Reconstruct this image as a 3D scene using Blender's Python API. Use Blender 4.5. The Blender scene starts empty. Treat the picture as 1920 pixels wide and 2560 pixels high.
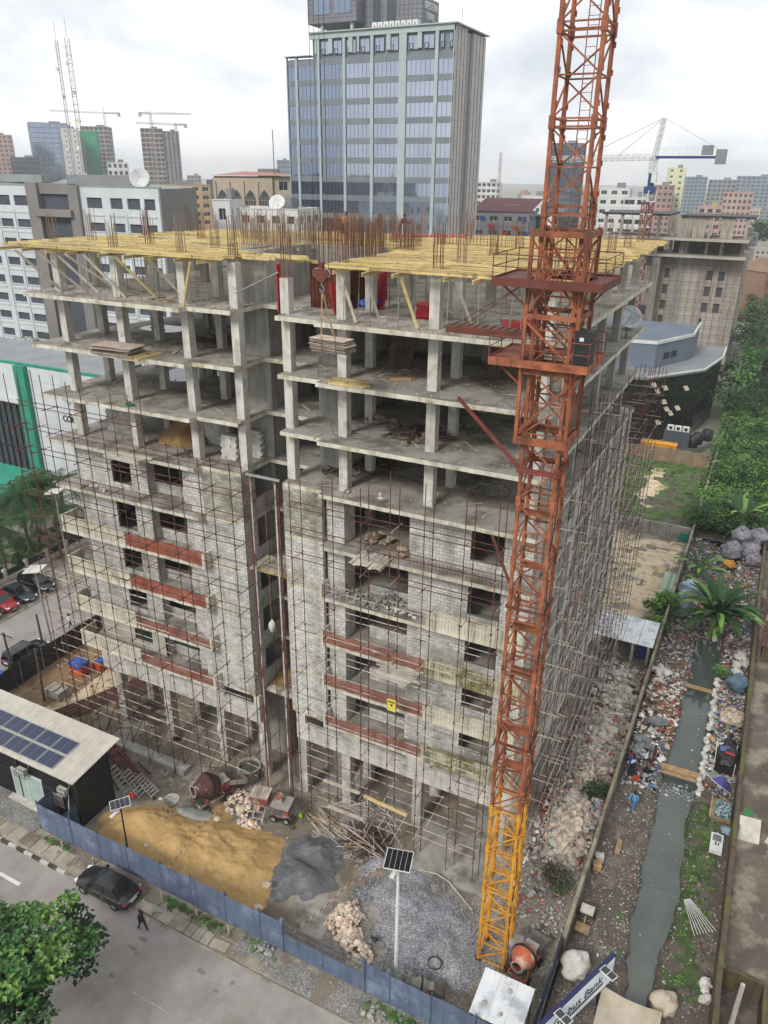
import bpy, math, random
from mathutils import Vector, Matrix, noise
from math import sin, cos, pi, radians, hypot, floor, sqrt, atan2
R = random.Random(11)
sc = bpy.context.scene
COL = sc.collection
# ---------------------------------------------------------------- camera
CAMP = Vector((26.73, -38.77, 44.49))
def cam_setup():
 yaw, pit, rol = radians(-26.417), radians(23.831), radians(0.654)
 fw = Vector((sin(yaw), cos(yaw), 0)); ri = Vector((cos(yaw), -sin(yaw), 0)); up = Vector((0, 0, 1))
 f2 = cos(pit) * fw - sin(pit) * up
 u2 = cos(pit) * up + sin(pit) * fw
 r3 = cos(rol) * ri + sin(rol) * u2
 u3 = cos(rol) * u2 - sin(rol) * ri
 cd = bpy.data.cameras.new('camera'); co = bpy.data.objects.new('camera', cd); COL.objects.link(co)
 m = Matrix.Identity(4)
 for i in range(3):
  m[i][0] = r3[i]; m[i][1] = u3[i]; m[i][2] = -f2[i]; m[i][3] = CAMP[i]
 co.matrix_world = m
 cd.sensor_fit = 'VERTICAL'; cd.sensor_height = 36.0; cd.lens = 1913.0 / 2560 * 36
 cd.clip_start = 0.5; cd.clip_end = 9000
 sc.camera = co
cam_setup()
# ---------------------------------------------------------------- sky and sun
SUN_EL, SUN_AZ = radians(40), radians(192)      # azimuth clockwise from +Y
def sky_setup():
 w = bpy.data.worlds.new('World'); sc.world = w; w.use_nodes = True
 nt = w.node_tree; nt.nodes.clear(); N = nt.nodes; L = nt.links
 out = N.new('ShaderNodeOutputWorld'); bg = N.new('ShaderNodeBackground')
 sky = N.new('ShaderNodeTexSky'); sky.sky_type = 'NISHITA'; sky.sun_disc = False
 sky.sun_elevation = SUN_EL; sky.sun_rotation = SUN_AZ; sky.dust_density = 3.0
 sm = N.new('ShaderNodeVectorMath'); sm.operation = 'SCALE'; sm.inputs['Scale'].default_value = 0.11
 L.new(sky.outputs[0], sm.inputs[0])
 tc = N.new('ShaderNodeTexCoord'); mp = N.new('ShaderNodeMapping')
 mp.inputs['Scale'].default_value = (1.0, 1.0, 1.9); mp.inputs['Location'].default_value = (3.1, 1.7, 0.4)
 L.new(tc.outputs['Generated'], mp.inputs[0])
 n1 = N.new('ShaderNodeTexNoise'); n1.inputs['Scale'].default_value = 3.4; n1.inputs['Detail'].default_value = 7; n1.inputs['Roughness'].default_value = 0.55
 n1.inputs['Distortion'].default_value = 0.25
 L.new(mp.outputs[0], n1.inputs[0])
 r1 = N.new('ShaderNodeValToRGB')
 e = r1.color_ramp.elements
 e[0].position = 0.34; e[0].color = (0.56, 0.61, 0.66, 1)
 e[1].position = 0.57; e[1].color = (1.0, 1.0, 1.01, 1)
 m_ = e.new(0.47); m_.color = (0.75, 0.79, 0.83, 1)
 L.new(n1.outputs[0], r1.inputs[0])
 n2 = N.new('ShaderNodeTexNoise'); n2.inputs['Scale'].default_value = 1.7; n2.inputs['Detail'].default_value = 4
 L.new(mp.outputs[0], n2.inputs[0])
 r2 = N.new('ShaderNodeMapRange'); r2.inputs['From Min'].default_value = 0.30; r2.inputs['From Max'].default_value = 0.5
 r2.inputs['To Min'].default_value = 0.80; r2.inputs['To Max'].default_value = 1.0
 L.new(n2.outputs[0], r2.inputs[0])
 mx = N.new('ShaderNodeMix'); mx.data_type = 'RGBA'
 L.new(r2.outputs[0], mx.inputs['Factor']); L.new(sm.outputs[0], mx.inputs[6]); L.new(r1.outputs[0], mx.inputs[7])
 L.new(mx.outputs[2], bg.inputs[0]); bg.inputs[1].default_value = 0.74
 L.new(bg.outputs[0], out.inputs[0])
 sd = bpy.data.lights.new('sun', 'SUN'); so = bpy.data.objects.new('sun', sd); COL.objects.link(so)
 sd.energy = 1.5; sd.angle = radians(14); sd.color = (1.0, 0.96, 0.9)
 d = Vector((sin(SUN_AZ) * cos(SUN_EL), cos(SUN_AZ) * cos(SUN_EL), sin(SUN_EL)))
 so.rotation_euler = d.to_track_quat('Z', 'Y').to_euler(); so.location = (0, -60, 120)
sky_setup()
sc.view_settings.view_transform = 'Standard'; sc.view_settings.look = 'None'
sc.view_settings.exposure = 0.74; sc.view_settings.gamma = 1.0; sc.view_settings.use_curve_mapping = False
sc.cycles.max_bounces = 6; sc.cycles.diffuse_bounces = 2; sc.cycles.glossy_bounces = 3; sc.cycles.transmission_bounces = 4
sc.cycles.transparent_max_bounces = 12; sc.cycles.volume_bounces = 0
sc.cycles.caustics_reflective = False; sc.cycles.caustics_refractive = False
# ---------------------------------------------------------------- materials
def lin(h):
 if isinstance(h, str):
  h = h.lstrip('#'); c = [int(h[i:i + 2], 16) / 255 for i in (0, 2, 4)]
  return tuple(x / 12.92 if x <= 0.04045 else ((x + 0.055) / 1.055) ** 2.4 for x in c) + (1,)
 return tuple(h) + (1,)
MATS = {}
def M(name, c1, c2=None, scale=1.0, rough=0.85, metal=0.0, bump=0.0, bscale=None, c3=None, s3=0.3, stain=None, sstr=0.6, rand=0.0,
 detail=5.0, spec=0.4, lo=0.35, hi=0.65, emit=0, stretch=None, lo3=0.5, hi3=0.62, alpha=None):
 """Principled material: two tones by noise, a third tone in patches, dark or light vertical streaks, a value shift per object and per loose piece."""
 if name in MATS: return MATS[name]
 m = bpy.data.materials.new(name); MATS[name] = m; m.use_nodes = True
 nt = m.node_tree; N = nt.nodes; L = nt.links; b = N['Principled BSDF']
 b.inputs['Roughness'].default_value = rough; b.inputs['Metallic'].default_value = metal
 b.inputs['Specular IOR Level'].default_value = spec
 c1 = lin(c1); cur = None
 geo = N.new('ShaderNodeNewGeometry'); pos = geo.outputs['Position']
 def noi(s, d=detail, st=None):
  v = pos
  if st:
   mp = N.new('ShaderNodeMapping'); mp.inputs['Scale'].default_value = st; L.new(pos, mp.inputs[0]); v = mp.outputs[0]
  n = N.new('ShaderNodeTexNoise'); n.inputs['Scale'].default_value = s; n.inputs['Detail'].default_value = d; n.inputs['Roughness'].default_value = 0.62
  L.new(v, n.inputs[0]); return n.outputs[0]
 def rng(v, a, bb):
  r = N.new('ShaderNodeMapRange'); r.inputs['From Min'].default_value = a; r.inputs['From Max'].default_value = bb; L.new(v, r.inputs[0]); return r.outputs[0]
 def mix(f, a, bb):
  x = N.new('ShaderNodeMix'); x.data_type = 'RGBA'
  if isinstance(f, float): x.inputs['Factor'].default_value = f
  else: L.new(f, x.inputs['Factor'])
  for s, k in ((a, 6), (bb, 7)):
   if isinstance(s, tuple): x.inputs[k].default_value = s
   else: L.new(s, x.inputs[k])
  return x.outputs[2]
 cur = c1
 if c2: cur = mix(rng(noi(scale, st=stretch), lo, hi), c1, lin(c2))
 if c3: cur = mix(rng(noi(s3), lo3, hi3), cur, lin(c3))
 if stain:
  f = rng(noi(1.0, 6, (2.2, 2.2, 0.22)), 0.48, 0.72)
  mu = N.new('ShaderNodeMath'); mu.operation = 'MULTIPLY'; mu.inputs[1].default_value = sstr; L.new(f, mu.inputs[0])
  cur = mix(mu.outputs[0], cur, lin(stain))
 if rand:
  oi = N.new('ShaderNodeObjectInfo'); ad = N.new('ShaderNodeMath'); ad.operation = 'ADD'
  L.new(oi.outputs['Random'], ad.inputs[0]); L.new(geo.outputs['Random Per Island'], ad.inputs[1])
  fr = N.new('ShaderNodeMath'); fr.operation = 'FRACT'; L.new(ad.outputs[0], fr.inputs[0])
  mr = N.new('ShaderNodeMapRange'); mr.inputs['To Min'].default_value = 1 - rand; mr.inputs['To Max'].default_value = 1 + rand; L.new(fr.outputs[0], mr.inputs[0])
  hs = N.new('ShaderNodeHueSaturation'); L.new(mr.outputs[0], hs.inputs['Value'])
  if isinstance(cur, tuple): hs.inputs['Color'].default_value = cur
  else: L.new(cur, hs.inputs['Color'])
  cur = hs.outputs[0]
 if isinstance(cur, tuple): b.inputs['Base Color'].default_value = cur
 else: L.new(cur, b.inputs['Base Color'])
 if bump:
  bp = N.new('ShaderNodeBump'); bp.inputs['Strength'].default_value = min(1, bump); bp.inputs['Distance'].default_value = 0.05 * max(1, bump)
  L.new(noi(bscale or scale * 4, 6), bp.inputs['Height']); L.new(bp.outputs[0], b.inputs['Normal'])
 if emit:
  b.inputs['Emission Color'].default_value = c1; b.inputs['Emission Strength'].default_value = emit
 if alpha is not None:
  b.inputs['Alpha'].default_value = alpha
 return m
M('concrete', '#bab7af', '#a29f97', 0.7, bump=0.3, bscale=5, c3='#cfccc4', s3=0.9, stain='#6a6760', sstr=0.6, detail=8)
M('concrete_light', '#cbc8c0', '#b2afa7', 0.9, bump=0.25, bscale=6, stain='#78746b', sstr=0.6, c3='#9d9a92', s3=1.3, lo3=.52, hi3=.66, detail=8)
M('slab', '#cfccbf', '#b8b4a5', 0.9, bump=0.25, bscale=5, c3='#98916f', s3=1.1, stain='#716d56', sstr=0.6, lo3=0.52, hi3=0.66, detail=8)
M('floor_concrete', '#a29d95', '#837f77', 0.8, rough=0.8, bump=0.4, bscale=4, c3='#6b665c', s3=0.4, lo3=0.5, hi3=0.62, detail=9)
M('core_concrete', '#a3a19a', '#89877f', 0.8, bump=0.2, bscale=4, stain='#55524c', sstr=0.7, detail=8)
M('block', '#c9c8c3', '#b6b5b0', 1.2, bump=0.5, bscale=12, rand=0.15, c3='#98968a', s3=0.45, lo3=0.5, hi3=0.66, stain='#75725f', sstr=0.4)
M('block_weathered', '#a6a498', '#8c8a7c', 1.0, bump=0.5, bscale=12, rand=0.28, c3='#77766a', s3=0.5, lo3=0.45, hi3=0.65)
M('mortar', '#7d7b74', '#66645d', 1.5, bump=0.4)
M('shaded_plaster', '#5f5c57', '#4e4c48', 0.8)  # dark tone stands in for the shade inside rooms
M('plank_pale', '#cbc4b8', '#b0a99d', 2.0, rough=.9, rand=.2)
M('sand_brown', '#8f7348', '#7d633c', .8, bump=1.2, bscale=2.5, c3='#9c8155', s3=1.5)
M('sign_yellow', '#c9bf4a', None, rough=.6)
M('render_wall', '#b3aea4', '#a29d92', 0.5, bump=0.15, stain='#8a8478', sstr=0.4)
M('precast', '#d3cfbf', '#bdb8a6', 0.8, bump=0.1, stain='#7a745c', sstr=0.6, c3='#98906f', s3=0.7, lo3=0.56, hi3=0.7)
M('precast_moss', '#c2bda6', '#a59f85', 0.8, bump=0.15, stain='#4c4a2f', sstr=0.9, c3='#726e48', s3=0.8, lo3=0.48, hi3=0.62)
M('room_shade', '#3d3b38', '#2c2b29', 1.0)  # near-black tone stands in for an unlit interior
M('rust_steel', '#5c352e', '#432824', 3.0, rough=0.8, c3='#6d463a', s3=1.0, rand=0.15)
M('tube_pale', '#beb6ae', '#a1968f', 1.5, rough=0.7, c3='#6d463b', s3=0.6, lo3=0.5, hi3=0.6, rand=0.12)
M('rebar', '#5a3b2e', '#7d573b', 1.2, rough=0.8, rand=0.25)
M('rebar_grey', '#7d7872', '#8f6a4a', 0.9, rough=0.8, rand=0.2)
M('crane_orange', '#a15d3b', '#8a4c31', 1.6, rough=0.65, c3='#63382a', s3=1.4, lo3=.44, hi3=.64, rand=0.2, bump=0.1, bscale=20, stain='#b08468', sstr=.35, detail=8)
M('crane_red', '#7c3a32', '#63302a', 1.2, rough=0.6, rand=0.08)
M('crane_brown', '#6a382b', '#522c23', 1.2, rough=0.65, rand=0.08)
M('crane_yellow', '#d6982c', '#c48722', 1.6, rough=0.55, c3='#8a6028', s3=1.5, lo3=.54, hi3=.68, rand=0.12, stain='#7d5a2c', sstr=.4)
M('steel_grey', '#7d7f80', '#666869', 2, rough=0.5, metal=0.5)
M('galv', '#b7b9ba', '#a2a4a6', 2, rough=0.45, metal=0.4)
M('pipe_grey', '#9a9a98', '#83827f', 2, rough=0.5, metal=0.2, rand=0.15)
M('yellow_beam', '#c9b57f', '#b59f69', 1.3, rough=0.8, rand=0.3, c3='#7d6d4d', s3=1.6, lo3=0.55, hi3=0.68)
M('timber', '#a98d68', '#8a7050', 2.0, rough=0.85, rand=0.25)
M('timber_grey', '#b6ab9d', '#94897c', 2.0, rough=0.9, rand=0.25)
M('timber_dark', '#5e5046', '#453a33', 2.0, rough=0.9, rand=0.3)
M('plywood', '#b5a79a', '#97897d', 1.4, rough=0.8, rand=0.2)
M('formwork_red', '#b32b32', '#952329', 1.5, rough=0.5, rand=0.15)
M('formwork_brown', '#6c3a2a', '#542c20', 1.5, rough=0.8, rand=0.1)
M('orange_net', '#9c4e38', '#854230', 2.0, rough=0.85, c3='#ab6a52', s3=1.0)
M('sand', '#bf9d68', '#b08c57', 0.7, bump=1.4, bscale=6.0, c3='#c2a676', s3=2.6, detail=9, lo3=.45, hi3=.75)
M('sand_pale', '#cfbfa2', '#bda98a', 0.5, bump=1.4, bscale=1.6, c3='#a08a66', s3=0.8, detail=8)
M('black_sand', '#6d6e71', '#5a5b5e', 0.9, bump=1.2, bscale=7, c3='#808286', s3=1.6, lo3=.5, hi3=.7, detail=9)
def gravel_mat(name, cols, sc_=11.0):
 m = bpy.data.materials.new(name); MATS[name] = m; m.use_nodes = True
 N = m.node_tree.nodes; L = m.node_tree.links; b = N['Principled BSDF']; b.inputs['Roughness'].default_value = 0.9
 g = N.new('ShaderNodeNewGeometry'); v = N.new('ShaderNodeTexVoronoi'); v.inputs['Scale'].default_value = sc_
 L.new(g.outputs['Position'], v.inputs['Vector'])
 s = N.new('ShaderNodeSeparateColor'); L.new(v.outputs['Color'], s.inputs[0])
 r = N.new('ShaderNodeValToRGB'); L.new(s.outputs[0], r.inputs[0])
 e = r.color_ramp.elements; e[0].color = lin(cols[0]); e[1].color = lin(cols[-1]); e[0].position = 0.1; e[1].position = 0.95
 for i, c in enumerate(cols[1:-1]): x = e.new((i + 1) / (len(cols) - 1)); x.color = lin(c)
 n = N.new('ShaderNodeTexNoise'); n.inputs['Scale'].default_value = 0.8; n.inputs['Detail'].default_value = 5; L.new(g.outputs['Position'], n.inputs[0])
 mr = N.new('ShaderNodeMapRange'); mr.inputs['From Min'].default_value = 0.3; mr.inputs['From Max'].default_value = 0.7; mr.inputs['To Min'].default_value = 0.7; mr.inputs['To Max'].default_value = 1.15
 L.new(n.outputs[0], mr.inputs[0]); hs = N.new('ShaderNodeHueSaturation'); L.new(mr.outputs[0], hs.inputs['Value']); L.new(r.outputs[0], hs.inputs['Color'])
 L.new(hs.outputs[0], b.inputs['Base Color'])
 bp = N.new('ShaderNodeBump'); bp.inputs['Strength'].default_value = 0.8; bp.inputs['Distance'].default_value = 0.04
 L.new(v.outputs['Distance'], bp.inputs['Height']); bp.invert = True; L.new(bp.outputs[0], b.inputs['Normal'])
 return m
gravel_mat('gravel', ['#65656a', '#808085', '#8f8f94', '#b5b5b9'], 17.0)
gravel_mat('gravel_dark', ['#63615e', '#7b7975', '#86837e', '#a3a09a'], 19.0)
gravel_mat('litter_ground', ['#4e463f', '#5d544b', '#6b6157', '#5a5048', '#6b6157', '#4a433c', '#8a8177'], 9.0)
gravel_mat('rubble_ground', ['#706a60', '#857d71', '#958d80', '#7b7469', '#a8a092'], 12.0)
M('mud', '#7d7466', '#6a6154', 0.5, bump=0.8, bscale=2.5, c3='#948b7c', s3=0.45, lo3=0.45, hi3=0.6)
M('red_earth', '#8d7355', '#786045', 0.6, bump=1.0, bscale=2.5, c3='#a0896a', s3=0.6, detail=8)
M('dark_earth', '#5b5149', '#4a423b', 0.6, bump=0.8, bscale=3, c3='#6d635a', s3=0.6)
M('asphalt', '#a09a95', '#8d8782', 0.5, bump=0.2, bscale=8, c3='#837d78', s3=0.3, lo3=.5, hi3=.68, rough=0.9, detail=10)
M('pavement_conc', '#a59d90', '#8c8477', 0.6, bump=0.3, bscale=5, c3='#766e60', s3=0.5)
M('cover_slab', '#aaa294', '#8c8475', 1.0, bump=0.3, rand=0.2)
M('kerb_white', '#c9c6bf', '#a9a69f', 1.5, rand=0.05)
M('kerb_black', '#34332f', '#4a4844', 1.5)
M('fence_blue', '#5f6b83', '#525e75', 0.9, rough=0.65, c3='#737f94', s3=0.6, stain='#434a56', sstr=0.7, rand=.07, detail=8)
M('fence_blue_dark', '#4a566d', '#404b60', 1, rough=0.6)
M('black_paint', '#2a2b2d', '#202123', 1.0, rough=0.55)
M('black_plastic', '#1c1d1f', '#26272a', 1.0, rough=0.5)
M('roof_metal', '#c6c0b5', '#b3ad a2'.replace(' ', ''), 0.5, rough=0.5, metal=0.1, stain='#8d877b', sstr=0.4, rand=0.04)
M('roof_white', '#d6d8da', '#c2c5c8', 0.8, rough=0.45, metal=0.1, c3='#a9acb0', s3=0.8, rand=0.04)
M('solar', '#1b2440', '#232d4d', 0.4, rough=0.15, spec=0.8)
M('solar_black', '#14161c', '#1c1f27', 0.4, rough=0.15, spec=0.8)
M('white_paint', '#d9d9d6', '#c7c7c3', 0.8, rough=0.5)
M('white_dirty', '#c9c5bc', '#aba69b', 0.9, rough=0.7, stain='#857f73', sstr=0.5)
M('glass_dark', '#1b2022', '#23292b', 0.3, rough=0.06, spec=0.9)
M('glass_green', '#22332f', '#2b3d39', 0.3, rough=0.06, spec=0.9)
M('frosted', '#9fb1ab', '#8fa19b', 0.6, rough=0.3)
M('water', '#4a504c', '#555b55', 0.25, rough=0.03, bump=0.03, bscale=6, spec=0.6, c3='#565c59', s3=0.5)
M('water_green', '#4b5340', '#5a614c', 0.6, rough=0.1, spec=0.6)
M('puddle', '#9a9c98', '#8a8b86', 0.5, rough=0.08, spec=0.7)
M('wet_cement', '#9fa29c', '#8d908a', 0.5, rough=0.25, bump=0.2)
M('rock_pink', '#d2c4b4', '#bfab98', 1.5, rand=0.3, bump=0.5, bscale=6, c3='#bd947a', s3=1.8, lo3=0.56, hi3=0.66)
M('rock_grey', '#c9c0b1', '#a89e8f', 1.5, rand=0.38, bump=0.5, bscale=6)
M('rubble_block', '#9b9b97', '#85847f', 1.5, rand=0.2, bump=0.4)
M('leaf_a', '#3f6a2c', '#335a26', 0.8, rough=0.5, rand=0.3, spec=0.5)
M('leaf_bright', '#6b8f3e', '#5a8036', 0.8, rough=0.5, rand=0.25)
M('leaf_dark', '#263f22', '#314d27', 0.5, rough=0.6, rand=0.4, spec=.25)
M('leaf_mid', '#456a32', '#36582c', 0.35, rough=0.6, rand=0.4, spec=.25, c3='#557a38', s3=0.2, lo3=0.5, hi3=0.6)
M('leaf_palm', '#33502c', '#284224', 0.6, rough=0.6, rand=0.3, spec=.25)
M('grass', '#4d5e35', '#42502f', 0.6, rough=0.8, rand=0.3)
M('bark', '#6d6052', '#574b40', 2.0, bump=0.6)
M('car_black', '#0d0e10', None, rough=0.22, spec=0.8)
M('car_grey', '#3c4148', None, rough=0.25, metal=0.4)
M('car_red', '#8e1420', None, rough=0.25, spec=0.7)
M('car_glass', '#15191b', None, rough=0.04, spec=1.0)
M('chrome', '#c9cacc', None, rough=0.2, metal=0.9)
M('tyre', '#17171a', '#222226', 3, rough=0.9)
M('rim', '#b9babd', None, rough=0.3, metal=0.7)
M('lamp_red', '#b01a1c', None, rough=0.2)
M('lamp_white', '#dfe3e4', None, rough=0.1)
M('skin', '#4a3226', '#3c281e', 4, rough=0.6)
M('hair', '#15110f', None, rough=0.9)
M('tarp_blue', '#2f56a8', '#26468c', 2, rough=0.5, bump=0.3)
M('tarp_purple', '#3d3b86', '#302e6e', 2, rough=0.5)
M('tarp_grey', '#8e8f91', '#77787a', 1, rough=0.6, bump=0.3)
M('canvas_beige', '#b7ab9b', '#a0947f', 0.8, rough=0.9, bump=0.3)
M('bag_white', '#cfccc6', '#b3afa7', 1.5, rough=0.8, bump=0.4, rand=0.1)
M('bag_cement', '#a39080', '#8a7768', 1.6, rough=0.9, bump=0.4, rand=0.2)
M('bag_grey', '#85878b', '#6d6f74', 1.5, rough=0.7, bump=0.4, rand=0.2)
M('green_plastic', '#2c7a3e', '#246734', 1, rough=0.5)
M('lime', '#a8d22a', None, rough=0.5)
M('blue_plastic', '#2a4f9c', '#234384', 1, rough=0.5)
M('red_plastic', '#b92a26', '#9a211f', 1, rough=0.5)
M('orange_plastic', '#c9542a', '#a84522', 1, rough=0.55, rand=0.1)
M('mixer_orange', '#bb653f', '#a35536', 1.4, rough=0.7, c3='#c2a795', s3=1.3, lo3=0.47, hi3=0.6)
M('mixer_red', '#8f4a42', '#763d37', 1.4, rough=0.75, c3='#b0a198', s3=1.3, lo3=0.45, hi3=0.58)
M('drum_rust', '#5d3b33', '#452c27', 1.6, rough=0.7, c3='#a29c96', s3=1.2, lo3=0.55, hi3=0.65)
M('cement_coat', '#a9a59c', '#8d8981', 1.2, rough=0.9, bump=0.4)
M('cardboard', '#b58f63', '#9c7850', 1, rough=0.9, rand=0.25)
M('letter_black', '#17181a', None, rough=0.6)
M('letter_white', '#d7d8d9', None, rough=0.5)
M('sign_white', '#e6ebf0', '#dde3ea', 0.6, rough=0.4)
M('sign_navy', '#23284f', None, rough=0.4)
M('teal', '#2a8b73', '#247a65', 0.6, rough=0.5)
for i_, c_ in enumerate(['#c9c6c0', '#b3aea5', '#4a5f8c', '#a39c91', '#2b2b2d', '#96483f', '#b09f72', '#7f929d', '#d6d3cd', '#75604b', '#4a6b55', '#8f897f']):
 M('scrap%d' % i_, c_, None, rough=0.7, rand=0.15)
# ---------------------------------------------------------------- mesh helpers
class MB:
 def __init__(s): s.v = []; s.f = []; s.m = []; s.mi = 0
 def add(s, vs, fs):
  o = len(s.v); s.v.extend(tuple(p) for p in vs)
  for f in fs: s.f.append(tuple(i + o for i in f)); s.m.append(s.mi)
  return s
 def box(s, x0, y0, z0, x1, y1, z1):
  return s.add([(x0, y0, z0), (x1, y0, z0), (x1, y1, z0), (x0, y1, z0), (x0, y0, z1), (x1, y0, z1), (x1, y1, z1), (x0, y1, z1)], BOXF)
 def obox(s, c, ax, ay, az):
  c = Vector(c); ax = Vector(ax); ay = Vector(ay); az = Vector(az)
  return s.add([c - ax - ay - az, c + ax - ay - az, c + ax + ay - az, c - ax + ay - az, c - ax - ay + az, c + ax - ay + az, c + ax + ay + az, c - ax + ay + az], BOXF)
 def rbox(s, c, sx, sy, sz, rz=0, rx=0, ry=0):
  m = Matrix.Rotation(rz, 3, 'Z') @ Matrix.Rotation(ry, 3, 'Y') @ Matrix.Rotation(rx, 3, 'X')
  return s.obox(c, m @ Vector((sx / 2, 0, 0)), m @ Vector((0, sy / 2, 0)), m @ Vector((0, 0, sz / 2)))
 def beam(s, p, q, w, h=None, up=(0, 0, 1)):
  p = Vector(p); q = Vector(q); d = (q - p); L = d.length
  if L < 1e-6: return s
  d /= L; u = Vector(up)
  if abs(d.dot(u)) > 0.98: u = Vector((0, 1, 0))
  sd = d.cross(u).normalized(); u = sd.cross(d)
  return s.obox((p + q) / 2, d * L / 2, sd * w / 2, u * (h or w) / 2)
 def tube(s, p, q, r, n=5, r2=None, cap=True):
  p = Vector(p); q = Vector(q); d = q - p
  if d.length < 1e-6: return s
  d.normalize(); a = d.orthogonal().normalized(); b = d.cross(a); r2 = r if r2 is None else r2
  vs = []
  for i in range(n):
   t = 2 * pi * i / n; e = a * cos(t) + b * sin(t); vs += [p + e * r, q + e * r2]
  fs = [(2 * i, (2 * i + 2) % (2 * n), (2 * i + 3) % (2 * n), 2 * i + 1) for i in range(n)]
  if cap: fs += [tuple(range(2 * n - 2, -1, -2)), tuple(range(1, 2 * n, 2))]
  return s.add(vs, fs)
 def path(s, pts, r, n=5):
  for a, b in zip(pts, pts[1:]): s.tube(a, b, r, n)
  return s
 def prism(s, pts, z0, z1):
  n = len(pts)
  return s.add([(x, y, z0) for x, y in pts] + [(x, y, z1) for x, y in pts],
     [tuple(range(n - 1, -1, -1)), tuple(range(n, 2 * n))] + [(i, (i + 1) % n, n + (i + 1) % n, n + i) for i in range(n)])
 def extr(s, pts, vec):
  n = len(pts); vec = Vector(vec); pts = [Vector(p) for p in pts]
  return s.add(pts + [p + vec for p in pts], [tuple(range(n - 1, -1, -1)), tuple(range(n, 2 * n))] + [(i, (i + 1) % n, n + (i + 1) % n, n + i) for i in range(n)])
 def quad(s, *p): return s.add(p, [tuple(range(len(p)))])
 def lathe(s, prof, n=16, c=(0, 0, 0), mat=None, cap=True):
  vs = []; k = len(prof); c = Vector(c)
  for i in range(n):
   t = 2 * pi * i / n
   for r, z in prof:
    v = Vector((r * cos(t), r * sin(t), z))
    if mat: v = mat @ v
    vs.append(c + v)
  fs = [(i * k + j, ((i + 1) % n) * k + j, ((i + 1) % n) * k + j + 1, i * k + j + 1) for i in range(n) for j in range(k - 1)]
  if cap: fs += [tuple(i * k for i in range(n - 1, -1, -1)), tuple(i * k + k - 1 for i in range(n))]
  return s.add(vs, fs)
 def blob(s, c, rx, ry=None, rz=None, seed=0, amp=0.3, rot=0):
  ry = ry or rx; rz = rz or rx; c = Vector(c); vs = []
  for p in ICO_V:
   k = 1 + amp * (noise.noise(Vector(p) * 1.7 + Vector((seed * 3.1, seed * 1.7, seed))) * 2)
   x, y, z = p[0] * rx * k, p[1] * ry * k, p[2] * rz * k
   vs.append(c + Vector((x * cos(rot) - y * sin(rot), x * sin(rot) + y * cos(rot), z)))
  return s.add(vs, ICO_F)
 def rock(s, c, r, rng, flat=0.75):
  c = Vector(c); q = Matrix.Rotation(rng.uniform(0, 6), 3, 'Z') @ Matrix.Rotation(rng.uniform(-.6, .6), 3, 'X')
  sx, sy, sz = rng.uniform(.7, 1.25), rng.uniform(.7, 1.1), rng.uniform(.6, 1) * flat
  return s.add([c + q @ Vector((p[0] * r * sx * rng.uniform(.75, 1.2), p[1] * r * sy * rng.uniform(.75, 1.2), p[2] * r * sz * rng.uniform(.75, 1.2))) for p in ICO0_V], ICO0_F)
 def mesh(s, name, mats, smooth=False):
  me = bpy.data.meshes.new(name); me.from_pydata(s.v, [], s.f)
  for m in (mats if isinstance(mats, (list, tuple)) else [mats]): me.materials.append(MATS[m] if isinstance(m, str) else m)
  if any(s.m): me.polygons.foreach_set('material_index', s.m)
  if smooth: me.polygons.foreach_set('use_smooth', [True] * len(s.f))
  me.update(); return me
 def build(s, name, mats, parent=None, loc=None, smooth=False, kind=None, label=None):
  return obj(name, s.mesh(name, mats, smooth), parent, loc, kind=kind, label=label)
BOXF = [(0, 3, 2, 1), (4, 5, 6, 7), (0, 1, 5, 4), (1, 2, 6, 5), (2, 3, 7, 6), (3, 0, 4, 7)]
def _ico(sub):
 t = (1 + 5 ** .5) / 2
 v = [Vector(p).normalized() for p in [(-1, t, 0), (1, t, 0), (-1, -t, 0), (1, -t, 0), (0, -1, t), (0, 1, t), (0, -1, -t), (0, 1, -t), (t, 0, -1), (t, 0, 1), (-t, 0, -1), (-t, 0, 1)]]
 f = [(0, 11, 5), (0, 5, 1), (0, 1, 7), (0, 7, 10), (0, 10, 11), (1, 5, 9), (5, 11, 4), (11, 10, 2), (10, 7, 6), (7, 1, 8), (3, 9, 4), (3, 4, 2), (3, 2, 6), (3, 6, 8), (3, 8, 9), (4, 9, 5), (2, 4, 11), (6, 2, 10), (8, 6, 7), (9, 8, 1)]
 for _ in range(sub):
  nf = []; c = {}
  def mid(a, b):
   k = (min(a, b), max(a, b))
   if k not in c: c[k] = len(v); v.append(((v[a] + v[b]) / 2).normalized())
   return c[k]
  for a, b, d in f:
   x, y, z = mid(a, b), mid(b, d), mid(d, a); nf += [(a, x, z), (b, y, x), (d, z, y), (x, y, z)]
  f = nf
 return [tuple(p) for p in v], f
ICO0_V, ICO0_F = _ico(0)
ICO_V, ICO_F = _ico(2)
WL = {}
def obj(name, data, parent=None, loc=None, kind=None, label=None):
 """Link a mesh. Without loc the mesh is in world coordinates, whatever the parent's place; with loc it is in the parent's own."""
 o = bpy.data.objects.new(name, data); COL.objects.link(o)
 if parent is not None:
  o.parent = parent
  if loc is None:
   w = WL.get(parent.name, Vector((0, 0, 0))); o.location = -w; WL[o.name] = Vector((0, 0, 0))
  else: o.location = loc
 elif loc is not None: o.location = loc
 if kind: o['kind'] = kind
 if label: o['label'] = label
 return o
def thing(name, label, cat, loc=(0, 0, 0), rz=0, group=None):
 o = bpy.data.objects.new(name, None); COL.objects.link(o); o.location = loc; o.rotation_euler = (0, 0, rz); o.empty_display_size = 0.3
 WL[o.name] = Vector(loc)
 return tag(o, label, cat, group)
def tag(o, label, cat, group=None):
 o['label'] = label; o['category'] = cat
 if group: o['group'] = group
 return o
def struct(o): o['kind'] = 'structure'; return o
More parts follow.
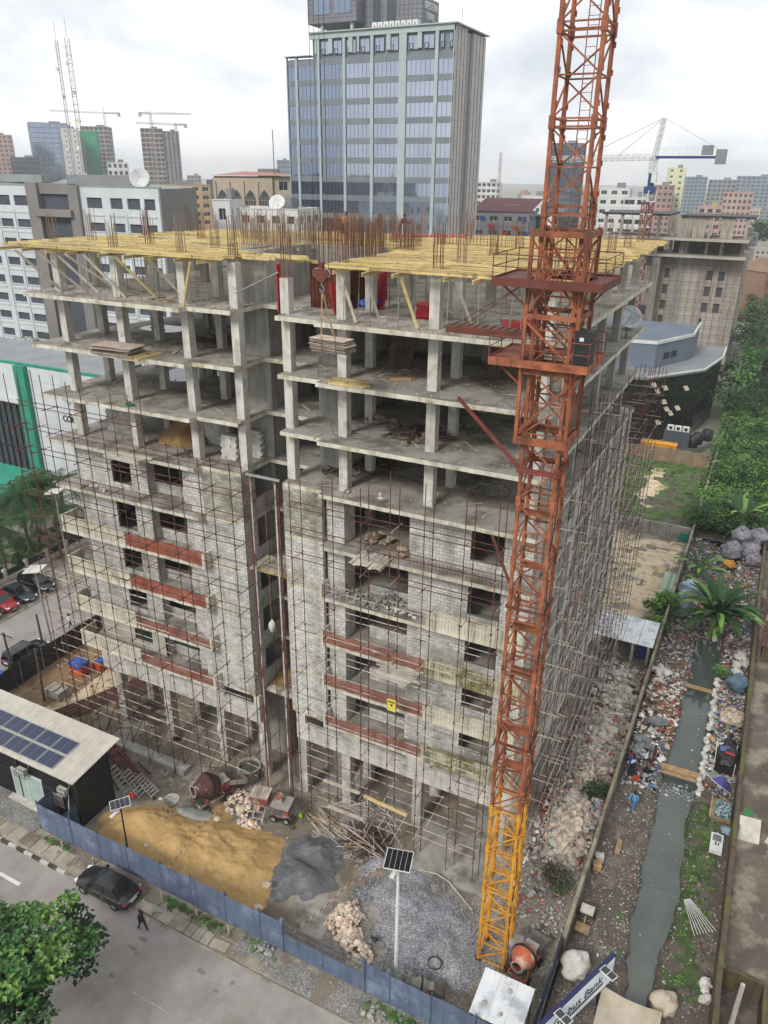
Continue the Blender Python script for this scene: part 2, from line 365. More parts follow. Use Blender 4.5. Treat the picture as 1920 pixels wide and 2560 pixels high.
def copy_tree(o, loc, rz=None, label=None, parent=None):
 c = o.copy(); COL.objects.link(c)
 if parent is None:
  c.location = loc
  if rz is not None: c.rotation_euler = (0, 0, rz)
  if label: c['label'] = label
 else: c.parent = parent
 for ch in [x for x in CH.get(o.name, [])] or list(o.children): copy_tree(ch, None, None, None, c)
 return c
CH = {}
def fbm(x, y, s=1.0, o=4):
 return noise.fractal(Vector((x * s, y * s, 3.7)), 1.0, 2.0, o)
def sstep(a, b, x):
 t = max(0, min(1, (x - a) / (b - a))); return t * t * (3 - 2 * t)
def shared_box(name, sx, sy, sz, mat):
 return MB().box(-sx / 2, -sy / 2, -sz / 2, sx / 2, sy / 2, sz / 2).mesh(name, mat)
def text_obj(txt, name, mat, size, mw, parent=None, depth=0.03, sx=1.0):
 cu = bpy.data.curves.new(name, 'FONT'); cu.body = txt; cu.size = size; cu.extrude = depth; cu.align_x = 'CENTER'; cu.align_y = 'CENTER'
 t = bpy.data.objects.new('tmp_letter', cu); COL.objects.link(t)
 dg = bpy.context.evaluated_depsgraph_get(); me = bpy.data.meshes.new_from_object(t.evaluated_get(dg))
 bpy.data.objects.remove(t); bpy.data.curves.remove(cu)
 me.materials.clear(); me.materials.append(MATS[mat]); me.transform(Matrix.Diagonal((sx, 1, 1, 1))); me.transform(mw); me.name = name
 return obj(name, me, parent)
def facing(o, u, v):
 """Matrix that lays text (x right, y up) on the plane through o with axes u, v."""
 u = Vector(u).normalized(); v = Vector(v).normalized(); n = u.cross(v); m = Matrix.Identity(4)
 for i in range(3): m[i][0] = u[i]; m[i][1] = v[i]; m[i][2] = n[i]; m[i][3] = o[i]
 return m
# ---------------------------------------------------------------- setting
def paver_mat():
 m = MATS['asphalt']; N = m.node_tree.nodes; L = m.node_tree.links; b = N['Principled BSDF']
 src = b.inputs['Base Color'].links[0].from_socket
 g = N.new('ShaderNodeNewGeometry'); br = N.new('ShaderNodeTexBrick'); br.inputs['Scale'].default_value = 2.2
 br.inputs['Color1'].default_value = (1, 1, 1, 1); br.inputs['Color2'].default_value = (.9, .9, .9, 1); br.inputs['Mortar'].default_value = (.74, .74, .74, 1)
 br.inputs['Mortar Size'].default_value = 0.03; L.new(g.outputs['Position'], br.inputs[0])
 x = N.new('ShaderNodeMix'); x.data_type = 'RGBA'; x.blend_type = 'MULTIPLY'; x.inputs['Factor'].default_value = 0.75
 L.new(src, x.inputs[6]); L.new(br.outputs[0], x.inputs[7]); L.new(x.outputs[2], b.inputs['Base Color'])
paver_mat()
M('far_ground', '#5f6a52', '#86867c', 0.012, detail=8, rough=0.95, c3='#9a9a93', s3=0.03)
struct(MB().quad((-3900, -900, -1.9), (3900, -900, -1.9), (3900, 4900, -1.9), (-3900, 4900, -1.9)).build('ground', 'far_ground'))
def gz(x, y):
 k = sstep(-9, -2.5, y) * (1 - sstep(7.5, 10.5, x)) * sstep(-24.5, -20.5, x)
 return -1.0 * k
def grid(name, x0, x1, y0, y1, st, hf, mats, mf=None, smooth=True, keep=None, **kw):
 nx = max(1, int(round((x1 - x0) / st))); ny = max(1, int(round((y1 - y0) / st))); b = MB(); vs = []; ok = []
 for j in range(ny + 1):
  for i in range(nx + 1):
   x = x0 + (x1 - x0) * i / nx; y = y0 + (y1 - y0) * j / ny
   vs.append((x, y, hf(x, y)))
 used = {}; fs = []; ms = []
 for j in range(ny):
  for i in range(nx):
   x = x0 + (x1 - x0) * (i + .5) / nx; y = y0 + (y1 - y0) * (j + .5) / ny
   if keep and not keep(x, y): continue
   a = j * (nx + 1) + i; fs.append((a, a + 1, a + nx + 2, a + nx + 1)); ms.append(mf(x, y) if mf else 0)
 idx = sorted({i for f in fs for i in f}); mp = {k: n for n, k in enumerate(idx)}
 b.v = [vs[i] for i in idx]; b.f = [tuple(mp[i] for i in f) for f in fs]; b.m = ms
 return b.build(name, mats, smooth=smooth, **kw)
def h_site(x, y):
 return gz(x, y) + 0.10 * fbm(x, y, 0.45) + 0.05 * fbm(x, y, 1.7, 2) * (1 if y > -12 else 0) - 0.06
def m_site(x, y):
 n = fbm(x, y, 0.3)
 if x > 16.6 + n: return 3
 if x < -20.6 + 1.2 * n:
  if x > -25.2 + n and -2 + n < y < 5.2 and x + .55 * y < -19.2: return 2
  return 1
 if 8.3 < x < 17 and y < -9.5 + n: return 4
 return 0 if n < 0.12 else 5
struct(grid('site_ground', -30.6, 22.35, -12.2, 34.5, 0.42, h_site, ['mud', 'red_earth', 'sand_pale', 'rubble_ground', 'gravel_dark', 'floor_concrete'], m_site))
def h_lot(x, y): return 0.1 * fbm(x, y, .35) + .55 * sstep(4, 0, hypot(x - 17, y - 53) / 2) - .05
struct(grid('sandy_lot', 4, 22.35, 34.5, 62.2, 0.33, h_lot, ['sand_pale', 'mud'], lambda x, y: 1 if fbm(x, y, .5) > 0.3 or x > 21.6 + .5 * fbm(x, y, .8) or y > 60.5 + fbm(x, y, .6) else 0))
struct(grid('grassy_lot', -2, 21.9, 62.4, 93, 0.45, lambda x, y: .15 * fbm(x, y, .3), ['grass', 'sand_pale', 'dark_earth'],
 lambda x, y: 1 if (hypot((x - 14.5) / 1.5, (y - 80) / 8) + fbm(x, y, .25) < .85) else (2 if fbm(x, y, .3) > .22 else 0)))
struct(MB().box(-260, -46, -1.85, 60, -14.12, -0.12).build('road', 'asphalt'))
def h_verge(x, y): return 0.02 + 0.035 * fbm(x, y, .8) - .05 * sstep(-13.6, -14.1, y)
def m_verge(x, y):
 n = fbm(x, y, .55)
 if x < -13.6: return 0
 if x > 3.8: return 2 if n > -.22 else 1
 return 1 if n > -0.05 or y > -13 + n else 0
struct(grid('verge', -80, 22.2, -14.1, -12.2, 0.3, h_verge, ['pavement_conc', 'mud', 'gravel_dark'], m_verge))
kerb = struct(MB().box(-60, -14.28, -.3, -9.6, -14.11, -.02).build('kerb', 'pavement_conc'))
kw_, kb_ = shared_box('kerb_block', .78, .2, .2, 'kerb_white'), shared_box('kerb_block', .78, .2, .2, 'kerb_black')
for i in range(26): obj('kerb_block', kb_ if i % 2 else kw_, kerb, (-10.2 - i * .8, -14.205, -0.03))
struct(MB().box(-9.55, -14.26, -.3, 14, -14.11, -.07).build('kerb', 'pavement_conc'))
pv = struct(MB().box(-30, -13.95, -.2, -9.9, -12.72, .045).build('pavement', 'pavement_conc'))
cs_ = shared_box('cover_slab', 1.12, 1.0, .07, 'cover_slab'); csd_ = shared_box('cover_slab', 1.12, 1.0, .07, 'mud')
for i in range(14):
 o = obj('cover_slab', csd_ if i in (3, 6) else cs_, pv, (-10.7 - i * 1.19, -13.35, .06)); o.rotation_euler = (R.uniform(-.02, .02), R.uniform(-.02, .02), R.uniform(-.03, .03))
pv2 = struct(MB().box(-3.4, -14.05, -.2, 3.9, -13.2, .03).build('pavement', 'mud'))
for i, x in enumerate([-2.9, -1.2, .15, .8, 1.45, 2.1, 3.1]):
 w = [1.4, .9, .58, .58, .58, .58, 1.2][i]
 o = obj('cover_slab', shared_box('cover_slab', w, .8 if w < 1 else .62, .07, 'cover_slab'), pv2, (x, -13.72, .05)); o.rotation_euler = (0, 0, R.uniform(-.1, .1))
lm = struct(MB().box(-13.9, -16.35, -.13, -11.9, -16.1, -.112).build('road_marking', 'white_paint'))
mk = MB()
for i in range(26):
 if R.random() < .7: mk.box(.2 + i * .1, -18.42, -.13, .2 + i * .1 + R.uniform(.02, .07), -18.42 + R.uniform(.02, .06), -.113)
struct(mk.build('road_marking', 'white_paint'))
M('oil_stain', '#6f6a66', '#7b7672', 1.5, rough=.7); rs = random.Random(31)
for i in range(16):
 cx_, cy_, a_, b_ = rs.uniform(-14, 9), rs.uniform(-21, -15.2), rs.uniform(.1, .5), rs.uniform(.08, .25); q_ = MB(); q_.quad(*[(cx_ + a_ * cos(t) * rs.uniform(.6, 1.2), cy_ + b_ * sin(t) * rs.uniform(.6, 1.2), -.1155 + .0002 * i) for t in [k * pi / 7 for k in range(14)]]); struct(q_.build('road_stain', 'oil_stain'))
pu = MB(); pts = [(-2.4 + 0.75 * cos(t) * (1 + .3 * sin(3 * t)), -13.55 + .22 * sin(t), .075) for t in [k * pi / 8 for k in range(16)]]
pu.quad(*pts); struct(pu.build('puddle', 'puddle'))
struct(MB().box(-41.2, -14, -1.85, -31.2, 260, -.06).build('street', 'asphalt'))
struct(MB().box(-48.2, 2, -1.85, -41.2, 260, .04).build('parking_bay', 'pavement_conc'))
struct(MB().box(-62, 2, -1.85, -48.2, 60, .1).build('lawn', 'grass'))
struct(MB().box(-31.2, -14, -1.85, -30.4, 60, .06).build('pavement', 'red_earth'))
struct(MB().box(25.2, -30, -1.9, 29.0, 63, -0.62).build('canal_water', 'water'))
def edgeL(y): return 25.95 + .4 * fbm(3, y, .35) + .12 * fbm(8, y, 1.5, 2) + .5 * sstep(2, -6, y)
def edgeR(y): return 28.2 - .6 * sstep(2, -6, y) + .3 * fbm(13, y, .35) + .1 * fbm(18, y, 1.5, 2)
def h_bl(x, y): return -.02 + .1 * fbm(x, y, .6) - 1.3 * sstep(edgeL(y) - .35, edgeL(y) + .25, x) + .2 * sstep(25, 24, y) * 0
struct(grid('canal_bank', 22.55, 26.8, -30, 63, 0.28, h_bl, ['litter_ground', 'dark_earth', 'grass'],
 lambda x, y: (2 if (abs(x - 25.3) < .5 and -5 < y < 1 and fbm(x, y, .9) > .1) else (1 if fbm(x, y, .5) > -.02 else 0))))
def h_br(x, y): return -.02 + .12 * fbm(x, y, .6) - 1.3 * sstep(edgeR(y) + .35, edgeR(y) - .25, x)
struct(grid('canal_bank', 27.6, 31.1, -30, 63, 0.28, h_br, ['litter_ground', 'dark_earth', 'grass'],
 lambda x, y: 2 if (x < 30 + fbm(x, y, .5) and -4 < y < 13 and fbm(x, y, 1.2) > -.2) else (1 if fbm(x, y, .5) > -.05 else 0)))
M('yard_conc', '#6d6458', '#514940', 0.35, bump=0.4, bscale=3, c3='#8a8074', s3=0.45, lo3=.5, hi3=.6, stain='#4a433c', sstr=.5)
struct(MB().box(31.5, -1.1, -1.85, 60, 70, .3).build('yard', 'yard_conc'))
struct(MB().box(31.5, -20, -1.85, 34, -1.1, -1.2).box(33.8, -20, -1.85, 60, -1.1, .3).build('yard', 'dark_earth'))
def sdf(poly, x, y):
 ins = False; d = 1e9; n = len(poly)
 for i in range(n):
  x1, y1 = poly[i]; x2, y2 = poly[(i + 1) % n]
  if (y1 > y) != (y2 > y) and x < (x2 - x1) * (y - y1) / (y2 - y1) + x1: ins = not ins
  dx, dy = x2 - x1, y2 - y1; t = max(0, min(1, ((x - x1) * dx + (y - y1) * dy) / (dx * dx + dy * dy)))
  d = min(d, hypot(x - x1 - t * dx, y - y1 - t * dy))
 return d if ins else -d
def mound(name, poly, H, edge, mat, label, cat, st=.22, rough=.12, fr=.6, wob=.35, kind=None, top=None):
 xs = [p[0] for p in poly]; ys = [p[1] for p in poly]
 D = {}
 def dd(x, y):
  k = (round(x, 2), round(y, 2))
  if k not in D: D[k] = sdf(poly, x, y) + wob * fbm(x, y, .7)
  return D[k]
 def h(x, y):
  d = dd(x, y); s = sstep(-.1, edge, d)
  return gz(x, y) - .12 + s * H + (rough * fbm(x, y, fr) + rough * .5 * fbm(x, y, fr * 3.3, 3)) * (.3 + s) + (top(x, y) * s if top else 0) + .1 * sstep(-.3, .2, d)
 o = grid(name, min(xs) - .8, max(xs) + .8, min(ys) - .8, max(ys) + .8, st, h, [mat], None, keep=lambda x, y: dd(x, y) > -.35)
 return tag(o, label, cat)
def t_sand(x, y): return .35 * sstep(2.2, 0, hypot(x + 4.5, y + 9)) + .5 * sstep(2.6, 0, hypot(x + 8, y + 8.2)) - .3 * sstep(1.6, 0, hypot(x + 1.2, y + 6.6))
mound('sand_mound', [(-11.5, -11.9), (-11.6, -8), (-9.8, -6.9), (-8.0, -5.6), (-5.2, -5.5), (-4.9, -3.4), (-3.9, -3.4), (-3.0, -4.6), (-.6, -4.6), (1.6, -3.7), (2.6, -6.2), (3.3, -8.6), (4.0, -10.8), (3.6, -11.9), (-3, -12.0)], 0.55, 2.2,
 'sand', 'broad heap of yellow sand spread behind the blue fence', 'sand heap', rough=.13, fr=1.1, st=.15, top=t_sand)
def t_blk(x, y):
 return .25 * sstep(2.4, 0, hypot(x - 4.4, y + 7)) - .25 * sstep(.9, .2, abs(y + 5.2 + .25 * (x - 4.5))) * sstep(2.2, .6, abs(x - 4.6)) + .25 * sstep(1.8, 0, hypot(x - 4.3, y + 3.7))
mound('dark_sand_mound', [(1.6, -4.6), (2.6, -3.0), (3.9, -2.3), (5.6, -2.4), (6.6, -3.6), (7.2, -5.6), (7.3, -7.2), (6.4, -8.3), (4.4, -9.0), (3.1, -8.3), (2.4, -6.2)], 0.3, 2.2,
 'black_sand', 'dark grey heap of wet stone dust beside the yellow sand', 'sand heap', rough=.09, fr=1.2, st=.13, top=t_blk, wob=.6)
mound('gravel_mound', [(9.0, -6.6), (9.4, -4.2), (9.9, -2.9), (12, -3.2), (14, -3.5), (16.6, -4.3), (18.4, -7.8), (17.8, -9.4), (15.6, -9.9), (13.2, -9.9), (12.0, -8.6), (10.6, -7.4)], 0.5, 2.6,
 'gravel', 'large heap of grey gravel at the foot of the tower crane', 'gravel heap', rough=.14, st=.16, wob=.8)
mound('gravel_mound', [(7.6, -3.6), (8.6, -2.2), (9.8, -2.5), (9.2, -4.0), (8.3, -4.6)], 0.5, .7, 'gravel', 'small patch of pale gravel between dark heap and timber pile', 'gravel heap')
mound('cement_puddle', [(-7.2, -5.6), (-6.2, -4.9), (-5.0, -4.6), (-3.9, -5.0), (-4.2, -5.9), (-5.4, -6.3), (-6.6, -6.3)], 0.30, .3, 'wet_cement', 'pale wet cement slurry spilt in front of the red mixer', 'slurry', rough=.03)
gy = grid('gravel_apron', -24, -14.6, -12.75, -10.35, .35, lambda x, y: .05 + .04 * fbm(x, y, .9), ['gravel_dark'], None); struct(gy)
# ---------------------------------------------------------------- the unfinished building
ZF = [7.83, 11.33, 14.88, 18.45, 22.28, 25.94, 29.45, 33.12, 36.66]
ZD = 39.85
TH = 0.27
BLD = thing('unfinished_building', 'concrete frame building under construction with open upper floors and block walls below', 'building', (-1.6, 12, -1))
OUT = [(-20.6, -.75), (-6.7, -.75), (-6.7, 0), (-3.3, 0), (-3.3, 3.4), (0, 3.4), (0, 0), (3.1, 0), (3.1, -.6), (17.3, -.6), (17.3, 29.5), (2, 26), (-18, 21), (-20.6, 6)]
def inside(x, y): return sdf(OUT, x, y) > 0
def edge_pts(poly, step=.5):
 """Outline with small kinks, so that cast edges are not ruler-straight."""
 out = []
 for i, (x, y) in enumerate(poly):
  x2, y2 = poly[(i + 1) % len(poly)]; L = hypot(x2 - x, y2 - y); n = max(1, int(L / step))
  for k in range(n):
   t = k / n; j = R.uniform(-.025, .025) if k else 0
   out.append((x + (x2 - x) * t - (y2 - y) / L * j, y + (y2 - y) * t + (x2 - x) / L * j))
 return out
for k, z in enumerate(ZF):
 b = MB(); p = edge_pts(OUT); n = len(p)
 b.add([(x, y, z - TH) for x, y in p] + [(x, y, z) for x, y in p], [tuple(range(n - 1, -1, -1))] + [(i, (i + 1) % n, n + (i + 1) % n, n + i) for i in range(n)])
 b.mi = 1; b.add([(x, y, z) for x, y in p], [tuple(range(n))])
 b.build('floor_slab', ['slab', 'floor_concrete'], BLD)
CXS = [-18.9, -13.4, -7.7, -3.65, .2, 4.1, 10.0, 16.3]
CYS = [1.15, 4.6, 10.2, 15.6, 21.2, 26.6]
COLS = [(x, y) for y in CYS for x in CXS if inside(x, y) and not (-3.9 < x < 1 and 3.6 < y < 9.5)]
cw = {'a': (.56, .56)}
for k in range(9):
 z0 = ZF[k]; z1 = (ZF[k + 1] - TH) if k < 8 else ZD - .42
 for x, y in COLS:
  if k < 5 and y > 5: continue
  if k == 8 and abs(x - .2) < .1 and y < 2: z1_ = ZD - 1.1
  else: z1_ = z1
  w = .30 if y < 2 else .27
  j = R.uniform(-.02, .02)
  b = MB(); b.box(x - w + j, y - w, z0, x + w + j, y + w, z1_)
  if k == 8 and y < 2: b.box(x - w + j - .012, y - w - .012, z0 + 1.6, x + w + j + .012, y + w + .012, z0 + 1.64)
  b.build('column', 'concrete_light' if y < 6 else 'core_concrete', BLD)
for x, y in COLS:
 if y < 6: MB().box(x - .36, y - .36, -1.6, x + .36, y + .36, 5.15).build('column', 'concrete', BLD)
for (x0, y0, x1, y1) in [(-5.2, 3.75, -3.1, 4.05), (-3.4, 4.05, -3.1, 9.6), (-7.4, 7.2, -3.4, 7.5), (-5.2, 4.05, -4.9, 7.2), (.5, 4.05, 2.6, 4.35), (2.3, 4.35, 2.6, 9.6), (-3.4, 9.6, 2.6, 9.9)]:
 for k in range(-1, 9):
  z0 = ZF[k] if k >= 0 else -1.2; z1 = ZF[k + 1] - TH if k < 8 else ZD + .12
  if k == 8 and x0 > -3.0: continue
  b = MB(); b.box(x0, y0, z0, x1, y1, z1)
  if k >= 4:      # board joints of the pour
   zz_ = (z0 + z1) / 2
   b.box(x0 - .008, y0 - .008, zz_, x1 + .008, y1 + .008, zz_ + .03)
   nj = int((x1 - x0 + y1 - y0) / .6)
   for i in range(1, nj):
    t = i / nj
    if x1 - x0 > y1 - y0: b.box(x0 + (x1 - x0) * t - .01, y0 - .006, z0, x0 + (x1 - x0) * t + .01, y1 + .006, z1)
    else: b.box(x0 - .006, y0 + (y1 - y0) * t - .01, z0, x1 + .006, y0 + (y1 - y0) * t + .01, z1)
  b.build('core_wall', 'core_concrete', BLD)
for k in range(0, 5): MB().box(-20, 6.0, ZF[k], -3.4, 6.2, ZF[k + 1] - TH).box(2.6, 6.0, ZF[k], 16.6, 6.2, ZF[k + 1] - TH).box(-20, .95, ZF[k], -19.8, 6, ZF[k + 1] - TH).box(-13.2, 1.9, ZF[k], -13.0, 6, ZF[k + 1] - TH).box(12.2, 1.2, ZF[k], 12.4, 6, ZF[k + 1] - TH).build('inner_screen_wall', 'shaded_plaster', BLD)  # added partitions shut out light so the openings look dark
MB().box(-18, 9.0, -1.1, 16.9, 9.2, 7.5).build('inner_screen_wall', 'core_concrete', BLD)
for k in range(5, 8): MB().box(2.6, 10.6, ZF[k], 15.8, 10.8, ZF[k + 1] - TH).box(-9 if k > 5 else -15, 10.6, ZF[k], -3.4, 10.8, ZF[k + 1] - TH).build('inner_screen_wall', 'core_concrete', BLD)  # added walls block light from the rear of the open floors
BLOCKS = []
BLW, BLH = 0.46, 0.232
def bwall(ax, a0, a1, b, z0, z1, sgn=-1, th=.2, mat='block', name='block_wall', skip=0.0):
 """ax 'x': wall along X at y=b facing sgn*Y; ax 'y': along Y at x=b facing sgn*X."""
 m = MB(); lo, hi = (b, b + th) if sgn < 0 else (b - th, b)
 if ax == 'x': m.box(a0, lo, z0, a1, hi, z1)
 else: m.box(lo, a0, z0, hi, a1, z1)
 m.build(name, 'mortar', BLD)
 nr = max(1, int(round((z1 - z0) / BLH))); h = (z1 - z0) / nr
 for r in range(nr):
  a = a0 - (BLW / 2 if r % 2 else 0)
  while a < a1 - .02:
   s, e = max(a, a0), min(a + BLW, a1); a += BLW
   if e - s < .06 or R.random() < skip: continue
   BLOCKS.append((ax, (s + e) / 2, b, z0 + (r + .5) * h, e - s - .026, h - .026, sgn, mat))
def wmat(k): return 'block_weathered' if k == 4 else 'block'
for k in range(5):
 z0, z1 = ZF[k], ZF[k + 1] - TH
 bwall('x', 0, 3.1, 0, z0, z1, mat=wmat(k)); bwall('y', 0, 3.4, 0, z0, z1, -1)
 bwall('x', 3.1, 4.45, .35, z0, z1); bwall('y', .37, 1.75, 4.45, z0, z1, 1)
 if k < 4: bwall('x', 5.7, 8.9, 1.55, z0, z0 + (.95 if k != 3 else .6))
 bwall('x', 8.9, 13.0, .75, z0, z1); bwall('y', .77, 1.6, 8.9, z0, z1, -1)
 bwall('x', 13.0, 15.1, .75, z0, z0 + .75); bwall('x', 13.0, 15.1, .75, z1 - .3, z1); bwall('x', 15.1, 17.0, .75, z0, z1)
 if k == 0: MB().box(-19.8, .8, z0, -16.1, 1.0, z1).box(-14.2, .8, z0, -12.6, 1.0, z1).box(-16.1, .8, z0, -14.2, 1, z0 + .7).box(-16.1, .8, z1 - .3, -14.2, 1, z1).build('rendered_wall', 'render_wall', BLD)
 else:
  bwall('x', -19.8, -16.1, .8, z0, z1); bwall('x', -16.1, -14.2, .8, z0, z0 + .45); bwall('x', -16.1, -14.2, .8, z1 - .3, z1); bwall('x', -14.2, -12.6, .8, z0, z1)
 bwall('y', .8, 1.6, -12.6, z0, z1, 1); bwall('x', -12.6, -9.2, 1.6, z0, z0 + .85); bwall('x', -9.2, -7.85, .8, z0, z1)
 bwall('x', -7.85, -6.7, .0, z0, z1); bwall('x', -6.7, -3.3, 0, z0, z1, mat=wmat(k))
 bwall('y', 0, 1.5, -3.3, z0, z1, 1, mat=wmat(k)); bwall('y', 1.5, 3.6, -3.3, z0, z0 + 1.35, 1); bwall('y', 3.6, 4.0, -3.3, z0, z1, 1)
 for i, (ya, yb) in enumerate([(.95, 4.3), (4.9, 9.8), (10.5, 15.3), (15.9, 20.8), (21.5, 26.2), (26.9, 29.3)]):
  bwall('y', ya, yb, 16.95, z0, z0 + .9, 1)
  w = (yb - ya) * (.36 if (i + k) % 2 else .5)
  bwall('y', ya, ya + w, 16.95, z0 + .9, z1, 1)
  MB().box(16.7, yb, z0, 17.1, yb + .6, z1).build('column', 'concrete_light', BLD)
  if i < 5: MB().box(17.0, ya + w - .06, z0, 17.32, ya + w + .06, z1).build('facade_fin', 'concrete_light', BLD)
BLOCKS.sort(key=lambda t: (Vector((t[1], t[2], t[3]) if t[0] == 'x' else (t[2], t[1], t[3])) - CAMP).length)
shb = {}
rest = {'block': MB(), 'block_weathered': MB()}; nobj = 0
for ax, a, b, z, L, h, sg, mat in BLOCKS:
 full = abs(L - BLW + .026) < .01
 if nobj < 300 and full and (ax == 'x'):
  key = (mat, round(h, 3))
  if key not in shb: shb[key] = shared_box('concrete_block', L, .04, h, mat)
  o = obj('concrete_block', shb[key], BLD, Vector((a, b + sg * .0 + (-.012 + .02), z)) - WL[BLD.name]); nobj += 1
  o.location.y += R.uniform(-.006, .004); o.rotation_euler = (0, R.uniform(-.01, .01), 0)
 else:
  d = R.uniform(.008, .02)
  if ax == 'x': rest[mat].box(a - L / 2, b - d, z - h / 2, a + L / 2, b + .02, z + h / 2)
  elif sg > 0: rest[mat].box(b - .02, a - L / 2, z - h / 2, b + d, a + L / 2, z + h / 2)
  else: rest[mat].box(b - d, a - L / 2, z - h / 2, b + .02, a + L / 2, z + h / 2)
for mt, mb in rest.items(): mb.build('block_courses', mt, BLD, kind='stuff')
for k in (0,):
 z0 = ZF[k]
 for x0, x1, y, za, zb in [(-16.1, -14.2, .95, z0 + .7, ZF[1] - TH - .3), (-12.4, -9.3, 1.75, z0 + .85, ZF[1] - TH)]:
  g = MB().box(x0, y, za, x1, y + .03, zb).build('window', 'glass_green', BLD)
  f = MB()
  for i in range(4): xx = x0 + (x1 - x0) * i / 3; f.box(xx - .03, y - .03, za, xx + .03, y + .0, zb)
  f.box(x0, y - .028, za, x1, y + .0, za + .05).build('frame', 'black_paint', g)
b = MB()
for x0, x1, holes in [(-19.5, -3.1, [(-17.5, -13.8), (-12, -8.1), (-6.5, -3.6)]), (.3, 17.2, [(1.05, 4.35), (5.7, 9.45), (11.3, 15.2)])]:
 b.box(x0, 0, 5.1, x1, .4, 6.62)
 e = [x0] + [t for h_ in holes for t in h_] + [x1]
 for i in range(0, len(e), 2): b.box(e[i], .02, 6.62, e[i + 1], .4, 7.56)
 b.box(x0, 1.0, 6.0, x1, 1.2, 7.56) if False else None
b.box(-3.1, 2.6, 6.2, .3, 2.9, 7.56); b.box(16.8, .4, 5.1, 17.2, 29, 6.62)
b.build('ground_beam', 'concrete_light', BLD)
for x0, x1 in [(-17.5, -13.8), (-12, -8.1), (-6.5, -3.6), (1.05, 4.35), (5.7, 9.45), (11.3, 15.2)]:
 MB().box(x0, .3, 6.62, x1, .33, 7.56).build('window', 'glass_dark', BLD)
MB().box(-3.3, 1.2, 7.4, .0, 3.6, 7.75).build('landing_slab', 'slab', BLD)
def panel(x0, x1, y, z0, h, mat, name='balcony_panel'):
 b = MB(); b.box(x0, y, z0 - .22, x1, y + .08, z0 + h); b.box(x0 - .02, y - .05, z0 + h - .14, x1 + .02, y + .13, z0 + h + .02); b.box(x0, y - .045, z0 - .24, x1, y + .005, z0 + .06)
 n = int((x1 - x0) / .22)
 for i in range(n):
  xx = x0 + .06 + (x1 - x0 - .12) * (i + .5) / n
  b.box(xx - .055, y - .04, z0 + .06, xx + .055, y, z0 + h - .14)
 return b.build(name, mat, BLD)
for k in range(4):
 z = ZF[k]
 panel(10.8, 17.0, -.62, z, 1.12, 'precast_moss' if k in (0, 2) else 'precast')
 MB().box(16.95, -.6, z - .2, 17.05, .7, z + 1.1).build('balcony_panel', 'precast', BLD)
 for i in range(2): panel(-20.65 + i * 3.32, -20.65 + (i + 1) * 3.32 - .02, -.82, z, 1.15, 'precast' if k != 1 else 'precast')
 MB().box(-20.68, -.74, z - .2, -20.58, .8, z + 1.15).build('balcony_panel', 'precast', BLD)
 MB().box(-6.72, -.8, z - .25, -6.5, -.02, z + 1.0).build('balcony_post', 'precast', BLD)
 MB().box(3.08, -.64, z - .25, 3.2, .3, z + 1.0).build('balcony_post', 'precast', BLD)
MATS['orange_net'].node_tree.nodes['Principled BSDF'].inputs['Alpha'].default_value = .75
MATS['net_thin'] = MATS['orange_net'].copy(); MATS['net_thin'].node_tree.nodes['Principled BSDF'].inputs['Alpha'].default_value = .5
def net(x0, x1, y, z, h, lab, sag=.25, mat='orange_net'):
 n = int((x1 - x0) / .25); b = MB(); vs = []
 for i in range(n + 1):
  x = x0 + (x1 - x0) * i / n; t = h * (1 - sag * abs(sin(i * .7 + z)) * (.5 + .5 * noise.noise(Vector((x, z, 0)))))
  for j in range(4): vs.append((x, y + .06 * sin(i * 1.3 + j) + .05 * noise.noise(Vector((x * 2, j, z))), z + t * j / 3))
 b.add(vs, [(i * 4 + j, i * 4 + 4 + j, i * 4 + 5 + j, i * 4 + 1 + j) for i in range(n) for j in range(3)])
 return tag(b.build('safety_net', mat, smooth=True), lab, 'net')
nth = ['lowest', 'second lowest', 'third', 'topmost']
for k in range(4): net(-14.0, -6.6, -.78, ZF[k] + .03, 1.15 if k != 1 else .9, 'orange safety netting along a balcony of the wing with pale parapets, %s of four' % nth[k], .2 if k > 1 else .45, 'orange_net' if k > 1 else 'net_thin')
for k in range(3): net(3.2, 10.75, -.58, ZF[k] + .03, 1.05, 'orange safety netting strung along a balcony behind the crane side scaffold, %s of three' % ['lowest', 'middle', 'topmost'][k], .45, 'net_thin')
b = MB()
for i in range(30): x = 9.5 + i * .25; b.tube((x, -.45, ZF[4]), (x, -.45, ZF[4] + .75), .012, 4)
for j in range(3): b.tube((9.4, -.45, ZF[4] + .2 + j * .27), (17.2, -.45, ZF[4] + .2 + j * .27), .012, 4)
b.build('balcony_rebar', 'rust_steel', BLD)
for k in (4, 5, 6, 7, 8):
 b = MB(); z = ZF[k]; d = .9 if k < 8 else .35
 for (x0, y0), (x1, y1) in [((-20.5, -.6), (-6.8, -.6)), ((-6.6, .12), (-3.4, .12)), ((3.2, -.45), (17.1, -.45)), ((17.15, 0), (17.15, 29))]:
  L = hypot(x1 - x0, y1 - y0); n = int(L / d)
  for i in range(n):
   if R.random() < .25: continue
   t = (i + R.random()) / n; x = x0 + (x1 - x0) * t; y = y0 + (y1 - y0) * t; h = R.uniform(.15, .4)
   b.tube((x, y, z - .05), (x + R.uniform(-.08, .08), y + R.uniform(-.1, .1), z + h), .011, 4)
 b.build('edge_rebar', 'rebar', BLD, kind='stuff')
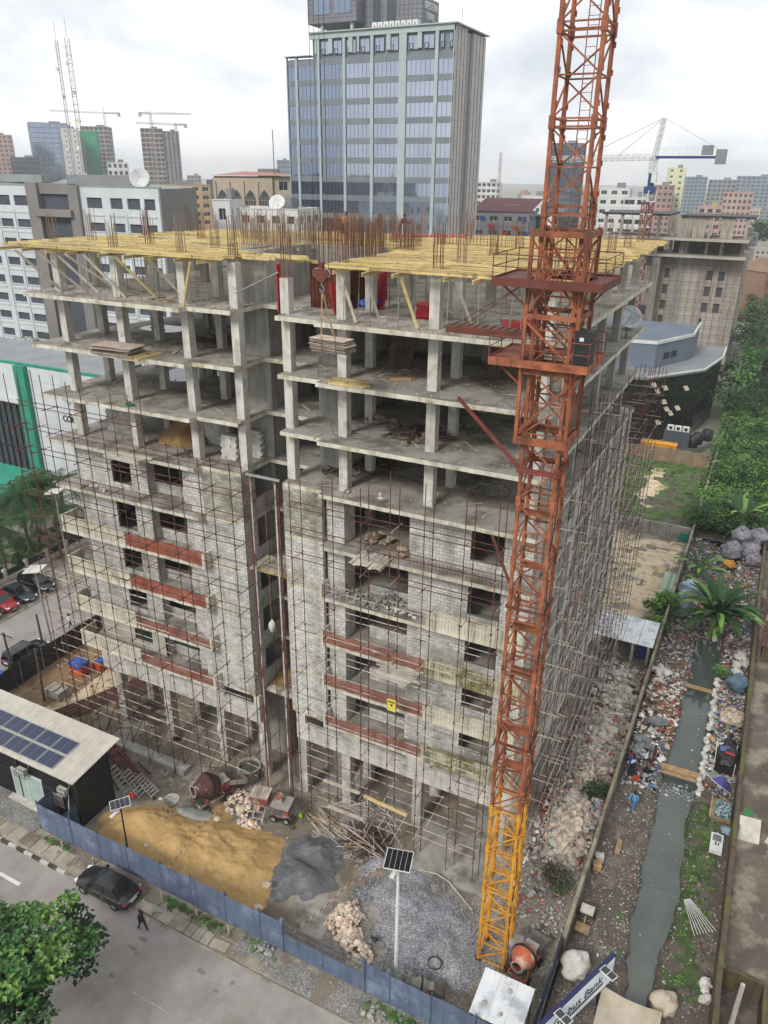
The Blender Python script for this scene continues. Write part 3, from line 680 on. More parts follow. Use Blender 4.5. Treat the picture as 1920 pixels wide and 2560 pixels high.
for x, y in COLS:
 b = MB()
 for i in range(12):
  t = i / 12 * 2 * pi; xx = x + .24 * max(-1, min(1, 1.4 * cos(t))); yy = y + .24 * max(-1, min(1, 1.4 * sin(t)))
  h = R.uniform(1.5, 2.3) if R.random() < .8 else R.uniform(.8, 1.4)
  b.tube((xx, yy, ZD - 1.1), (xx + R.uniform(-.06, .06), yy + R.uniform(-.06, .06), ZD + h), .016, 4)
 for j in range(2): zz_ = ZD + .3 + j * .35; b.path([(x - .25, y - .25, zz_), (x + .25, y - .25, zz_), (x + .25, y + .25, zz_), (x - .25, y + .25, zz_), (x - .25, y - .25, zz_)], .008, 4)
 b.build('column_rebar', 'rebar_grey' if R.random() < .4 else 'rebar', BLD)
b = MB(); c = (.2, 1.15)   # open cage on the short column
for zz_ in [ZD - 1.05 + i * .12 for i in range(7)]: b.path([(c[0] - .26, c[1] - .26, zz_), (c[0] + .26, c[1] - .26, zz_), (c[0] + .26, c[1] + .26, zz_), (c[0] - .26, c[1] + .26, zz_), (c[0] - .26, c[1] - .26, zz_)], .012, 4)
b.build('column_rebar', 'rebar_grey', BLD)
def forest(lines, n, lab, h0=1.4, h1=2.4, mat='rebar', zb=None, step=.18):
 b = MB(); zb = ZD - 1.2 if zb is None else zb
 for (x0, y0), (x1, y1) in lines:
  L = hypot(x1 - x0, y1 - y0); m = int(L / step); ux, uy = -(y1 - y0) / L, (x1 - x0) / L
  for i in range(m):
   for s in (-.1, .1):
    x = x0 + (x1 - x0) * (i + .5) / m + ux * s; y = y0 + (y1 - y0) * (i + .5) / m + uy * s
    b.tube((x, y, zb), (x + R.uniform(-.08, .08), y + R.uniform(-.08, .08), ZD + R.uniform(h0, h1)), .015, 4)
  for j in range(4):
   zz_ = ZD - .6 + j * .35; b.tube((x0 + ux * .1, y0 + uy * .1, zz_), (x1 + ux * .1, y1 + uy * .1, zz_), .009, 4)
 return b.build('wall_rebar', mat, BLD)
forest([((-5.2, 3.9), (-3.25, 3.9)), ((-3.25, 3.9), (-3.25, 9.7)), ((-7.4, 7.35), (-3.4, 7.35))], 0, '', mat='rebar_grey')
forest([((.5, 4.2), (2.45, 4.2)), ((2.45, 4.2), (2.45, 9.7)), ((-3.3, 9.75), (2.45, 9.75))], 0, '', zb=ZF[8], step=.14)
forest([((-1.6, 12), (3.2, 12)), ((3.2, 9.9), (3.2, 14)), ((-8.5, 13.5), (-3, 13.5)), ((4.2, 16), (10, 16)), ((-12, 12.5), (-8.6, 12.5)), ((-6, 17), (2, 17))], 0, '', h0=1.2, h1=2.1, step=.26)
# ---------------------------------------------------------------- yellow formwork deck on props
DECK = thing('formwork_deck', 'yellow timber-beam formwork deck covering the top of the unfinished building', 'formwork', (-1.6, 12, ZF[8]))
DP = [(-22.4, -.35), (-22.4, 4.6), (-18.7, 20.2), (1.1, 25.0), (13, 29.5), (18.1, 29.5), (18.1, -.5), (3.7, -.5), (3.7, 9.9), (-1.0, 9.9), (-3.0, 9.9), (-3.0, 3.6), (-3.4, 3.4), (-3.4, -.35)]
BM = MB(); nb = 0
beam_me = [MB().box(-L / 2, -.04, -.1, L / 2, .04, -.06).box(-L / 2, -.015, -.06, L / 2, .015, .06).box(-L / 2, -.04, .06, L / 2, .04, .1).mesh('timber_beam', 'yellow_beam') for L in (3.9, 2.9, 2.45, 1.8)]
LENS = (3.9, 2.9, 2.45, 1.8)
cand = []
y = -.25
row = 0
while y < 29.4:
 x = -22.4 + R.uniform(-.5, .2)
 while x < 18:
  i = R.choice((0, 0, 0, 1, 1, 2)); L = LENS[i]; cxx = x + L / 2
  okk = all(sdf(DP, xx, y) > -.12 for xx in (x + .1, cxx, x + L - .1))
  if okk and R.random() > .03: cand.append((cxx, y + R.uniform(-.05, .05), i, R.uniform(-.012, .012), R.uniform(0, .02)))
  elif not okk:
   for i2 in (2, 3):
    L2 = LENS[i2]
    if all(sdf(DP, xx, y) > -.12 for xx in (x + .1, x + L2 / 2, x + L2 - .1)): cand.append((x + L2 / 2, y, i2, R.uniform(-.012, .012), R.uniform(0, .02))); L = L2; break
   else: L = .4
  x += L - R.uniform(.05, .45)
 y += R.uniform(.3, .42) if y < 8 else R.uniform(.36, .5); row += 1
cand.sort(key=lambda t: hypot(t[0] - CAMP.x, t[1] - CAMP.y))
for n, (cx, cy, i, rz, dz) in enumerate(cand):
 if n < 300:
  o = obj('timber_beam', beam_me[i], DECK, Vector((cx, cy, ZD - .1 + dz)) - WL[DECK.name]); o.rotation_euler = (0, R.uniform(-.004, .004), rz)
 else: BM.rbox((cx, cy, ZD - .1 + dz), LENS[i], .085, .2, rz)
BM.build('timber_beam_field', 'yellow_beam', DECK, kind='stuff')
gm = MB().box(-.05, -1.95, -.1, .05, 1.95, -.05).box(-.02, -1.95, -.05, .02, 1.95, .05).box(-.05, -1.95, .05, .05, 1.95, .1).mesh('girder_beam', 'yellow_beam')
pr_in = MB().tube((0, 0, 0), (0, 0, 1.35), .03, 6).tube((0, 0, 1.2), (0, 0, 2.65), .022, 6).box(-.07, -.07, 0, .07, .07, .015).box(-.07, -.07, 2.63, .07, .07, 2.655).tube((-.08, 0, 1.33), (.08, 0, 1.33), .012, 4).mesh('steel_prop', 'pipe_grey')
for gx in [-21.6, -19.6, -17.3, -15.2, -12.5, -10.4, -8.8, -6.4, -4.6, 4.7, 6.6, 8.3, 11.2, 12.9, 14.6, 17.2]:
 for gy in [1.2, 5.0, 8.8, 12.6, 16.4]:
  if all(sdf(DP, gx, gy + d) > 0 for d in (-1.4, 1.9)):
   o = obj('girder_beam', gm, DECK, Vector((gx, gy - R.uniform(.2, .55), ZD - .305)) - WL[DECK.name])
   for d in (-1.3, .6):
    if gy < 10 and inside(gx, gy + d): oo = obj('steel_prop', pr_in, DECK, Vector((gx + R.uniform(-.1, .1), gy + d + R.uniform(-.3, .3), ZF[8] + .01)) - WL[DECK.name]); oo.rotation_euler = (R.uniform(-.03, .03), R.uniform(-.03, .03), R.uniform(0, 3)); oo.scale = (1, 1, (ZD - .41 - ZF[8]) / 2.66)
for i, (x, xb, y0, y1) in enumerate([(-21.2, -18.4, -.3, .8), (-19.0, -16.2, -.3, .9), (-18.1, -15.8, .3, 1.6), (-16.6, -14.2, -.2, 2.2), (-14.8, -12.4, -.2, .7), (-12.0, -9.8, -.2, 1.0), (-10.3, -8.6, .8, 2.2), (-5.9, -7.0, -.2, .1), (4.4, 5.4, .3, .3), (6.2, 7.0, -.1, .3), (8.4, 9.2, -.2, .4), (11.6, 12.6, -.2, .4)]):
 MB().beam((x, y0, ZD - .45), (xb, y1, ZF[8] + .02), .09, .16).build('raking_timber', 'yellow_beam' if i in (5, 7, 10) else 'timber_grey', DECK)
MB().tube((-3.3, .75, ZF[8] + 1.0), (-.2, .9, ZF[8] + 2.4), .05, 8).build('push_pull_brace', 'pipe_grey', DECK)
for (x, y, L, rz) in [(-17.5, 1.0, 4.5, .12), (-9.5, 6.5, 4, -.1), (14, 6, 3, .05), (-16.5, 9, 4, .02)]: MB().rbox((x, y, ZD + .05), L, .22, .05, rz).build('loose_board', 'timber_grey', DECK)
for j, (x0, x1, y, z) in enumerate([(-3.0, -1.0, 1.2, ZD - .1), (-2.8, -.8, 1.5, ZD - .1), (-2.9, .9, 2.6, ZD - .1), (-1.2, 1.3, 3.0, ZD - .3), (-2.8, .4, 3.2, ZD - .1)]):
 MB().beam((x0, y, z), (x1, y, z), .09, .2).build('timber_beam', 'yellow_beam', DECK)
# ---------------------------------------------------------------- red panel formwork
def panel_mesh(w, h, mat='formwork_red'):
 b = MB(); b.box(-w / 2, -.01, 0, w / 2, .01, h); d = .08
 for x in (-w / 2, -w / 6, w / 6, w / 2 - .04): b.box(x, .01, 0, x + .04, d, h)
 n = int(h / .45)
 for i in range(n + 1): z = i * (h - .04) / n; b.box(-w / 2, .011, z, w / 2, d - .004, z + .04)
 return b.mesh('formwork_panel', mat)
pm1, pm2, pm3 = panel_mesh(.9, 2.7), panel_mesh(.6, 1.5), panel_mesh(.9, 2.7, 'formwork_brown')
cf = thing('core_formwork', 'red and rust steel panel formwork standing round the stair core rebar', 'formwork', (1.5, 6, ZF[8]))
for i in range(6):
 o = obj('formwork_panel', pm3, cf, Vector((2.75, 4.5 + i * .9, ZF[8])) - WL[cf.name]); o.rotation_euler = (0, 0, -pi / 2)
for i in range(3):
 o = obj('formwork_panel', pm3, cf, Vector((.6 + i * .9, 3.95, ZF[8] + .02)) - WL[cf.name]); o.rotation_euler = (0, 0, pi)
for i in range(8):
 o = obj('formwork_panel', pm2, cf, Vector((-2 + i * .7, 20.5 + .35 * i, ZD + .06)) - WL[cf.name]); o.rotation_euler = (-pi / 2 + .06, 0, .35)
lp = tag(obj('steel_shutter', pm1, None, (4.25, 5.2, ZF[8] + .01)), 'red ladder-like steel formwork panel leaning near the blue tarpaulin', 'formwork panel'); lp.rotation_euler = (-.28, 0, 0)
lp = tag(obj('steel_shutter', pm1, None, (-.35, 1.2, ZF[8] + .01)), 'narrow red formwork panel standing beside the short caged column', 'formwork panel'); lp.rotation_euler = (0, 0, pi / 2); lp.scale = (.5, 1, 1.05)
lp = tag(obj('steel_shutter', pm1, None, (3.2, 2.2, ZF[8] + .01)), 'red formwork panel propped edge-on behind the hanging sling', 'formwork panel'); lp.rotation_euler = (-.2, 0, 1.3); lp.scale = (.8, 1, .7)
st = thing('panel_stack', 'stack of bright red steel formwork panels between the columns', 'panel stack', (8.2, 4.0, ZF[8]))
for i in range(9):
 o = obj('formwork_panel', pm2, st, (R.uniform(-.15, .15), -.7 + R.uniform(-.1, .1), .04 + i * .1)); o.rotation_euler = (-pi / 2, 0, R.uniform(-.12, .12)); o.scale = (1.6, 1, 1.1)
st = thing('panel_stack', 'red steel formwork panels lying behind the tower crane mast', 'panel stack', (14.3, 3.0, ZF[8]))
for i in range(5):
 o = obj('formwork_panel', pm2, st, (R.uniform(-.3, .3), -.7 + R.uniform(-.3, .3), .04 + i * .1)); o.rotation_euler = (-pi / 2, 0, R.uniform(-.6, .6)); o.scale = (1.6, 1, 1.1)
# ---------------------------------------------------------------- scaffolds
def clamp(b, p, s=.05): b.box(p[0] - s, p[1] - s, p[2] - s, p[0] + s, p[1] + s, p[2] + s)
def scaffold(label, xs, rows, levels, tops, basez, axis='x', over=.5, pale_below=99, r=.03, extra=None, pale_led=False):
 """xs: stations along the axis; rows: the two depths; tops: top height per station."""
 P = (lambda a, b_, z: (a, b_, z)) if axis == 'x' else (lambda a, b_, z: (b_, a, z))
 mid = P(sum(xs) / len(xs), sum(rows) / len(rows), 0)
 T = thing('scaffold', label, 'scaffold', (mid[0], mid[1], basez))
 tr = MB()
 for ri, yb in enumerate(rows):
  for i, x in enumerate(xs):
   xx = x + R.uniform(-.06, .06) + (.28 if ri else 0); top = tops(x, ri) if callable(tops) else tops
   b = MB(); lean = R.uniform(-.05, .05)
   b.tube(P(xx, yb, gz(*P(xx, yb, 0)[:2]) - .3 if basez < 1 else basez), P(xx + lean, yb, top), r, 6)
   for z in levels:
    if z < top: clamp(b, P(xx + lean * z / top, yb, z), .048)
   b.build('standard', 'rust_steel', T)
  for li, z in enumerate(levels):
   segs = []; cur = []
   for x in xs:
    if (tops(x, ri) if callable(tops) else tops) > z: cur.append(x)
    elif cur: segs.append(cur); cur = []
   if cur: segs.append(cur)
   for sg in segs:
    a, e = sg[0] - R.uniform(.2, over), sg[-1] + R.uniform(.2, over)
    for (s0, s1) in ([(a, e)] if e - a < 7 else [(a, (a + e) / 2 + R.uniform(-1, 1)), ((a + e) / 2 + R.uniform(-1, 1) - .3, e)]):
     dz = R.uniform(-.06, .06); mt = 'tube_pale' if (z < pale_below or (pale_led and R.random() < .75)) else 'rust_steel'
     MB().tube(P(s0, yb + .05, z + dz), P(s1, yb + .05, z + R.uniform(-.06, .06)), r * .95, 5).build('ledger', mt, T)
 for x in xs:
  for z in levels:
   if (tops(x, 0) if callable(tops) else tops) > z and R.random() < .88:
    a0 = rows[0] - R.uniform(.25, .5); a1 = rows[1] + R.uniform(.3, .8); dx = R.uniform(-.05, .3)
    tr.tube(P(x + dx, a0, z - .05 + R.uniform(-.03, .03)), P(x + dx, a1, z - .05), r * .95, 5)
 if extra: extra(tr)
 tr.build('transom_tubes', 'tube_pale' if pale_below > 20 else 'rust_steel', T, kind='stuff')
 return T
LV = [2.2 + 1.78 * i for i in range(16)]
def ex_lb(b):
 for x in (-21, -18.4, -16.0, -13.0, -10.4, -7.4, -4.6):
  b.tube((x, -2.6, -1), (x + 1.5, -.1, 5.0), .03, 5); b.tube((x + .3, -2.4, 4.2), (x - 2.0, -2.2, .2), .03, 5)
 for i in range(26):
  x = R.uniform(-21, -5); y = R.uniform(-3, .5); z = R.uniform(.5, 4.5); b.tube((x, y, z), (x + R.uniform(1, 3), y + R.uniform(-.5, 1.5), z + R.uniform(-.4, .6)), .028, 5)
scaffold('rust-red tube scaffold wrapped round the front of the wing with pale balconies', [-22.1, -20.6, -18.4, -15.9, -13.1, -10.4, -7.5, -4.9, -2.4], (-2.35, -1.55), LV, lambda x, r_: (30.9 if x < -9.8 else 28.0) + .5 * sin(x * 3 + r_), -1.2, pale_below=15, extra=ex_lb)
def ex_rb(b):
 for x in (4.0, 6.8, 8.8, 10.5):
  b.tube((x, -2.2, -.9), (x + 1.8, .2, 4.4), .03, 5)
 for i in range(46):
  x = R.uniform(4.5, 9.5); y = R.uniform(-3.2, -.3); z = R.uniform(-.6, 2.6); a = R.uniform(0, 6.3); L = R.uniform(.9, 1.8)
  b.tube((x - cos(a) * L, y - .3 * sin(a) * L, z - .5 * L * sin(a)), (x + cos(a) * L, y + .3 * sin(a) * L, z + .5 * L * sin(a)), .028, 5)
scaffold('tube scaffold with pale ledgers in front of the wing beside the crane', [1.9, 4.2, 6.85, 8.9, 11.1, 13.6, 15.5], (-2.0, -1.3), LV[:14], lambda x, r_: (26.9 + .08 * x + (1.2 if not r_ and x > 8 else 0) + .4 * sin(x * 5)), -.8, pale_below=21, extra=ex_rb)
scaffold('dense scaffold of rusty standards and pale tubes along the canal side of the building', [1.2 + 2.6 * i for i in range(13)], (18.0, 19.1), [2.0 + 1.85 * i for i in range(17)], lambda y, r_: 33.3 - .12 * y + .6 * sin(y * 2.1), -.3, axis='y', pale_below=26, r=.026)
ho = thing('hoist_frame', 'tall rusty hoist mast standing in the slot between the two wings', 'hoist', (-1.3, -.3, -1))
for x, m_ in ((-2.45, 'rust_steel'), (-2.3, 'tube_pale'), (-.35, 'tube_pale'), (-.12, 'rust_steel')):
 MB().beam((x, -.35, -1.2), (x, -.35, 26.2 if m_ == 'tube_pale' else 25.6), .1, .08).build('mast_post', m_, ho)
for x in (-2.0, -.6):
 MB().tube((x, .9, 0), (x, .9, 25), .03, 5).build('mast_post', 'rust_steel', ho)
MB().beam((-2.6, -.4, 26.2), (.05, -.4, 26.2), .14).build('head_beam', 'galv', ho)
b = MB()
for i in range(14):
 z = 2 + i * 1.7; b.tube((-2.4, -.3, z), (-2.0, .9, z + .5), .02, 4); b.tube((-.2, -.3, z), (-.6, .9, z + .5), .02, 4); b.tube((-2.0, .9, z), (-.6, .9, z + (.8 if i % 2 else 0)), .02, 4)
b.build('mast_lacing', 'rust_steel', ho)
for zz_ in (19.0,):
 for i in range(7): MB().beam((-3.0, .1 + i * .3, zz_), (-.1, .1 + i * .3 + R.uniform(-.1, .1), zz_ + .02), .22, .05).build('plank', 'timber_grey', ho)
 for yy in (0.0, .5): MB().beam((-3.1, yy, zz_ - .12), (0, yy, zz_ - .12), .08, .18).build('support_beam', 'yellow_beam', ho)
# ---------------------------------------------------------------- tower crane
CRX, CRY, CRH = 18.66, -6.30, 0.79
CR = thing('tower_crane', 'orange tower crane mast with yellow base sections rising past the building', 'crane', (CRX, CRY, 0))
SH = 3.09
def leg_me(mat):
 m = MB().box(-.075, -.075, 0, .075, .075, SH - .02).box(-.11, -.11, SH - .25, .11, .11, SH + .22)
 for z in (.5, 1.6, 2.5): m.box(.05, -.03, z, .14, .03, z + .2)
 return m.mesh('leg', mat)
def sec_meshes(mat):
 h = CRH; fr = MB()
 def ring(w):
  m = MB()
  for s in (-1, 1): m.beam((-h, s * h, 0), (h, s * h, 0), w); m.beam((s * h, -h, 0), (s * h, h, 0), w)
  return m
 fr.add([(x, y, z + SH - .16) for x, y, z in ring(.07).v], ring(.07).f)
 rg = ring(.06).mesh('ring_frame', mat)
 dg = []
 for (a, b_, fl) in [((-h, -h), (h, -h), 0), ((h, -h), (h, h), 1), ((h, h), (-h, h), 0), ((-h, h), (-h, -h), 1)]:
  p, q = (a, b_) if not fl else (b_, a)
  dg.append(MB().beam((p[0], p[1], SH - .2), (q[0], q[1], SH / 2 + .03), .06).mesh('diagonal', mat))
  dg.append(MB().beam((q[0], q[1], SH / 2 - .03), (p[0], p[1], .16), .06).mesh('diagonal', mat))
 ld = MB()
 for s in (-.2, .2): ld.beam((s + .1, h - .35, 0), (s + .1, h - .35, SH), .035)
 for i in range(10): ld.tube((-.1, h - .35, .15 + i * .3), (.3, h - .35, .15 + i * .3), .014, 4)
 return fr.mesh('mast_section', mat), leg_me(mat), dg, ld.mesh('ladder', mat), rg
SM = {m: sec_meshes(m) for m in ('crane_yellow', 'crane_orange')}
for i in range(19):
 m = 'crane_yellow' if i < 4 else 'crane_orange'
 fr, lg, dg, ld, rg = SM[m]
 s = obj('mast_section', fr, CR, (0, 0, i * SH))
 for a in (-1, 1):
  for b_ in (-1, 1): obj('leg', lg, s, (a * CRH, b_ * CRH, 0))
 for z in (.12, SH / 2): obj('ring_frame', rg, s, (0, 0, z))
 for d in dg: obj('diagonal', d, s, (0, 0, 0))
 if i > 1: obj('ladder', ld, s, (0, 0, 0))
for i, z in enumerate((30.2, 27.1, 24.0, 20.9, 17.8, 14.7)):   # rest landings
 b = MB(); s = 1 if i % 2 else -1; b.box(-CRH + .1, -.7 if s < 0 else .05, 0, CRH - .1, -.05 if s < 0 else .7, .05); b.build('rest_platform', 'crane_orange', CR, (0, 0, z))
def cage():
 o = CRH + .30; b = MB()
 for sx in (-1, 1):
  for sy in (-1, 1): b.beam((sx * o, sy * o, 33.75), (sx * o, sy * o, 42.6), .15)
 for z, w in ((33.85, .34), (36.9, .2), (39.2, .2), (42.4, .22)):
  for s in (-1, 1): b.beam((-o - .1, s * o, z), (o + .1, s * o, z), .14, w); b.beam((s * o, -o, z), (s * o, o, z), .14, w)
 for s in (-1, 1):
  b.beam((-o, s * o, 34.2), (o, s * o, 36.6), .08); b.beam((o, s * o, 37.2), (-o, s * o, 39.0), .08); b.beam((-o, s * o, 39.4), (o, s * o, 42.2), .08); b.beam((o, s * o, 39.4), (-o, s * o, 42.2), .08)
  b.beam((s * o, -o, 34.2), (s * o, o, 36.6), .08); b.beam((s * o, o, 37.2), (s * o, -o, 39.0), .08); b.beam((s * o, -o, 39.4), (s * o, o, 42.2), .08)
 b.build('climbing_cage', 'crane_orange', CR, (0, 0, 0))
 def plat(z, x0, x1, y0, y1, m, mr, h=1.05, lip=.28, only=None):
  p = MB(); i = o + .12
  p.box(x0, y0, z, x1, -i, z + .07); p.box(x0, i, z, x1, y1, z + .07); p.box(x0, -i, z, -i, i, z + .07); p.box(i, -i, z, x1, i, z + .07)
  p.box(x0, y0 - .03, z - lip + .1, x1, y0, z + .16); p.box(x1, y0, z - lip + .1, x1 + .03, y1, z + .16); p.box(x0 - .03, y0, z - lip + .1, x0, y1, z + .16); p.box(x0, y1, z - lip + .1, x1, y1 + .03, z + .16)
  for s in (-1, 1): p.beam((s * o, -o, z - 1.0), (s * o, y0 + .1, z), .07); p.beam((s * o, o, z - 1.0), (s * o, y1 - .1, z), .07); p.beam((o, s * o, z - 1.0), (x1 - .1, s * o, z), .07); p.beam((-o, s * o, z - 1), (x0 + .1, s * o, z), .07)
  pp = p.build('work_platform', m, CR, (0, 0, 0)); r = MB()
  cs = [(x0, y0), (x1, y0), (x1, y1), (x0, y1), (x0, y0)]
  for (ax, ay), (bx, by) in zip(cs, cs[1:]):
   n = max(1, int(hypot(bx - ax, by - ay) / 1.2))
   for k in range(n): t = k / n; x, y = ax + (bx - ax) * t, ay + (by - ay) * t; r.tube((x, y, z), (x, y, z + h), .022, 5)
   for hh in (h, h * .55): r.tube((ax, ay, z + hh), (bx, by, z + hh), .022, 5)
  r.build('railing', mr, pp, (0, 0, 0))
 plat(37.3, -2.45, 1.75, -1.45, 1.75, 'crane_orange', 'crane_red')
 plat(40.55, -2.5, 2.0, -1.5, 1.9, 'crane_brown', 'crane_brown')
 b = MB(); b.box(-4.6, -1.0, 38.35, -1.2, .2, 38.42)
 for i in range(10): b.box(-4.6 + i * .36, -1.0, 38.42, -4.56 + i * .36, .2, 38.46)
 b.box(-4.65, -1.05, 38.2, -1.2, -1.0, 38.5); b.beam((-4.5, -.4, 38.4), (-1.1, -.4, 40.6), .03); b.beam((-4.0, -.9, 38.4), (-1.1, -.9, 40.6), .03)
 b.build('side_platform', 'crane_brown', CR, (0, 0, 0))
 c_ = MB(); c_.box(1.05, -1.2, 37.4, 1.75, -.5, 38.75); c_.box(1.02, -1.23, 38.75, 1.78, -.47, 38.8); cb = c_.build('control_cabinet', 'black_paint', CR, (0, 0, 0))
 MB().box(1.25, -1.215, 38.4, 1.42, -1.2, 38.55).build('label_plate', 'white_paint', cb, (0, 0, 0))
cage()
b = MB(); o = CRH + .12
for s in (-1, 1): b.beam((-o, s * o, 32.4), (o, s * o, 32.4), .16, .22); b.beam((s * o, -o, 32.4), (s * o, o, 32.4), .16, .22)
b.beam((-o, -o + .2, 32.4), (12.1 - CRX, -.3 - CRY, 33.3), .14); b.beam((o, o, 32.4), (17.0 - CRX, -.2 - CRY, 32.9), .14); b.beam((-o, o, 32.4), (15.5 - CRX, -.3 - CRY, 32.9), .12)
b.build('wall_tie', 'crane_red', CR, (0, 0, 0))
b = MB()
for z in (25.3, 17.0):
 b.beam((-o, -o, z), (o, -o, z), .1); b.beam((o, -o, z), (o, o, z), .1); b.beam((-o, -o, z), (-o, o, z), .1)
b.beam((-o, o, 24.6), (14.7 - CRX, -.6 - CRY, 25.6), .13); b.beam((-o, o, 16.6), (15.8 - CRX, -.7 - CRY, 11.0), .08)
b.build('wall_tie', 'crane_brown', CR, (0, 0, 0))
b = MB(); pts = []
for i in range(60): z = i * .75; pts.append((CRH + .13 + .06 * sin(i * .8) + (.35 * sin((z - 14) * .9) if 14 < z < 18 else 0), -CRH + .15 + .05 * sin(i * 1.3), z))
b.path(pts, .025, 5); b.build('power_cable', 'black_plastic', CR, (0, 0, 0))
for sx in (-1, 1):
 for sy in (-1, 1): MB().box(sx * CRH - .2, sy * CRH - .2, -.35, sx * CRH + .2, sy * CRH + .2, .04).build('base_plate', 'rust_steel', CR, (0, 0, 0))
HK = thing('crane_hook', 'rusty crane hook block hanging on ropes over the slab edge', 'hook', (5.4, -3.4, 39.0))
b = MB()
for s in (-1, 1):
 b.extr([(-.42, s * .1, .95), (-.5, s * .1, .75), (-.16, s * .1, .35), (.16, s * .1, .35), (.5, s * .1, .75), (.42, s * .1, .95), (.12, s * .1, .98), (.1, s * .1, 1.3), (-.1, s * .1, 1.3), (-.12, s * .1, .98)], (0, .03, 0))
b.build('block_plate', 'crane_brown', HK, (0, 0, 0))
for x in (-.28, .28): MB().lathe([(.2, -.04), (.24, -.06), (.24, .06), (.2, .04)], 14, (x, 0, .78), Matrix.Rotation(pi / 2, 3, 'X')).build('sheave', 'cement_coat', HK, (0, 0, 0))
b = MB(); b.path([(0, 0, .35), (0, 0, .15), (.1, 0, .05), (.12, 0, -.08), (.03, 0, -.18), (-.09, 0, -.14), (-.13, 0, -.02)], .05, 8); b.build('hook', 'steel_grey', HK, (0, 0, 0))
for x in (-.42, -.14, .14, .42): MB().tube((x, 0, .8), (x * .8, 0, 38), .012, 5).build('hoist_rope', 'black_plastic', HK, (0, 0, 0))
PL = thing('plywood_bundle', 'stack of worn plywood sheets slung from the crane hook in webbing', 'plywood', (5.9, -3.3, 35.75))
for i in range(13):
 o_ = obj('plywood_sheet', shared_box('plywood_sheet', 2.2 + R.uniform(-.2, .1), 1.15 + R.uniform(-.1, .1), .022, 'plywood'), PL, (R.uniform(-.08, .08), R.uniform(-.05, .05), .03 + i * .055 + R.uniform(-.01, .01)))
 o_.rotation_euler = (R.uniform(-.02, .02) - .03, R.uniform(-.03, .03) + .05, R.uniform(-.06, .06))
for x in (.55, -.3):
 b = MB(); top = (-.5, -.1, 3.15)
 for s in (-1, 1): b.beam(top, (x, s * .6, .8), .07, .012); b.beam((x, s * .61, .8), (x, s * .61, 0), .07, .012, (1, 0, 0))
 b.beam((x, -.6, -.01), (x, .6, -.01), .07, .012); b.build('sling', 'timber', PL, (0, 0, 0))
# ---------------------------------------------------------------- odds and ends on the floors
pk = [shared_box('plank', L, w, .035, m) for L, w, m in [(1.6, .16, 'timber_dark'), (1.2, .2, 'timber_dark'), (2.0, .12, 'timber_dark'), (.9, .25, 'timber'), (1.4, .1, 'timber_grey')]]
def planks(label, cx, cy, z, rx, ry, n, h=.4, loc_only=False, dark=True, name='timber_heap', cat='timber heap', sp=1.0, ang=None):
 T = thing(name, label, cat, (cx, cy, z))
 for i in range(n):
  t = R.random() ** .6; a = R.uniform(0, 6.28); x, y = rx * t * cos(a), ry * t * sin(a)
  o = obj('plank', pk[R.choice((0, 1, 2, 0, 2, 3 if R.random() < .4 else 1)) if dark else R.choice((3, 4, 4))], T, (x, y, .03 + h * (1 - t) * R.random() + .02 * R.random()))
  o.rotation_euler = (R.uniform(-.25, .25), R.uniform(-.25, .25), R.uniform(0, 3.14) if ang is None else ang + R.uniform(-.2, .2)); o.scale = (R.uniform(.6, 1.2) * sp, 1, 1)
 return T
planks('dark heap of broken boards beside a front column two floors below the slung plywood', 8.2, 3.4, ZF[6], 1.9, 1.5, 80, .55)
planks('heap of dark broken boards on the lowest open floor behind the second column', 4.2, 5.6, ZF[5], 1.8, 1.3, 55, .5)
planks('scattered dark boards on the lowest open floor near the corner column', 2.0, 3.3, ZF[5], .9, .5, 16, .15)
planks('scattered planks beside the sand heap on the block-stacked floor', -8.6, 1.4, ZF[5], .8, .6, 14, .12)
planks('planks strewn over the open floor above the stacked plywood', -9.3, 1.8, ZF[8], 1.8, 1.0, 16, .1, dark=False)
planks('long dark boards stacked flat on the wing floor behind the plywood', -9.5, 6.0, ZF[7], 1.5, .8, 40, .7, ang=.1)
for lab, x, y, z, L, n, m, rz in [('yellow beams lying across the slab edge under the slung plywood', 5.2, -.6, ZF[7], 2.6, 7, 'yellow_beam', .05), ('short pile of dark battens on the floor under the slung plywood', 7.4, 2.2, ZF[7], 1.6, 4, 'timber', .5),
       ('two long scaffold poles lying beside dark board heap', 5.2, 2.3, ZF[6], 2.4, 2, 'pipe_grey', .45), ('grey offcut beam lying before the red panel stack', 6.4, 2.4, ZF[8], 1.4, 2, 'timber_grey', .15)]:
 T = thing('timber_stack', lab, 'timber stack', (x, y, z + .01))
 for i in range(n): MB().rbox((0, i * .13, .07 + (.15 if i > 4 else 0)), L * R.uniform(.8, 1.1), .1, .12, R.uniform(-.06, .06)).build('beam', m, T, (0, 0, 0)).rotation_euler = (0, 0, rz)
T = thing('plywood_stack', 'stack of weathered plywood sheets overhanging the slab edge of the far wing', 'plywood stack', (-13.0, -.2, ZF[7]))
for i in range(11):
 o = obj('plywood_sheet', shared_box('plywood_sheet', 3.6, 1.5, .022, 'plywood'), T, (R.uniform(-.15, .15), R.uniform(-.2, .2), .015 + i * .05)); o.rotation_euler = (R.uniform(-.03, .03), R.uniform(-.02, .02), R.uniform(-.07, .07))
T = thing('timber_stack', 'yellow beams jutting over the edge beside the plywood stack', 'timber stack', (-10.7, -.4, ZF[7] + .01))
for i in range(5): MB().rbox((i * .22, 0, .08), .09, 2.2, .16, R.uniform(-.1, .1)).build('beam', 'yellow_beam', T, (0, 0, 0))
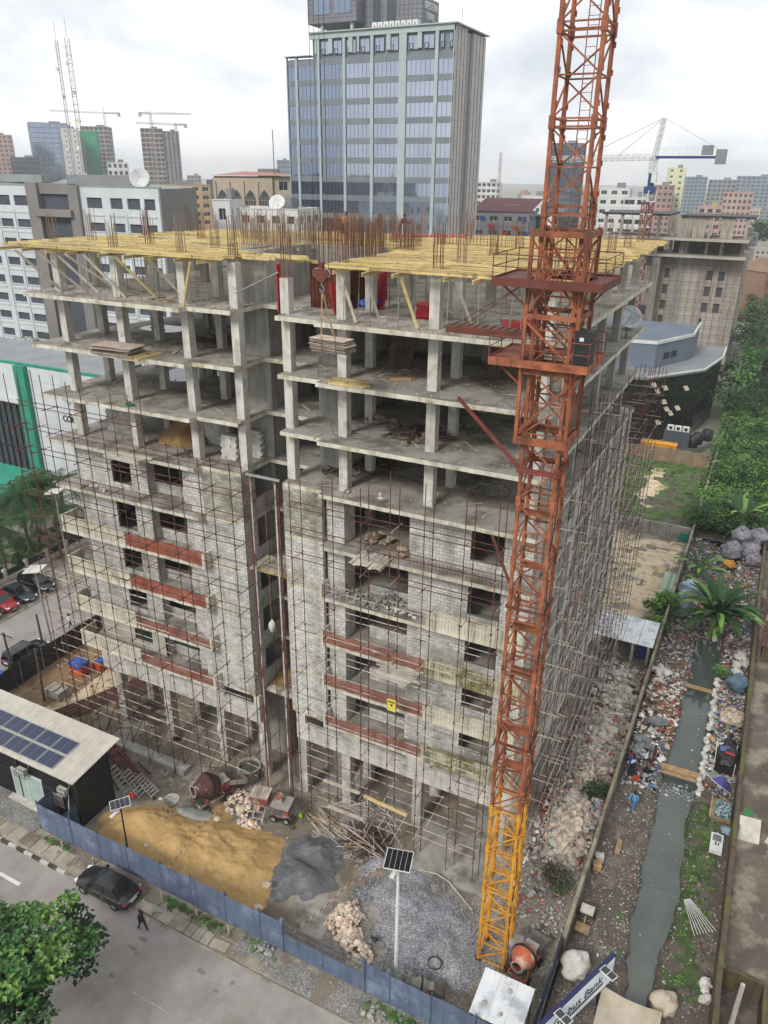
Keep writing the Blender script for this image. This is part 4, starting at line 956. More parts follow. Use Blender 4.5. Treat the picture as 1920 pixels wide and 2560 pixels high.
def platform(label, cx, cy, z, n, L, dirx, prop=True):
 T = thing('plank_platform', label, 'platform', (cx, cy, z))
 for i in range(n):
  u = -n * .13 + i * .27
  if dirx: MB().rbox((R.uniform(-.3, .3), u, .03), L * R.uniform(.8, 1.1), .24, .045, R.uniform(-.05, .05)).build('plank', 'plank_pale', T, (0, 0, 0))
  else: MB().rbox((u, R.uniform(-.2, .2), .03), .24, L * R.uniform(.8, 1.1), .045, R.uniform(-.08, .08)).build('plank', 'plank_pale', T, (0, 0, 0))
 for s in (-1, 1): MB().rbox((s * .9, .4, -.1), .1, 2.2, .16).build('support_beam', 'yellow_beam' if prop else 'timber', T, (0, 0, 0))
 return T
platform('plank loading platform jutting from the lowest open floor of the far wing', -12.2, -1.2, ZF[5] + .05, 6, 3.0, True)
platform('pale plank platform on the scaffold between orange netting and fluted parapet', 9.4, -1.7, ZF[2] + .15, 6, 3.0, True)
T = platform('plank landing with wire cage jutting out beside the block wall', 7.2, -1.1, ZF[4] + .1, 8, 2.0, False)
b = MB()
for x in (-.9, .9):
 b.tube((x, -.3, .05), (x, -.3, 1.0), .02, 4); b.tube((x, .6, .05), (x, .6, 1.0), .02, 4)
for i in range(9): b.tube((-.9 + i * .225, -.3, .05), (-.9 + i * .225, -.3, .95), .01, 4)
for j in range(4): b.tube((-.9, -.3, .25 + j * .23), (.9, -.3, .25 + j * .23), .01, 4)
b.build('cage', 'pipe_grey', T, (0, 0, 0))
def blockstack(label, x, y, z, nx, ny, nz):
 T = thing('block_stack', label, 'block stack', (x, y, z)); me = shared_box('concrete_block', .44, .2, .215, 'block')
 for k in range(nz):
  for i in range(nx):
   for j in range(ny):
    if j == 0 or k == nz - 1 or i == nx - 1: o = obj('concrete_block', me, T, (i * .455 + (.1 if k % 2 else 0), j * .21, .11 + k * .22)); o.rotation_euler = (0, 0, R.uniform(-.06, .06)); o.location.x += R.uniform(-.03, .03)
blockstack('stack of grey blocks between the last two front columns of the far wing', -6.2, 2.0, ZF[5], 3, 3, 8)
blockstack('tall stack of grey blocks behind the sand on the far wing', -9.8, 4.2, ZF[5], 6, 2, 11)
blockstack('stack of grey blocks at the corner of the far wing floor', -18.0, 3.0, ZF[5], 7, 3, 9)
blockstack('stack of grey blocks against the core wall on the far wing', -5.0, 3.2, ZF[5], 3, 2, 9)
b = MB(); vs = []
def hf_(x, y): return ZF[5] + max(-.05, 2.4 * (1 - hypot((x + 11.4) / 2.4, (y - 4.6) / 2.6))) + .12 * fbm(x, y, 1.1)
tag(grid('sand_heap', -14, -8.6, 1.8, 7.4, .3, hf_, ['sand_brown'], None, keep=lambda x, y: hypot((x + 11.4) / 2.4, (y - 4.6) / 2.6) < 1), 'brown sand heap piled on an upper floor of the far wing', 'sand heap')
def bag(T, x, y, z, s=.45, mat='bag_cement', rz=None, fl=.55):
 MB().blob((0, 0, s * fl), s, s * .7, s * fl, R.randint(0, 99), .22, R.uniform(0, 6)).build('bag', mat, T, (x, y, z), smooth=True)
def bags(label, cx, cy, z, n, rx, ry, mat='bag_cement', s=.4, pile=.3):
 if z > 7 and mat != 'tarp_blue': n = int(n * 1.6); s *= .62
 T = thing('bag_pile', label, 'bag pile', (cx, cy, z))
 for i in range(n):
  t = R.random() ** .5; a = R.uniform(0, 6.28); bag(T, rx * t * cos(a), ry * t * sin(a), pile * (1 - t) * 2 * R.random(), s * R.uniform(.8, 1.2), mat, fl=.6)
bags('row of brown sacks behind the corner column below the slung plywood', 4.6, 4.7, ZF[6], 9, 1.2, .5)
bags('heap of torn brown sacks in the bay behind the wire cage landing', 6.3, 1.9, ZF[4], 16, 1.1, .7, s=.38)
bags('torn sacks hanging at the edge of the block wall beside the cage landing', 8.6, .5, ZF[4], 5, .3, .3, s=.38, pile=.7)
bags('grey rubbish bags under the wire cage landing', 7.4, 1.6, ZF[3], 14, 1.4, .8, 'bag_grey', .3)
bags('pair of white sacks on the lowest open floor near the front edge', 4.6, .2, ZF[5], 3, .5, .2, 'bag_white', .33)
bags('white sacks lying along the open balcony over the orange netting', 8.5, -.2, ZF[3], 5, 1.6, .15, 'bag_white', .25)
bags('crumpled white sack on the lowest open floor by the scaffold top', 7.2, -.1, ZF[5], 2, .3, .1, 'bag_white', .3)
bags('sacks dumped in the slot between the two wings', -1.4, 2.4, 7.75, 10, 1.0, .5, 'bag_cement', .38)
bags('white stone-filled sacks on the balcony ledge of the far wing', -17.3, -.3, ZF[4], 4, 1.3, .15, 'bag_white', .3)
bags('blue tarpaulin bundle beside the leaning red panel', 3.9, 5.0, ZF[8], 4, .35, .3, 'tarp_blue', .42, .2)
bags('bright green netting heap on the slab edge of the far wing', -12.4, -.2, ZF[6], 5, .5, .15, 'green_plastic', .25, .1)
bags('lime green container bundle behind the crane cage', 13.9, 4.3, ZF[8], 2, .3, .2, 'lime', .3, .1)
tag(grid('slot_earth', -3.2, -.05, 1.3, 3.5, .25, lambda x, y: 7.78 + .3 * fbm(x, y, .8) + .25 * sstep(1.5, 3, y), ['sand_brown'], None), 'brown earth spread on the landing between the two wings', 'earth')
for (x, y, z, lab) in [(14.3, 4.4, ZF[6], 'paint-spattered bucket at the back of the slab beside the crane tie'), (15.0, 2.2, ZF[6], 'rust-stained white bucket on the slab near the crane')]:
 T = thing('bucket', lab, 'bucket', (x, y, z)); MB().lathe([(.13, 0), (.16, .05), (.19, .42), (.2, .42), (.17, .4), (.14, .1)], 12).build('pail', 'bag_cement', T, (0, 0, 0)); MB().path([(-.2, 0, .38), (-.1, 0, .5), (.1, 0, .5), (.2, 0, .38)], .01, 4).build('handle', 'steel_grey', T, (0, 0, 0))
rb = MB()
for i in range(900):
 k = R.choice((8, 8, 7, 7, 6, 5)); x = R.uniform(-20, 16.8); y = R.uniform(-.3, 7)
 if inside(x, y): rb.rock((x, y, ZF[k] + .01), R.uniform(.03, .1), R)
for i in range(230):
 k = R.choice((8, 8, 7, 7, 6, 5)); x = R.uniform(-20, 16); y = R.uniform(.2, 8)
 if inside(x, y): rb.rbox((x, y, ZF[k] + .03), R.uniform(.5, 2), R.uniform(.05, .15), .03, R.uniform(0, 3))
rb.build('floor_debris', 'timber_grey')['kind'] = 'stuff'
rb = MB()
for i in range(200): rb.rock((R.uniform(3.4, 8.5), R.uniform(-.45, 1.2), ZF[3] + R.uniform(0, .25)), R.uniform(.05, .16), R)
rb.build('balcony_rubble', 'rubble_block')['kind'] = 'stuff'
pw = MB(); pw.prism([(-14.8 + 2.2 * cos(t) * (1 + .2 * sin(3 * t)), 9.0 + 2.4 * sin(t)) for t in [i * pi / 10 for i in range(20)]], ZF[6] - .01, ZF[6] + .012); tag(pw.build('rain_puddle', 'puddle'), 'shallow rain puddle on an open floor of the far wing', 'puddle')
pw = MB(); pw.prism([(-16.2 + 2.0 * cos(t), 8.2 + 1.6 * sin(t) * (1 + .2 * cos(2 * t))) for t in [i * pi / 10 for i in range(20)]], ZF[7] - .01, ZF[7] + .012); tag(pw.build('rain_puddle', 'puddle'), 'rain puddle behind the plywood stack on the far wing', 'puddle')
for i, (x, y, k, lab) in enumerate([(5.6, 4.9, 7, 'tall dark shutter boards leaning inside the floor under the red panels'), (12.2, 5.2, 7, 'dark shutter panels leaning against a column behind the tie strut')]):
 T = thing('shutter_boards', lab, 'board', (x, y, ZF[k]))
 for j in range(4): o = obj('board', shared_box('board', .5, .05, 2.7, 'timber_dark'), T, (j * .35, j * .1, 1.34)); o.rotation_euler = (-.14, R.uniform(-.12, .12) + .1, .1)
T = thing('warning_sign', 'small yellow warning sign hung on the scaffold over an orange net', 'sign', (9.2, -2.06, ZF[1] + .9))
MB().box(-.3, -.01, 0, .3, .01, .95).build('board', 'sign_yellow', T, (0, 0, 0)); MB().box(-.24, -.016, .68, .24, -.01, .78).build('print', 'letter_black', T, (0, 0, 0)); MB().extr([(-.12, -.016, .55), (0, -.016, .35), (.12, -.016, .55)], (0, .005, 0)).build('print', 'letter_black', T, (0, 0, 0))
for (x, y, z, lab) in [(-1.2, -.4, 14.8, 'white sack dangling on a rope in the slot between the wings'), (-5.3, -2.2, 5.4, 'pinkish sack dangling on a rope at the foot of the far wing'), (-2.6, -.6, 4.2, 'small pale sack dangling beside the hoist mast')]:
 T = thing('hanging_sack', lab, 'sack', (x, y, z)); MB().blob((0, 0, 0), .22, .18, .5, 4, .2).build('sack', 'bag_white', T, (0, 0, 0), smooth=True); MB().tube((0, 0, .4), (0, 0, 9), .012, 4).build('rope', 'timber', T, (0, 0, 0))
MB_ = MB().rbox((9.1, -2.6, 4.5), 3.4, .22, .08, -.05, 0, .02); tag(MB_.build('plank', 'yellow_beam'), 'single yellow board lying on the lowest scaffold tubes', 'plank')
tag(MB().rbox((5.6, -2.5, 4.6), 2.9, .26, .06, .02).build('plank', 'timber_grey'), 'grey board resting on scaffold tubes, the higher of two', 'plank')
tag(MB().rbox((6.0, -2.7, 2.5), 3.0, .26, .06, .02).build('plank', 'timber_grey'), 'grey board resting on scaffold tubes, the lower of two', 'plank')
tag(MB().box(10.3, -2.85, -.9, 17.2, 2.0, .06).build('podium_slab', 'floor_concrete'), 'concrete podium edge at the foot of the crane side wing', 'podium')
# ---------------------------------------------------------------- site fence, gate and things in the front yard
FY = -12.2
SF = thing('site_fence', 'blue sheet metal fence along the pavement around the building site', 'fence', (4, FY, 0))
PX = [-14.4, -11.1, -8.4, -5.8, -2.8, -.3, 2.5, 5.2, 6.8]
PX2 = [12.6, 14.25, 16.85, 19.5, 22.2]
def sheet(x0, x1, h, parent, y=FY, mat='fence_blue', ax='x'):
 b = MB(); n = max(2, int((x1 - x0) / .3)); hm = h * .52
 for (za, zb, dy) in ((.05, hm + .03, .0), (hm, h, -.012)):
  vs = []
  for i in range(n + 1):
   t = i / n; x = x0 + (x1 - x0) * t; w = .025 * noise.noise(Vector((x * 1.3, za, 2))) + (.012 if i % 2 else 0)
   for z in (za, zb):
    for s in (0, .012): vs.append((x, y + dy + w + s, z + .02 * noise.noise(Vector((x, z, 5)))) if ax == 'x' else (y + dy + w + s, x, z))
  fs = []
  for i in range(n):
   a = i * 4; c = a + 4; fs += [(a, c, c + 2, a + 2), (a + 1, a + 3, c + 3, c + 1), (a + 2, c + 2, c + 3, a + 3), (a, a + 1, c + 1, c)]
  b.add(vs, fs)
 return b.build('fence_sheet', mat, parent)
for xs in (PX, PX2):
 for x0, x1 in zip(xs, xs[1:]): sheet(x0 + .05, x1 - .05, 2.55 + R.uniform(-.06, .06), SF)
 for x in xs:
  MB().beam((x, FY + .05, -.1), (x + R.uniform(-.03, .03), FY + .05, 2.75), .07, .07).beam((x + .1, FY + .06, -.1), (x + .1, FY + .06, 2.6), .04, .04).build('post', 'fence_blue_dark', SF)
sheet(FY + .1, -10.7, 2.5, SF, y=-14.4, ax='y'); sheet(FY + .1, -10.7, 2.3, SF, y=-12.0, mat='fence_blue_dark', ax='y')
sheet(-24.5, -20.6, 2.5, SF, y=-10.5, mat='fence_blue_dark')
fr = thing('site_fence', 'dark grey sheet fence running along the canal wall by the white shed roof', 'fence', (22.35, -8.5, 0))
for a, e in ((-12.1, -9.6), (-9.5, -7.2), (-7.1, -4.8)): sheet(a, e, 2.3, fr, y=22.3, mat='fence_blue_dark', ax='y'); MB().beam((22.32, e + .05, 0), (22.32, e + .05, 2.4), .06).build('post', 'galv', fr)
GT = thing('site_gate', 'blue site gate with open bars above a solid lower half', 'gate', (9.7, FY, 0))
sheet(6.95, 9.7, 1.55, GT); sheet(9.75, 12.5, 1.55, GT)
for x in (6.85, 12.55): MB().beam((x, FY, -.1), (x, FY, 2.85), .2, .2).build('gate_post', 'fence_blue', GT)
for z in (1.58, 2.1, 2.6): MB().beam((6.95, FY, z), (12.45, FY, z), .05, .05).build('rail', 'steel_grey', GT)
for i in range(34): MB().beam((7.05 + i * .162, FY, 1.58), (7.05 + i * .162, FY, 2.62), .035, .02).build('bar', 'steel_grey', GT)
bo = MB().lathe([(.075, -.1), (.075, .6), (.06, .66), (0.01, .68)], 10).mesh('bollard', 'cement_coat')
for x in (-11.6, -8.6, -5.7, -2.4, .5, 3.1): tag(obj('bollard', bo, None, (x, -12.75, .02)), 'short grey concrete marker post on the verge before the blue fence', 'marker post', 'marker posts along the fence').rotation_euler = (R.uniform(-.08, .08), R.uniform(-.08, .08), 0)
CO = thing('container_office', 'black shipping container office under a pale metal roof with solar panels', 'office', (-18, -9, 0))
def corr(b, x0, x1, y, z0, z1, s, step=.16, d=.035, ax='x'):
 n = int((x1 - x0) / step)
 for i in range(n):
  a = x0 + i * step
  if ax == 'x': b.box(a, min(y, y + s * d), z0, a + step * .55, max(y, y + s * d), z1)
  else: b.box(min(y, y + s * d), a, z0, max(y, y + s * d), a + step * .55, z1)
b = MB(); b.box(-30.2, -10.55, 0.05, -11.9, -7.5, 4.75); corr(b, -30, -12, -10.55, .2, 4.7, -1); corr(b, -10.5, -7.55, -11.9, .2, 4.7, 1, ax='y'); b.build('container_wall', 'black_paint', CO)
b = MB()
for z in (0.1, 2.35, 2.5, 4.68): b.box(-30.2, -10.63, z - .07, -11.85, -10.59, z + .07); b.box(-11.86, -10.63, z - .07, -11.82, -7.45, z + .07)
for x, y in ((-11.84, -10.61), (-11.84, -7.5), (-18.0, -10.61), (-24.1, -10.61)): b.box(x - .09, y - .06, 0, x + .06, y + .06, 4.75)
b.build('frame_rail', 'black_plastic', CO)
rf = MB(); nx = int((30.6 - 11.1) / .22); vs = []
for i in range(nx + 1):
 x = -30.6 + (30.6 - 11.1) * i / nx; w = .03 if i % 2 else 0
 for t in (0, .33, .66, 1): vs.append((x, -11.4 + 4.7 * t, 5.0 + .55 * t + w + .02 * noise.noise(Vector((x, t * 3, 1)))))
rf.add(vs, [(i * 4 + j, i * 4 + 4 + j, i * 4 + 5 + j, i * 4 + 1 + j) for i in range(nx) for j in range(3)])
rf.add([(v[0], v[1], v[2] - .05) for v in vs], [(i * 4 + 1 + j, i * 4 + 5 + j, i * 4 + 4 + j, i * 4 + j) for i in range(nx) for j in range(3)]).build('roof', 'roof_metal', CO)
MB().box(-30, -11.3, 4.78, -11.4, -11.2, 4.97).box(-30, -7.0, 4.78, -11.4, -6.9, 5.4).build('roof_purlin', 'black_paint', CO)
for j in range(2):
 for i in range(6):
  x = -14.3 - i * 1.72; t0 = .06 + j * .3; y = -11.35 + 4.7 * (t0 + .14); z = 5.0 + .55 * (t0 + .14) + .09
  pn = obj('solar_panel', MB().box(-.82, -.64, -.02, .82, .64, .015).mesh('solar_panel', 'galv'), CO, Vector((x, y, z)) - WL[CO.name]); pn.rotation_euler = (.117, 0, 0)
  MB().box(-.78, -.6, .016, -.01, .6, .021).box(.01, -.6, .016, .78, .6, .021).build('cell', 'solar', pn, (0, 0, 0))
dr = MB().box(-18.7, -10.66, .15, -15.6, -10.6, 2.75).build('door', 'frosted', CO)
MB().box(-18.78, -10.7, .1, -18.7, -10.6, 2.85).box(-15.6, -10.7, .1, -15.52, -10.6, 2.85).box(-18.7, -10.7, 2.75, -15.6, -10.6, 2.85).box(-17.18, -10.7, .15, -17.12, -10.66, 2.75).build('frame', 'white_paint', dr)
MB().box(-19.2, -11.2, 0.0, -15.2, -10.66, .14).build('step', 'concrete_light', CO)
for x, z in ((-17.2, 3.2), (-13.0, 3.15)):
 ac = MB().box(x - .42, -11.05, z - .28, x + .42, -10.72, z + .28).build('air_conditioner', 'white_dirty', CO); c_ = MB()
 for i in range(5): c_.tube((x - .55 + i * .275, -11.15, z - .35), (x - .55 + i * .275, -11.15, z + .4), .015, 4)
 for zz_ in (z - .35, z, z + .4):
  c_.tube((x - .55, -11.15, zz_), (x + .55, -11.15, zz_), .015, 4)
  for s in (-1, 1): c_.tube((x + s * .55, -11.15, zz_), (x + s * .55, -10.6, zz_), .015, 4)
 c_.build('guard_cage', 'black_plastic', ac); MB().path([(x + .4, -10.7, z + .2), (x + .6, -10.7, z + .5), (x + .6, -10.65, 4.5)], .04, 6).build('pipe', 'pipe_grey', ac)
for x0, x1, z0, z1 in ((-14.4, -13.5, 1.1, 2.1), (-18.6, -17.7, 4.1, 4.45), (-14.6, -13.7, 4.1, 4.45)):
 w = MB().box(x0, -10.63, z0, x1, -10.6, z1).build('window', 'glass_dark', CO); g_ = MB()
 for i in range(7): xx = x0 + (x1 - x0) * i / 6; g_.box(xx - .012, -10.68, z0, xx + .012, -10.64, z1)
 g_.box(x0 - .04, -10.67, z0 - .05, x1 + .04, -10.6, z0).box(x0 - .04, -10.67, z1, x1 + .04, -10.6, z1 + .05).build('frame', 'white_dirty', w)
bp = MB(); bp.path([(-12.6, -10.75, 2.9), (-12.0, -11.4, 2.2), (-11.9, -11.9, 1.2), (-11.8, -12.0, .4)], .03, 5); bp.build('cable', 'white_dirty', CO)
ST = thing('stair_frame', 'galvanised steel stair frames dumped beside the container office', 'stair', (-11.0, -6.2, 0))
for k in range(3):
 b = MB(); x0 = -.9 + k * .8; y0 = -.5 + k * .5
 for s in (0, .8): b.beam((x0 - 1.1, y0 + s, 1.6 - k * .5), (x0 + 1.2, y0 + s - .6, .25), .06)
 for i in range(8): t = i / 7.5; b.beam((x0 - 1.1 + 2.3 * t, y0 - .6 * t, 1.6 - k * .5 - (1.35 - k * .5) * t), (x0 - 1.1 + 2.3 * t, y0 + .8 - .6 * t, 1.6 - k * .5 - (1.35 - k * .5) * t), .18, .03)
 b.tube((x0 - 1.0, y0, 0), (x0 - 1.0, y0, 2.2 - k * .4), .03, 5); b.tube((x0 + .9, y0 - .5, 0), (x0 + .9, y0 - .5, 1.2), .03, 5); b.tube((x0 - 1.0, y0, 2.2 - k * .4), (x0 + .9, y0 - .5, 1.2), .025, 5)
 b.build('stair_flight', 'pipe_grey', ST, (0, 0, 0))
MB().rbox((.9, -1.1, .95), .5, .03, .4, .3).build('notice_plate', 'red_plastic', ST, (0, 0, 0))
def solar_lamp(label, x, y, z, h, pw, pd, tilt, rz, r=.09, mat='galv'):
 T = thing('solar_lamp', label, 'street lamp', (x, y, z))
 MB().tube((0, 0, 0), (0, 0, h), r * 1.25, 10, r * .75).build('pole', mat, T, (0, 0, 0), smooth=False); MB().box(-.2, -.2, 0, .2, .2, .12).build('base', mat, T, (0, 0, 0))
 p = obj('solar_panel', MB().box(-pw / 2, -pd / 2, -.025, pw / 2, pd / 2, .02).mesh('solar_panel', 'white_paint'), T, (0, 0, h + .12)); p.rotation_euler = (tilt, 0, rz)
 n = max(1, int(round(pw / .3))); m_ = max(1, int(round(pd / .9))); c = MB()
 for i in range(n):
  for j in range(m_): c.box(-pw / 2 + .03 + i * (pw - .06) / n + .008, -pd / 2 + .03 + j * (pd - .06) / m_ + .008, .021, -pw / 2 + .03 + (i + 1) * (pw - .06) / n - .008, -pd / 2 + .03 + (j + 1) * (pd - .06) / m_ - .008, .025)
 c.build('cell', 'solar_black', p, (0, 0, 0)); MB().box(-.12, -.9, h - .35, .12, -.2, h - .25).build('lamp_head', 'white_paint', T, (0, 0, 0)); MB().beam((0, 0, h - .4), (0, -.4, h - .3), .04).build('arm', mat, T, (0, 0, 0))
solar_lamp('tall solar street lamp with black square panel standing in the gravel', 13.95, -10.75, -.05, 9.9, 1.5, 1.3, .12, .25, .11, 'white_paint')
solar_lamp('solar street lamp with small white framed panel behind the fence by the sand', -6.15, -11.75, .1, 5.6, 1.3, .7, .35, .9, .06, 'black_paint')
def tape(label, pts):
 b = MB(); n = 0
 for p, q in zip(pts, pts[1:]):
  p, q = Vector(p), Vector(q); k = max(1, int((q - p).length / .3))
  for i in range(k):
   a = p.lerp(q, i / k); c = p.lerp(q, (i + 1) / k); sg = -.25 * sin(pi * (i + .5) / k) * min(1, (q - p).length / 8)
   b.mi = n % 2; n += 1; b.beam(a + Vector((0, 0, sg)), c + Vector((0, 0, sg)), .015, .075)
 return tag(b.build('barrier_tape', ['red_plastic', 'white_paint']), label, 'tape')
tape('red and white barrier tape stretched over the yellow sand', [(-2.9, -11.8, 1.3), (-3.6, -7.5, .9), (-3.5, -3.4, .35)])
tape('red and white barrier tape stretched from gate to tall lamp over the gravel', [(7.2, -11.9, 1.3), (8.7, -7.3, 1.5), (10.4, -3.0, .9)])
# ---------------------------------------------------------------- mixers and small plant
def wheel(T, p, r=.3, w=.12, ax='y'):
 m = Matrix.Rotation(pi / 2, 3, 'X') if ax == 'y' else Matrix.Rotation(pi / 2, 3, 'Y')
 t = MB().lathe([(r * .62, -w / 2), (r * .92, -w / 2), (r, -w / 4), (r, w / 4), (r * .92, w / 2), (r * .62, w / 2)], 18, (0, 0, 0), m, cap=False).build('wheel', 'tyre', T, p, smooth=False)
 MB().lathe([(r * .62, -w * .35), (r * .3, -w * .25), (.04, -w * .4), (.04, w * .4), (r * .3, w * .25), (r * .62, w * .35)], 14, (0, 0, 0), m).build('rim', 'cement_coat', t, (0, 0, 0))
def mixer(label, x, y, z, rz, s=1.0, body='mixer_red', drum='drum_rust', hopper=True, engine=True, cab=False):
 T = thing('concrete_mixer', label, 'mixer', (x, y, z), rz)
 f = MB()
 for a in (-.55, .55): f.beam((-1.1 * s, a * s, .45 * s), (1.1 * s, a * s, .45 * s), .1 * s); f.beam((-.7 * s, a * s, .45 * s), (-.3 * s, a * s * .8, 1.3 * s), .09 * s); f.beam((.6 * s, a * s, .45 * s), (.2 * s, a * s * .8, 1.3 * s), .09 * s)
 f.beam((-1.1 * s, -.55 * s, .45 * s), (-1.1 * s, .55 * s, .45 * s), .1 * s); f.beam((1.1 * s, -.55 * s, .45 * s), (1.1 * s, .55 * s, .45 * s), .1 * s); f.beam((1.1 * s, 0, .45 * s), (1.9 * s, 0, .35 * s), .09 * s)
 f.build('chassis', body, T, (0, 0, 0))
 tl = Matrix.Rotation(-1.4, 3, 'Y'); c = (-.25 * s, 0, 1.25 * s)
 MB().lathe([(.05, -.75 * s), (.45 * s, -.7 * s), (.74 * s, -.3 * s), (.76 * s, .15 * s), (.4 * s, .72 * s), (.36 * s, .95 * s), (.31 * s, .95 * s), (.34 * s, .7 * s), (.6 * s, .1 * s)], 22, c, tl, cap=False).build('drum', drum, T, (0, 0, 0), smooth=True)
 MB().lathe([(.765 * s, -.16 * s), (.83 * s, -.14 * s), (.83 * s, .0), (.765 * s, .02 * s)], 28, c, tl, cap=False).build('drum_ring', 'black_plastic', T, (0, 0, 0))
 MB().lathe([(.37 * s, .93 * s), (.39 * s, .97 * s), (.32 * s, .98 * s), (.3 * s, .93 * s)], 20, c, tl, cap=False).build('drum_mouth', 'cement_coat', T, (0, 0, 0))
 if engine:
  e = MB().box(.35 * s, -.4 * s, .5 * s, 1.05 * s, .4 * s, 1.2 * s).build('engine_box', body, T, (0, 0, 0)); MB().box(.33 * s, -.42 * s, 1.2 * s, 1.08 * s, .42 * s, 1.26 * s).build('cover', 'cement_coat', e, (0, 0, 0))
 if hopper:
  h = MB(); hx = .95 * s
  h.add([(hx, -.6 * s, 1.0 * s), (hx, .6 * s, 1.0 * s), (hx + 1.1 * s, .75 * s, .55 * s), (hx + 1.1 * s, -.75 * s, .55 * s), (hx, -.6 * s, 1.35 * s), (hx, .6 * s, 1.35 * s), (hx + 1.15 * s, .75 * s, .95 * s), (hx + 1.15 * s, -.75 * s, .95 * s)], [(0, 1, 2, 3), (0, 3, 7, 4), (1, 5, 6, 2), (2, 6, 7, 3), (3, 2, 1, 0), (4, 7, 3, 0), (2, 6, 5, 1), (3, 7, 6, 2)])
  h.build('loading_hopper', 'cement_coat', T, (0, 0, 0))
 for a in (-.7, .7): wheel(T, (.7 * s, a * s, .3 * s), .3 * s, .14 * s); wheel(T, (-.75 * s, a * s, .22 * s), .22 * s, .12 * s)
 return T
mixer('rusty red drum concrete mixer with pale mouth standing by the cement slurry', -5.7, -3.4, -.95, 1.2, 1.3)
mixer('faded orange concrete mixer with ladder frame behind the crane base', 20.6, -6.4, -.05, 1.4, 1.0, 'mixer_orange', 'mixer_orange', True)
mixer('small dusty concrete mixer behind the fence among broken blocks', 15.7, -10.7, -.05, .4, .62, 'mixer_orange', 'cement_coat', True)
LD = thing('loading_skip', 'timber sided loading skip on a rail frame beside the pink stones', 'skip', (-1.5, -2.6, -.8), .25)
b = MB(); b.add([(-.6, -.45, .9), (.6, -.45, .9), (.6, .45, .9), (-.6, .45, .9), (-.75, -.6, 1.8), (.75, -.6, 1.8), (.75, .6, 1.8), (-.75, .6, 1.8)], BOXF); b.build('skip_body', 'mixer_red', LD, (0, 0, 0))
for i in range(6): MB().box(-.72 + i * .245, -.62, 1.8, -.5 + i * .245, .62, 1.86).build('plank', 'timber_grey', LD, (0, 0, 0))
b = MB()
for s in (-.4, .4): b.beam((s, -1.2, 0), (s, .4, 1.0), .1)
for i in range(4): b.beam((-.4, -1.0 + i * .4, .15 + i * .25), (.4, -1.0 + i * .4, .15 + i * .25), .07)
b.build('rail_frame', 'cement_coat', LD, (0, 0, 0)); wheel(LD, (-.7, -.9, .2), .25, .12, 'x'); wheel(LD, (.7, .3, .2), .25, .12, 'x')
DU = thing('site_dumper', 'small dusty red engine mixer with open side flap beside the skip', 'dumper', (.3, -2.3, -.8), .2)
MB().box(-.75, -.6, .35, .65, .6, 1.35).build('engine_box', 'mixer_red', DU, (0, 0, 0)); MB().box(-.8, -.65, 1.35, .7, .65, 1.43).build('cover', 'cement_coat', DU, (0, 0, 0))
MB().lathe([(.28, -.25), (.34, -.25), (.34, .25), (.28, .25)], 16, (-.35, .1, 1.62), Matrix.Rotation(pi / 2, 3, 'X')).build('drum_guard', 'mixer_red', DU, (0, 0, 0))
MB().box(-.62, -.64, .6, .2, -.605, 1.2).build('grille', 'steel_grey', DU, (0, 0, 0)); MB().rbox((1.05, -.1, .95), .7, .9, .04, 0, 0, .5).build('side_flap', 'steel_grey', DU, (0, 0, 0))
for p in ((-.55, -.75, .28), (.5, -.75, .28), (-.55, .75, .28), (.5, .75, .28)): wheel(DU, p, .3, .16)
TK = thing('water_tank', 'round grey water tank with green water at the foot of a column', 'tank', (-4.6, .1, -1.0))
MB().lathe([(.72, 0), (.8, .5), (.92, 1.15), (.98, 1.2), (.98, 1.26), (.86, 1.26), (.84, 1.1), (.74, .4)], 24, cap=False).build('tank_wall', 'cement_coat', TK, (0, 0, 0), smooth=True); MB().lathe([(.01, 1.0), (.83, 1.0)], 24, cap=False).build('water_surface', 'water_green', TK, (0, 0, 0))
CB = thing('concrete_bucket', 'pale round concrete skip standing on a ring by the slurry', 'bucket', (-6.9, -6.5, .25))
MB().lathe([(.2, .35), (.3, .45), (.6, 1.05), (.62, 1.05), (.57, 1.0), (.3, .52)], 20, cap=False).build('bucket_shell', 'cement_coat', CB, (0, 0, 0), smooth=True); b = MB()
for i in range(14): t, u = i * 2 * pi / 14, (i + 1) * 2 * pi / 14; b.tube((.5 * cos(t), .5 * sin(t), .04), (.5 * cos(u), .5 * sin(u), .04), .03, 5)
for i in range(4): t = i * pi / 2 + .4; b.tube((.5 * cos(t), .5 * sin(t), .04), (.4 * cos(t), .4 * sin(t), .6), .025, 5)
b.tube((-.6, 0, 1.03), (.6, 0, 1.03), .025, 5).build('stand', 'cement_coat', CB, (0, 0, 0))
JC = thing('jerrycan', 'bright lime green jerrycan standing on the wet ground', 'jerrycan', (1.4, -1.6, -1.0)); MB().box(-.16, -.1, 0, .16, .1, .5).box(-.12, -.09, .5, .05, .09, .58).build('can', 'lime', JC, (0, 0, 0)); MB().tube((.1, 0, .5), (.13, 0, .62), .04, 8).build('cap', 'lime', JC, (0, 0, 0)); MB().beam((-.1, 0, .62), (.04, 0, .62), .04).build('handle', 'lime', JC, (0, 0, 0))
b = MB()
for i in range(24):
 t, u = i * 2 * pi / 24, (i + 1) * 2 * pi / 24; b.tube((.42 * cos(t), .42 * sin(t), 0), (.42 * cos(u), .42 * sin(u), 0), .04, 6)
tag(b.build('hose_ring', 'black_plastic', None, (15.7, -8.9, .42)), 'black hose ring lying on the gravel', 'hose')
b = MB(); b.path([(12.0, -2.9, .25), (13.2, -2.75, .3), (14.2, -3.0, .35), (14.9, -3.4, .3), (16.4, -4.2, .15)], .035, 6); tag(b.build('white_pipe', 'white_dirty'), 'bent white plastic pipe lying across the podium edge', 'pipe')
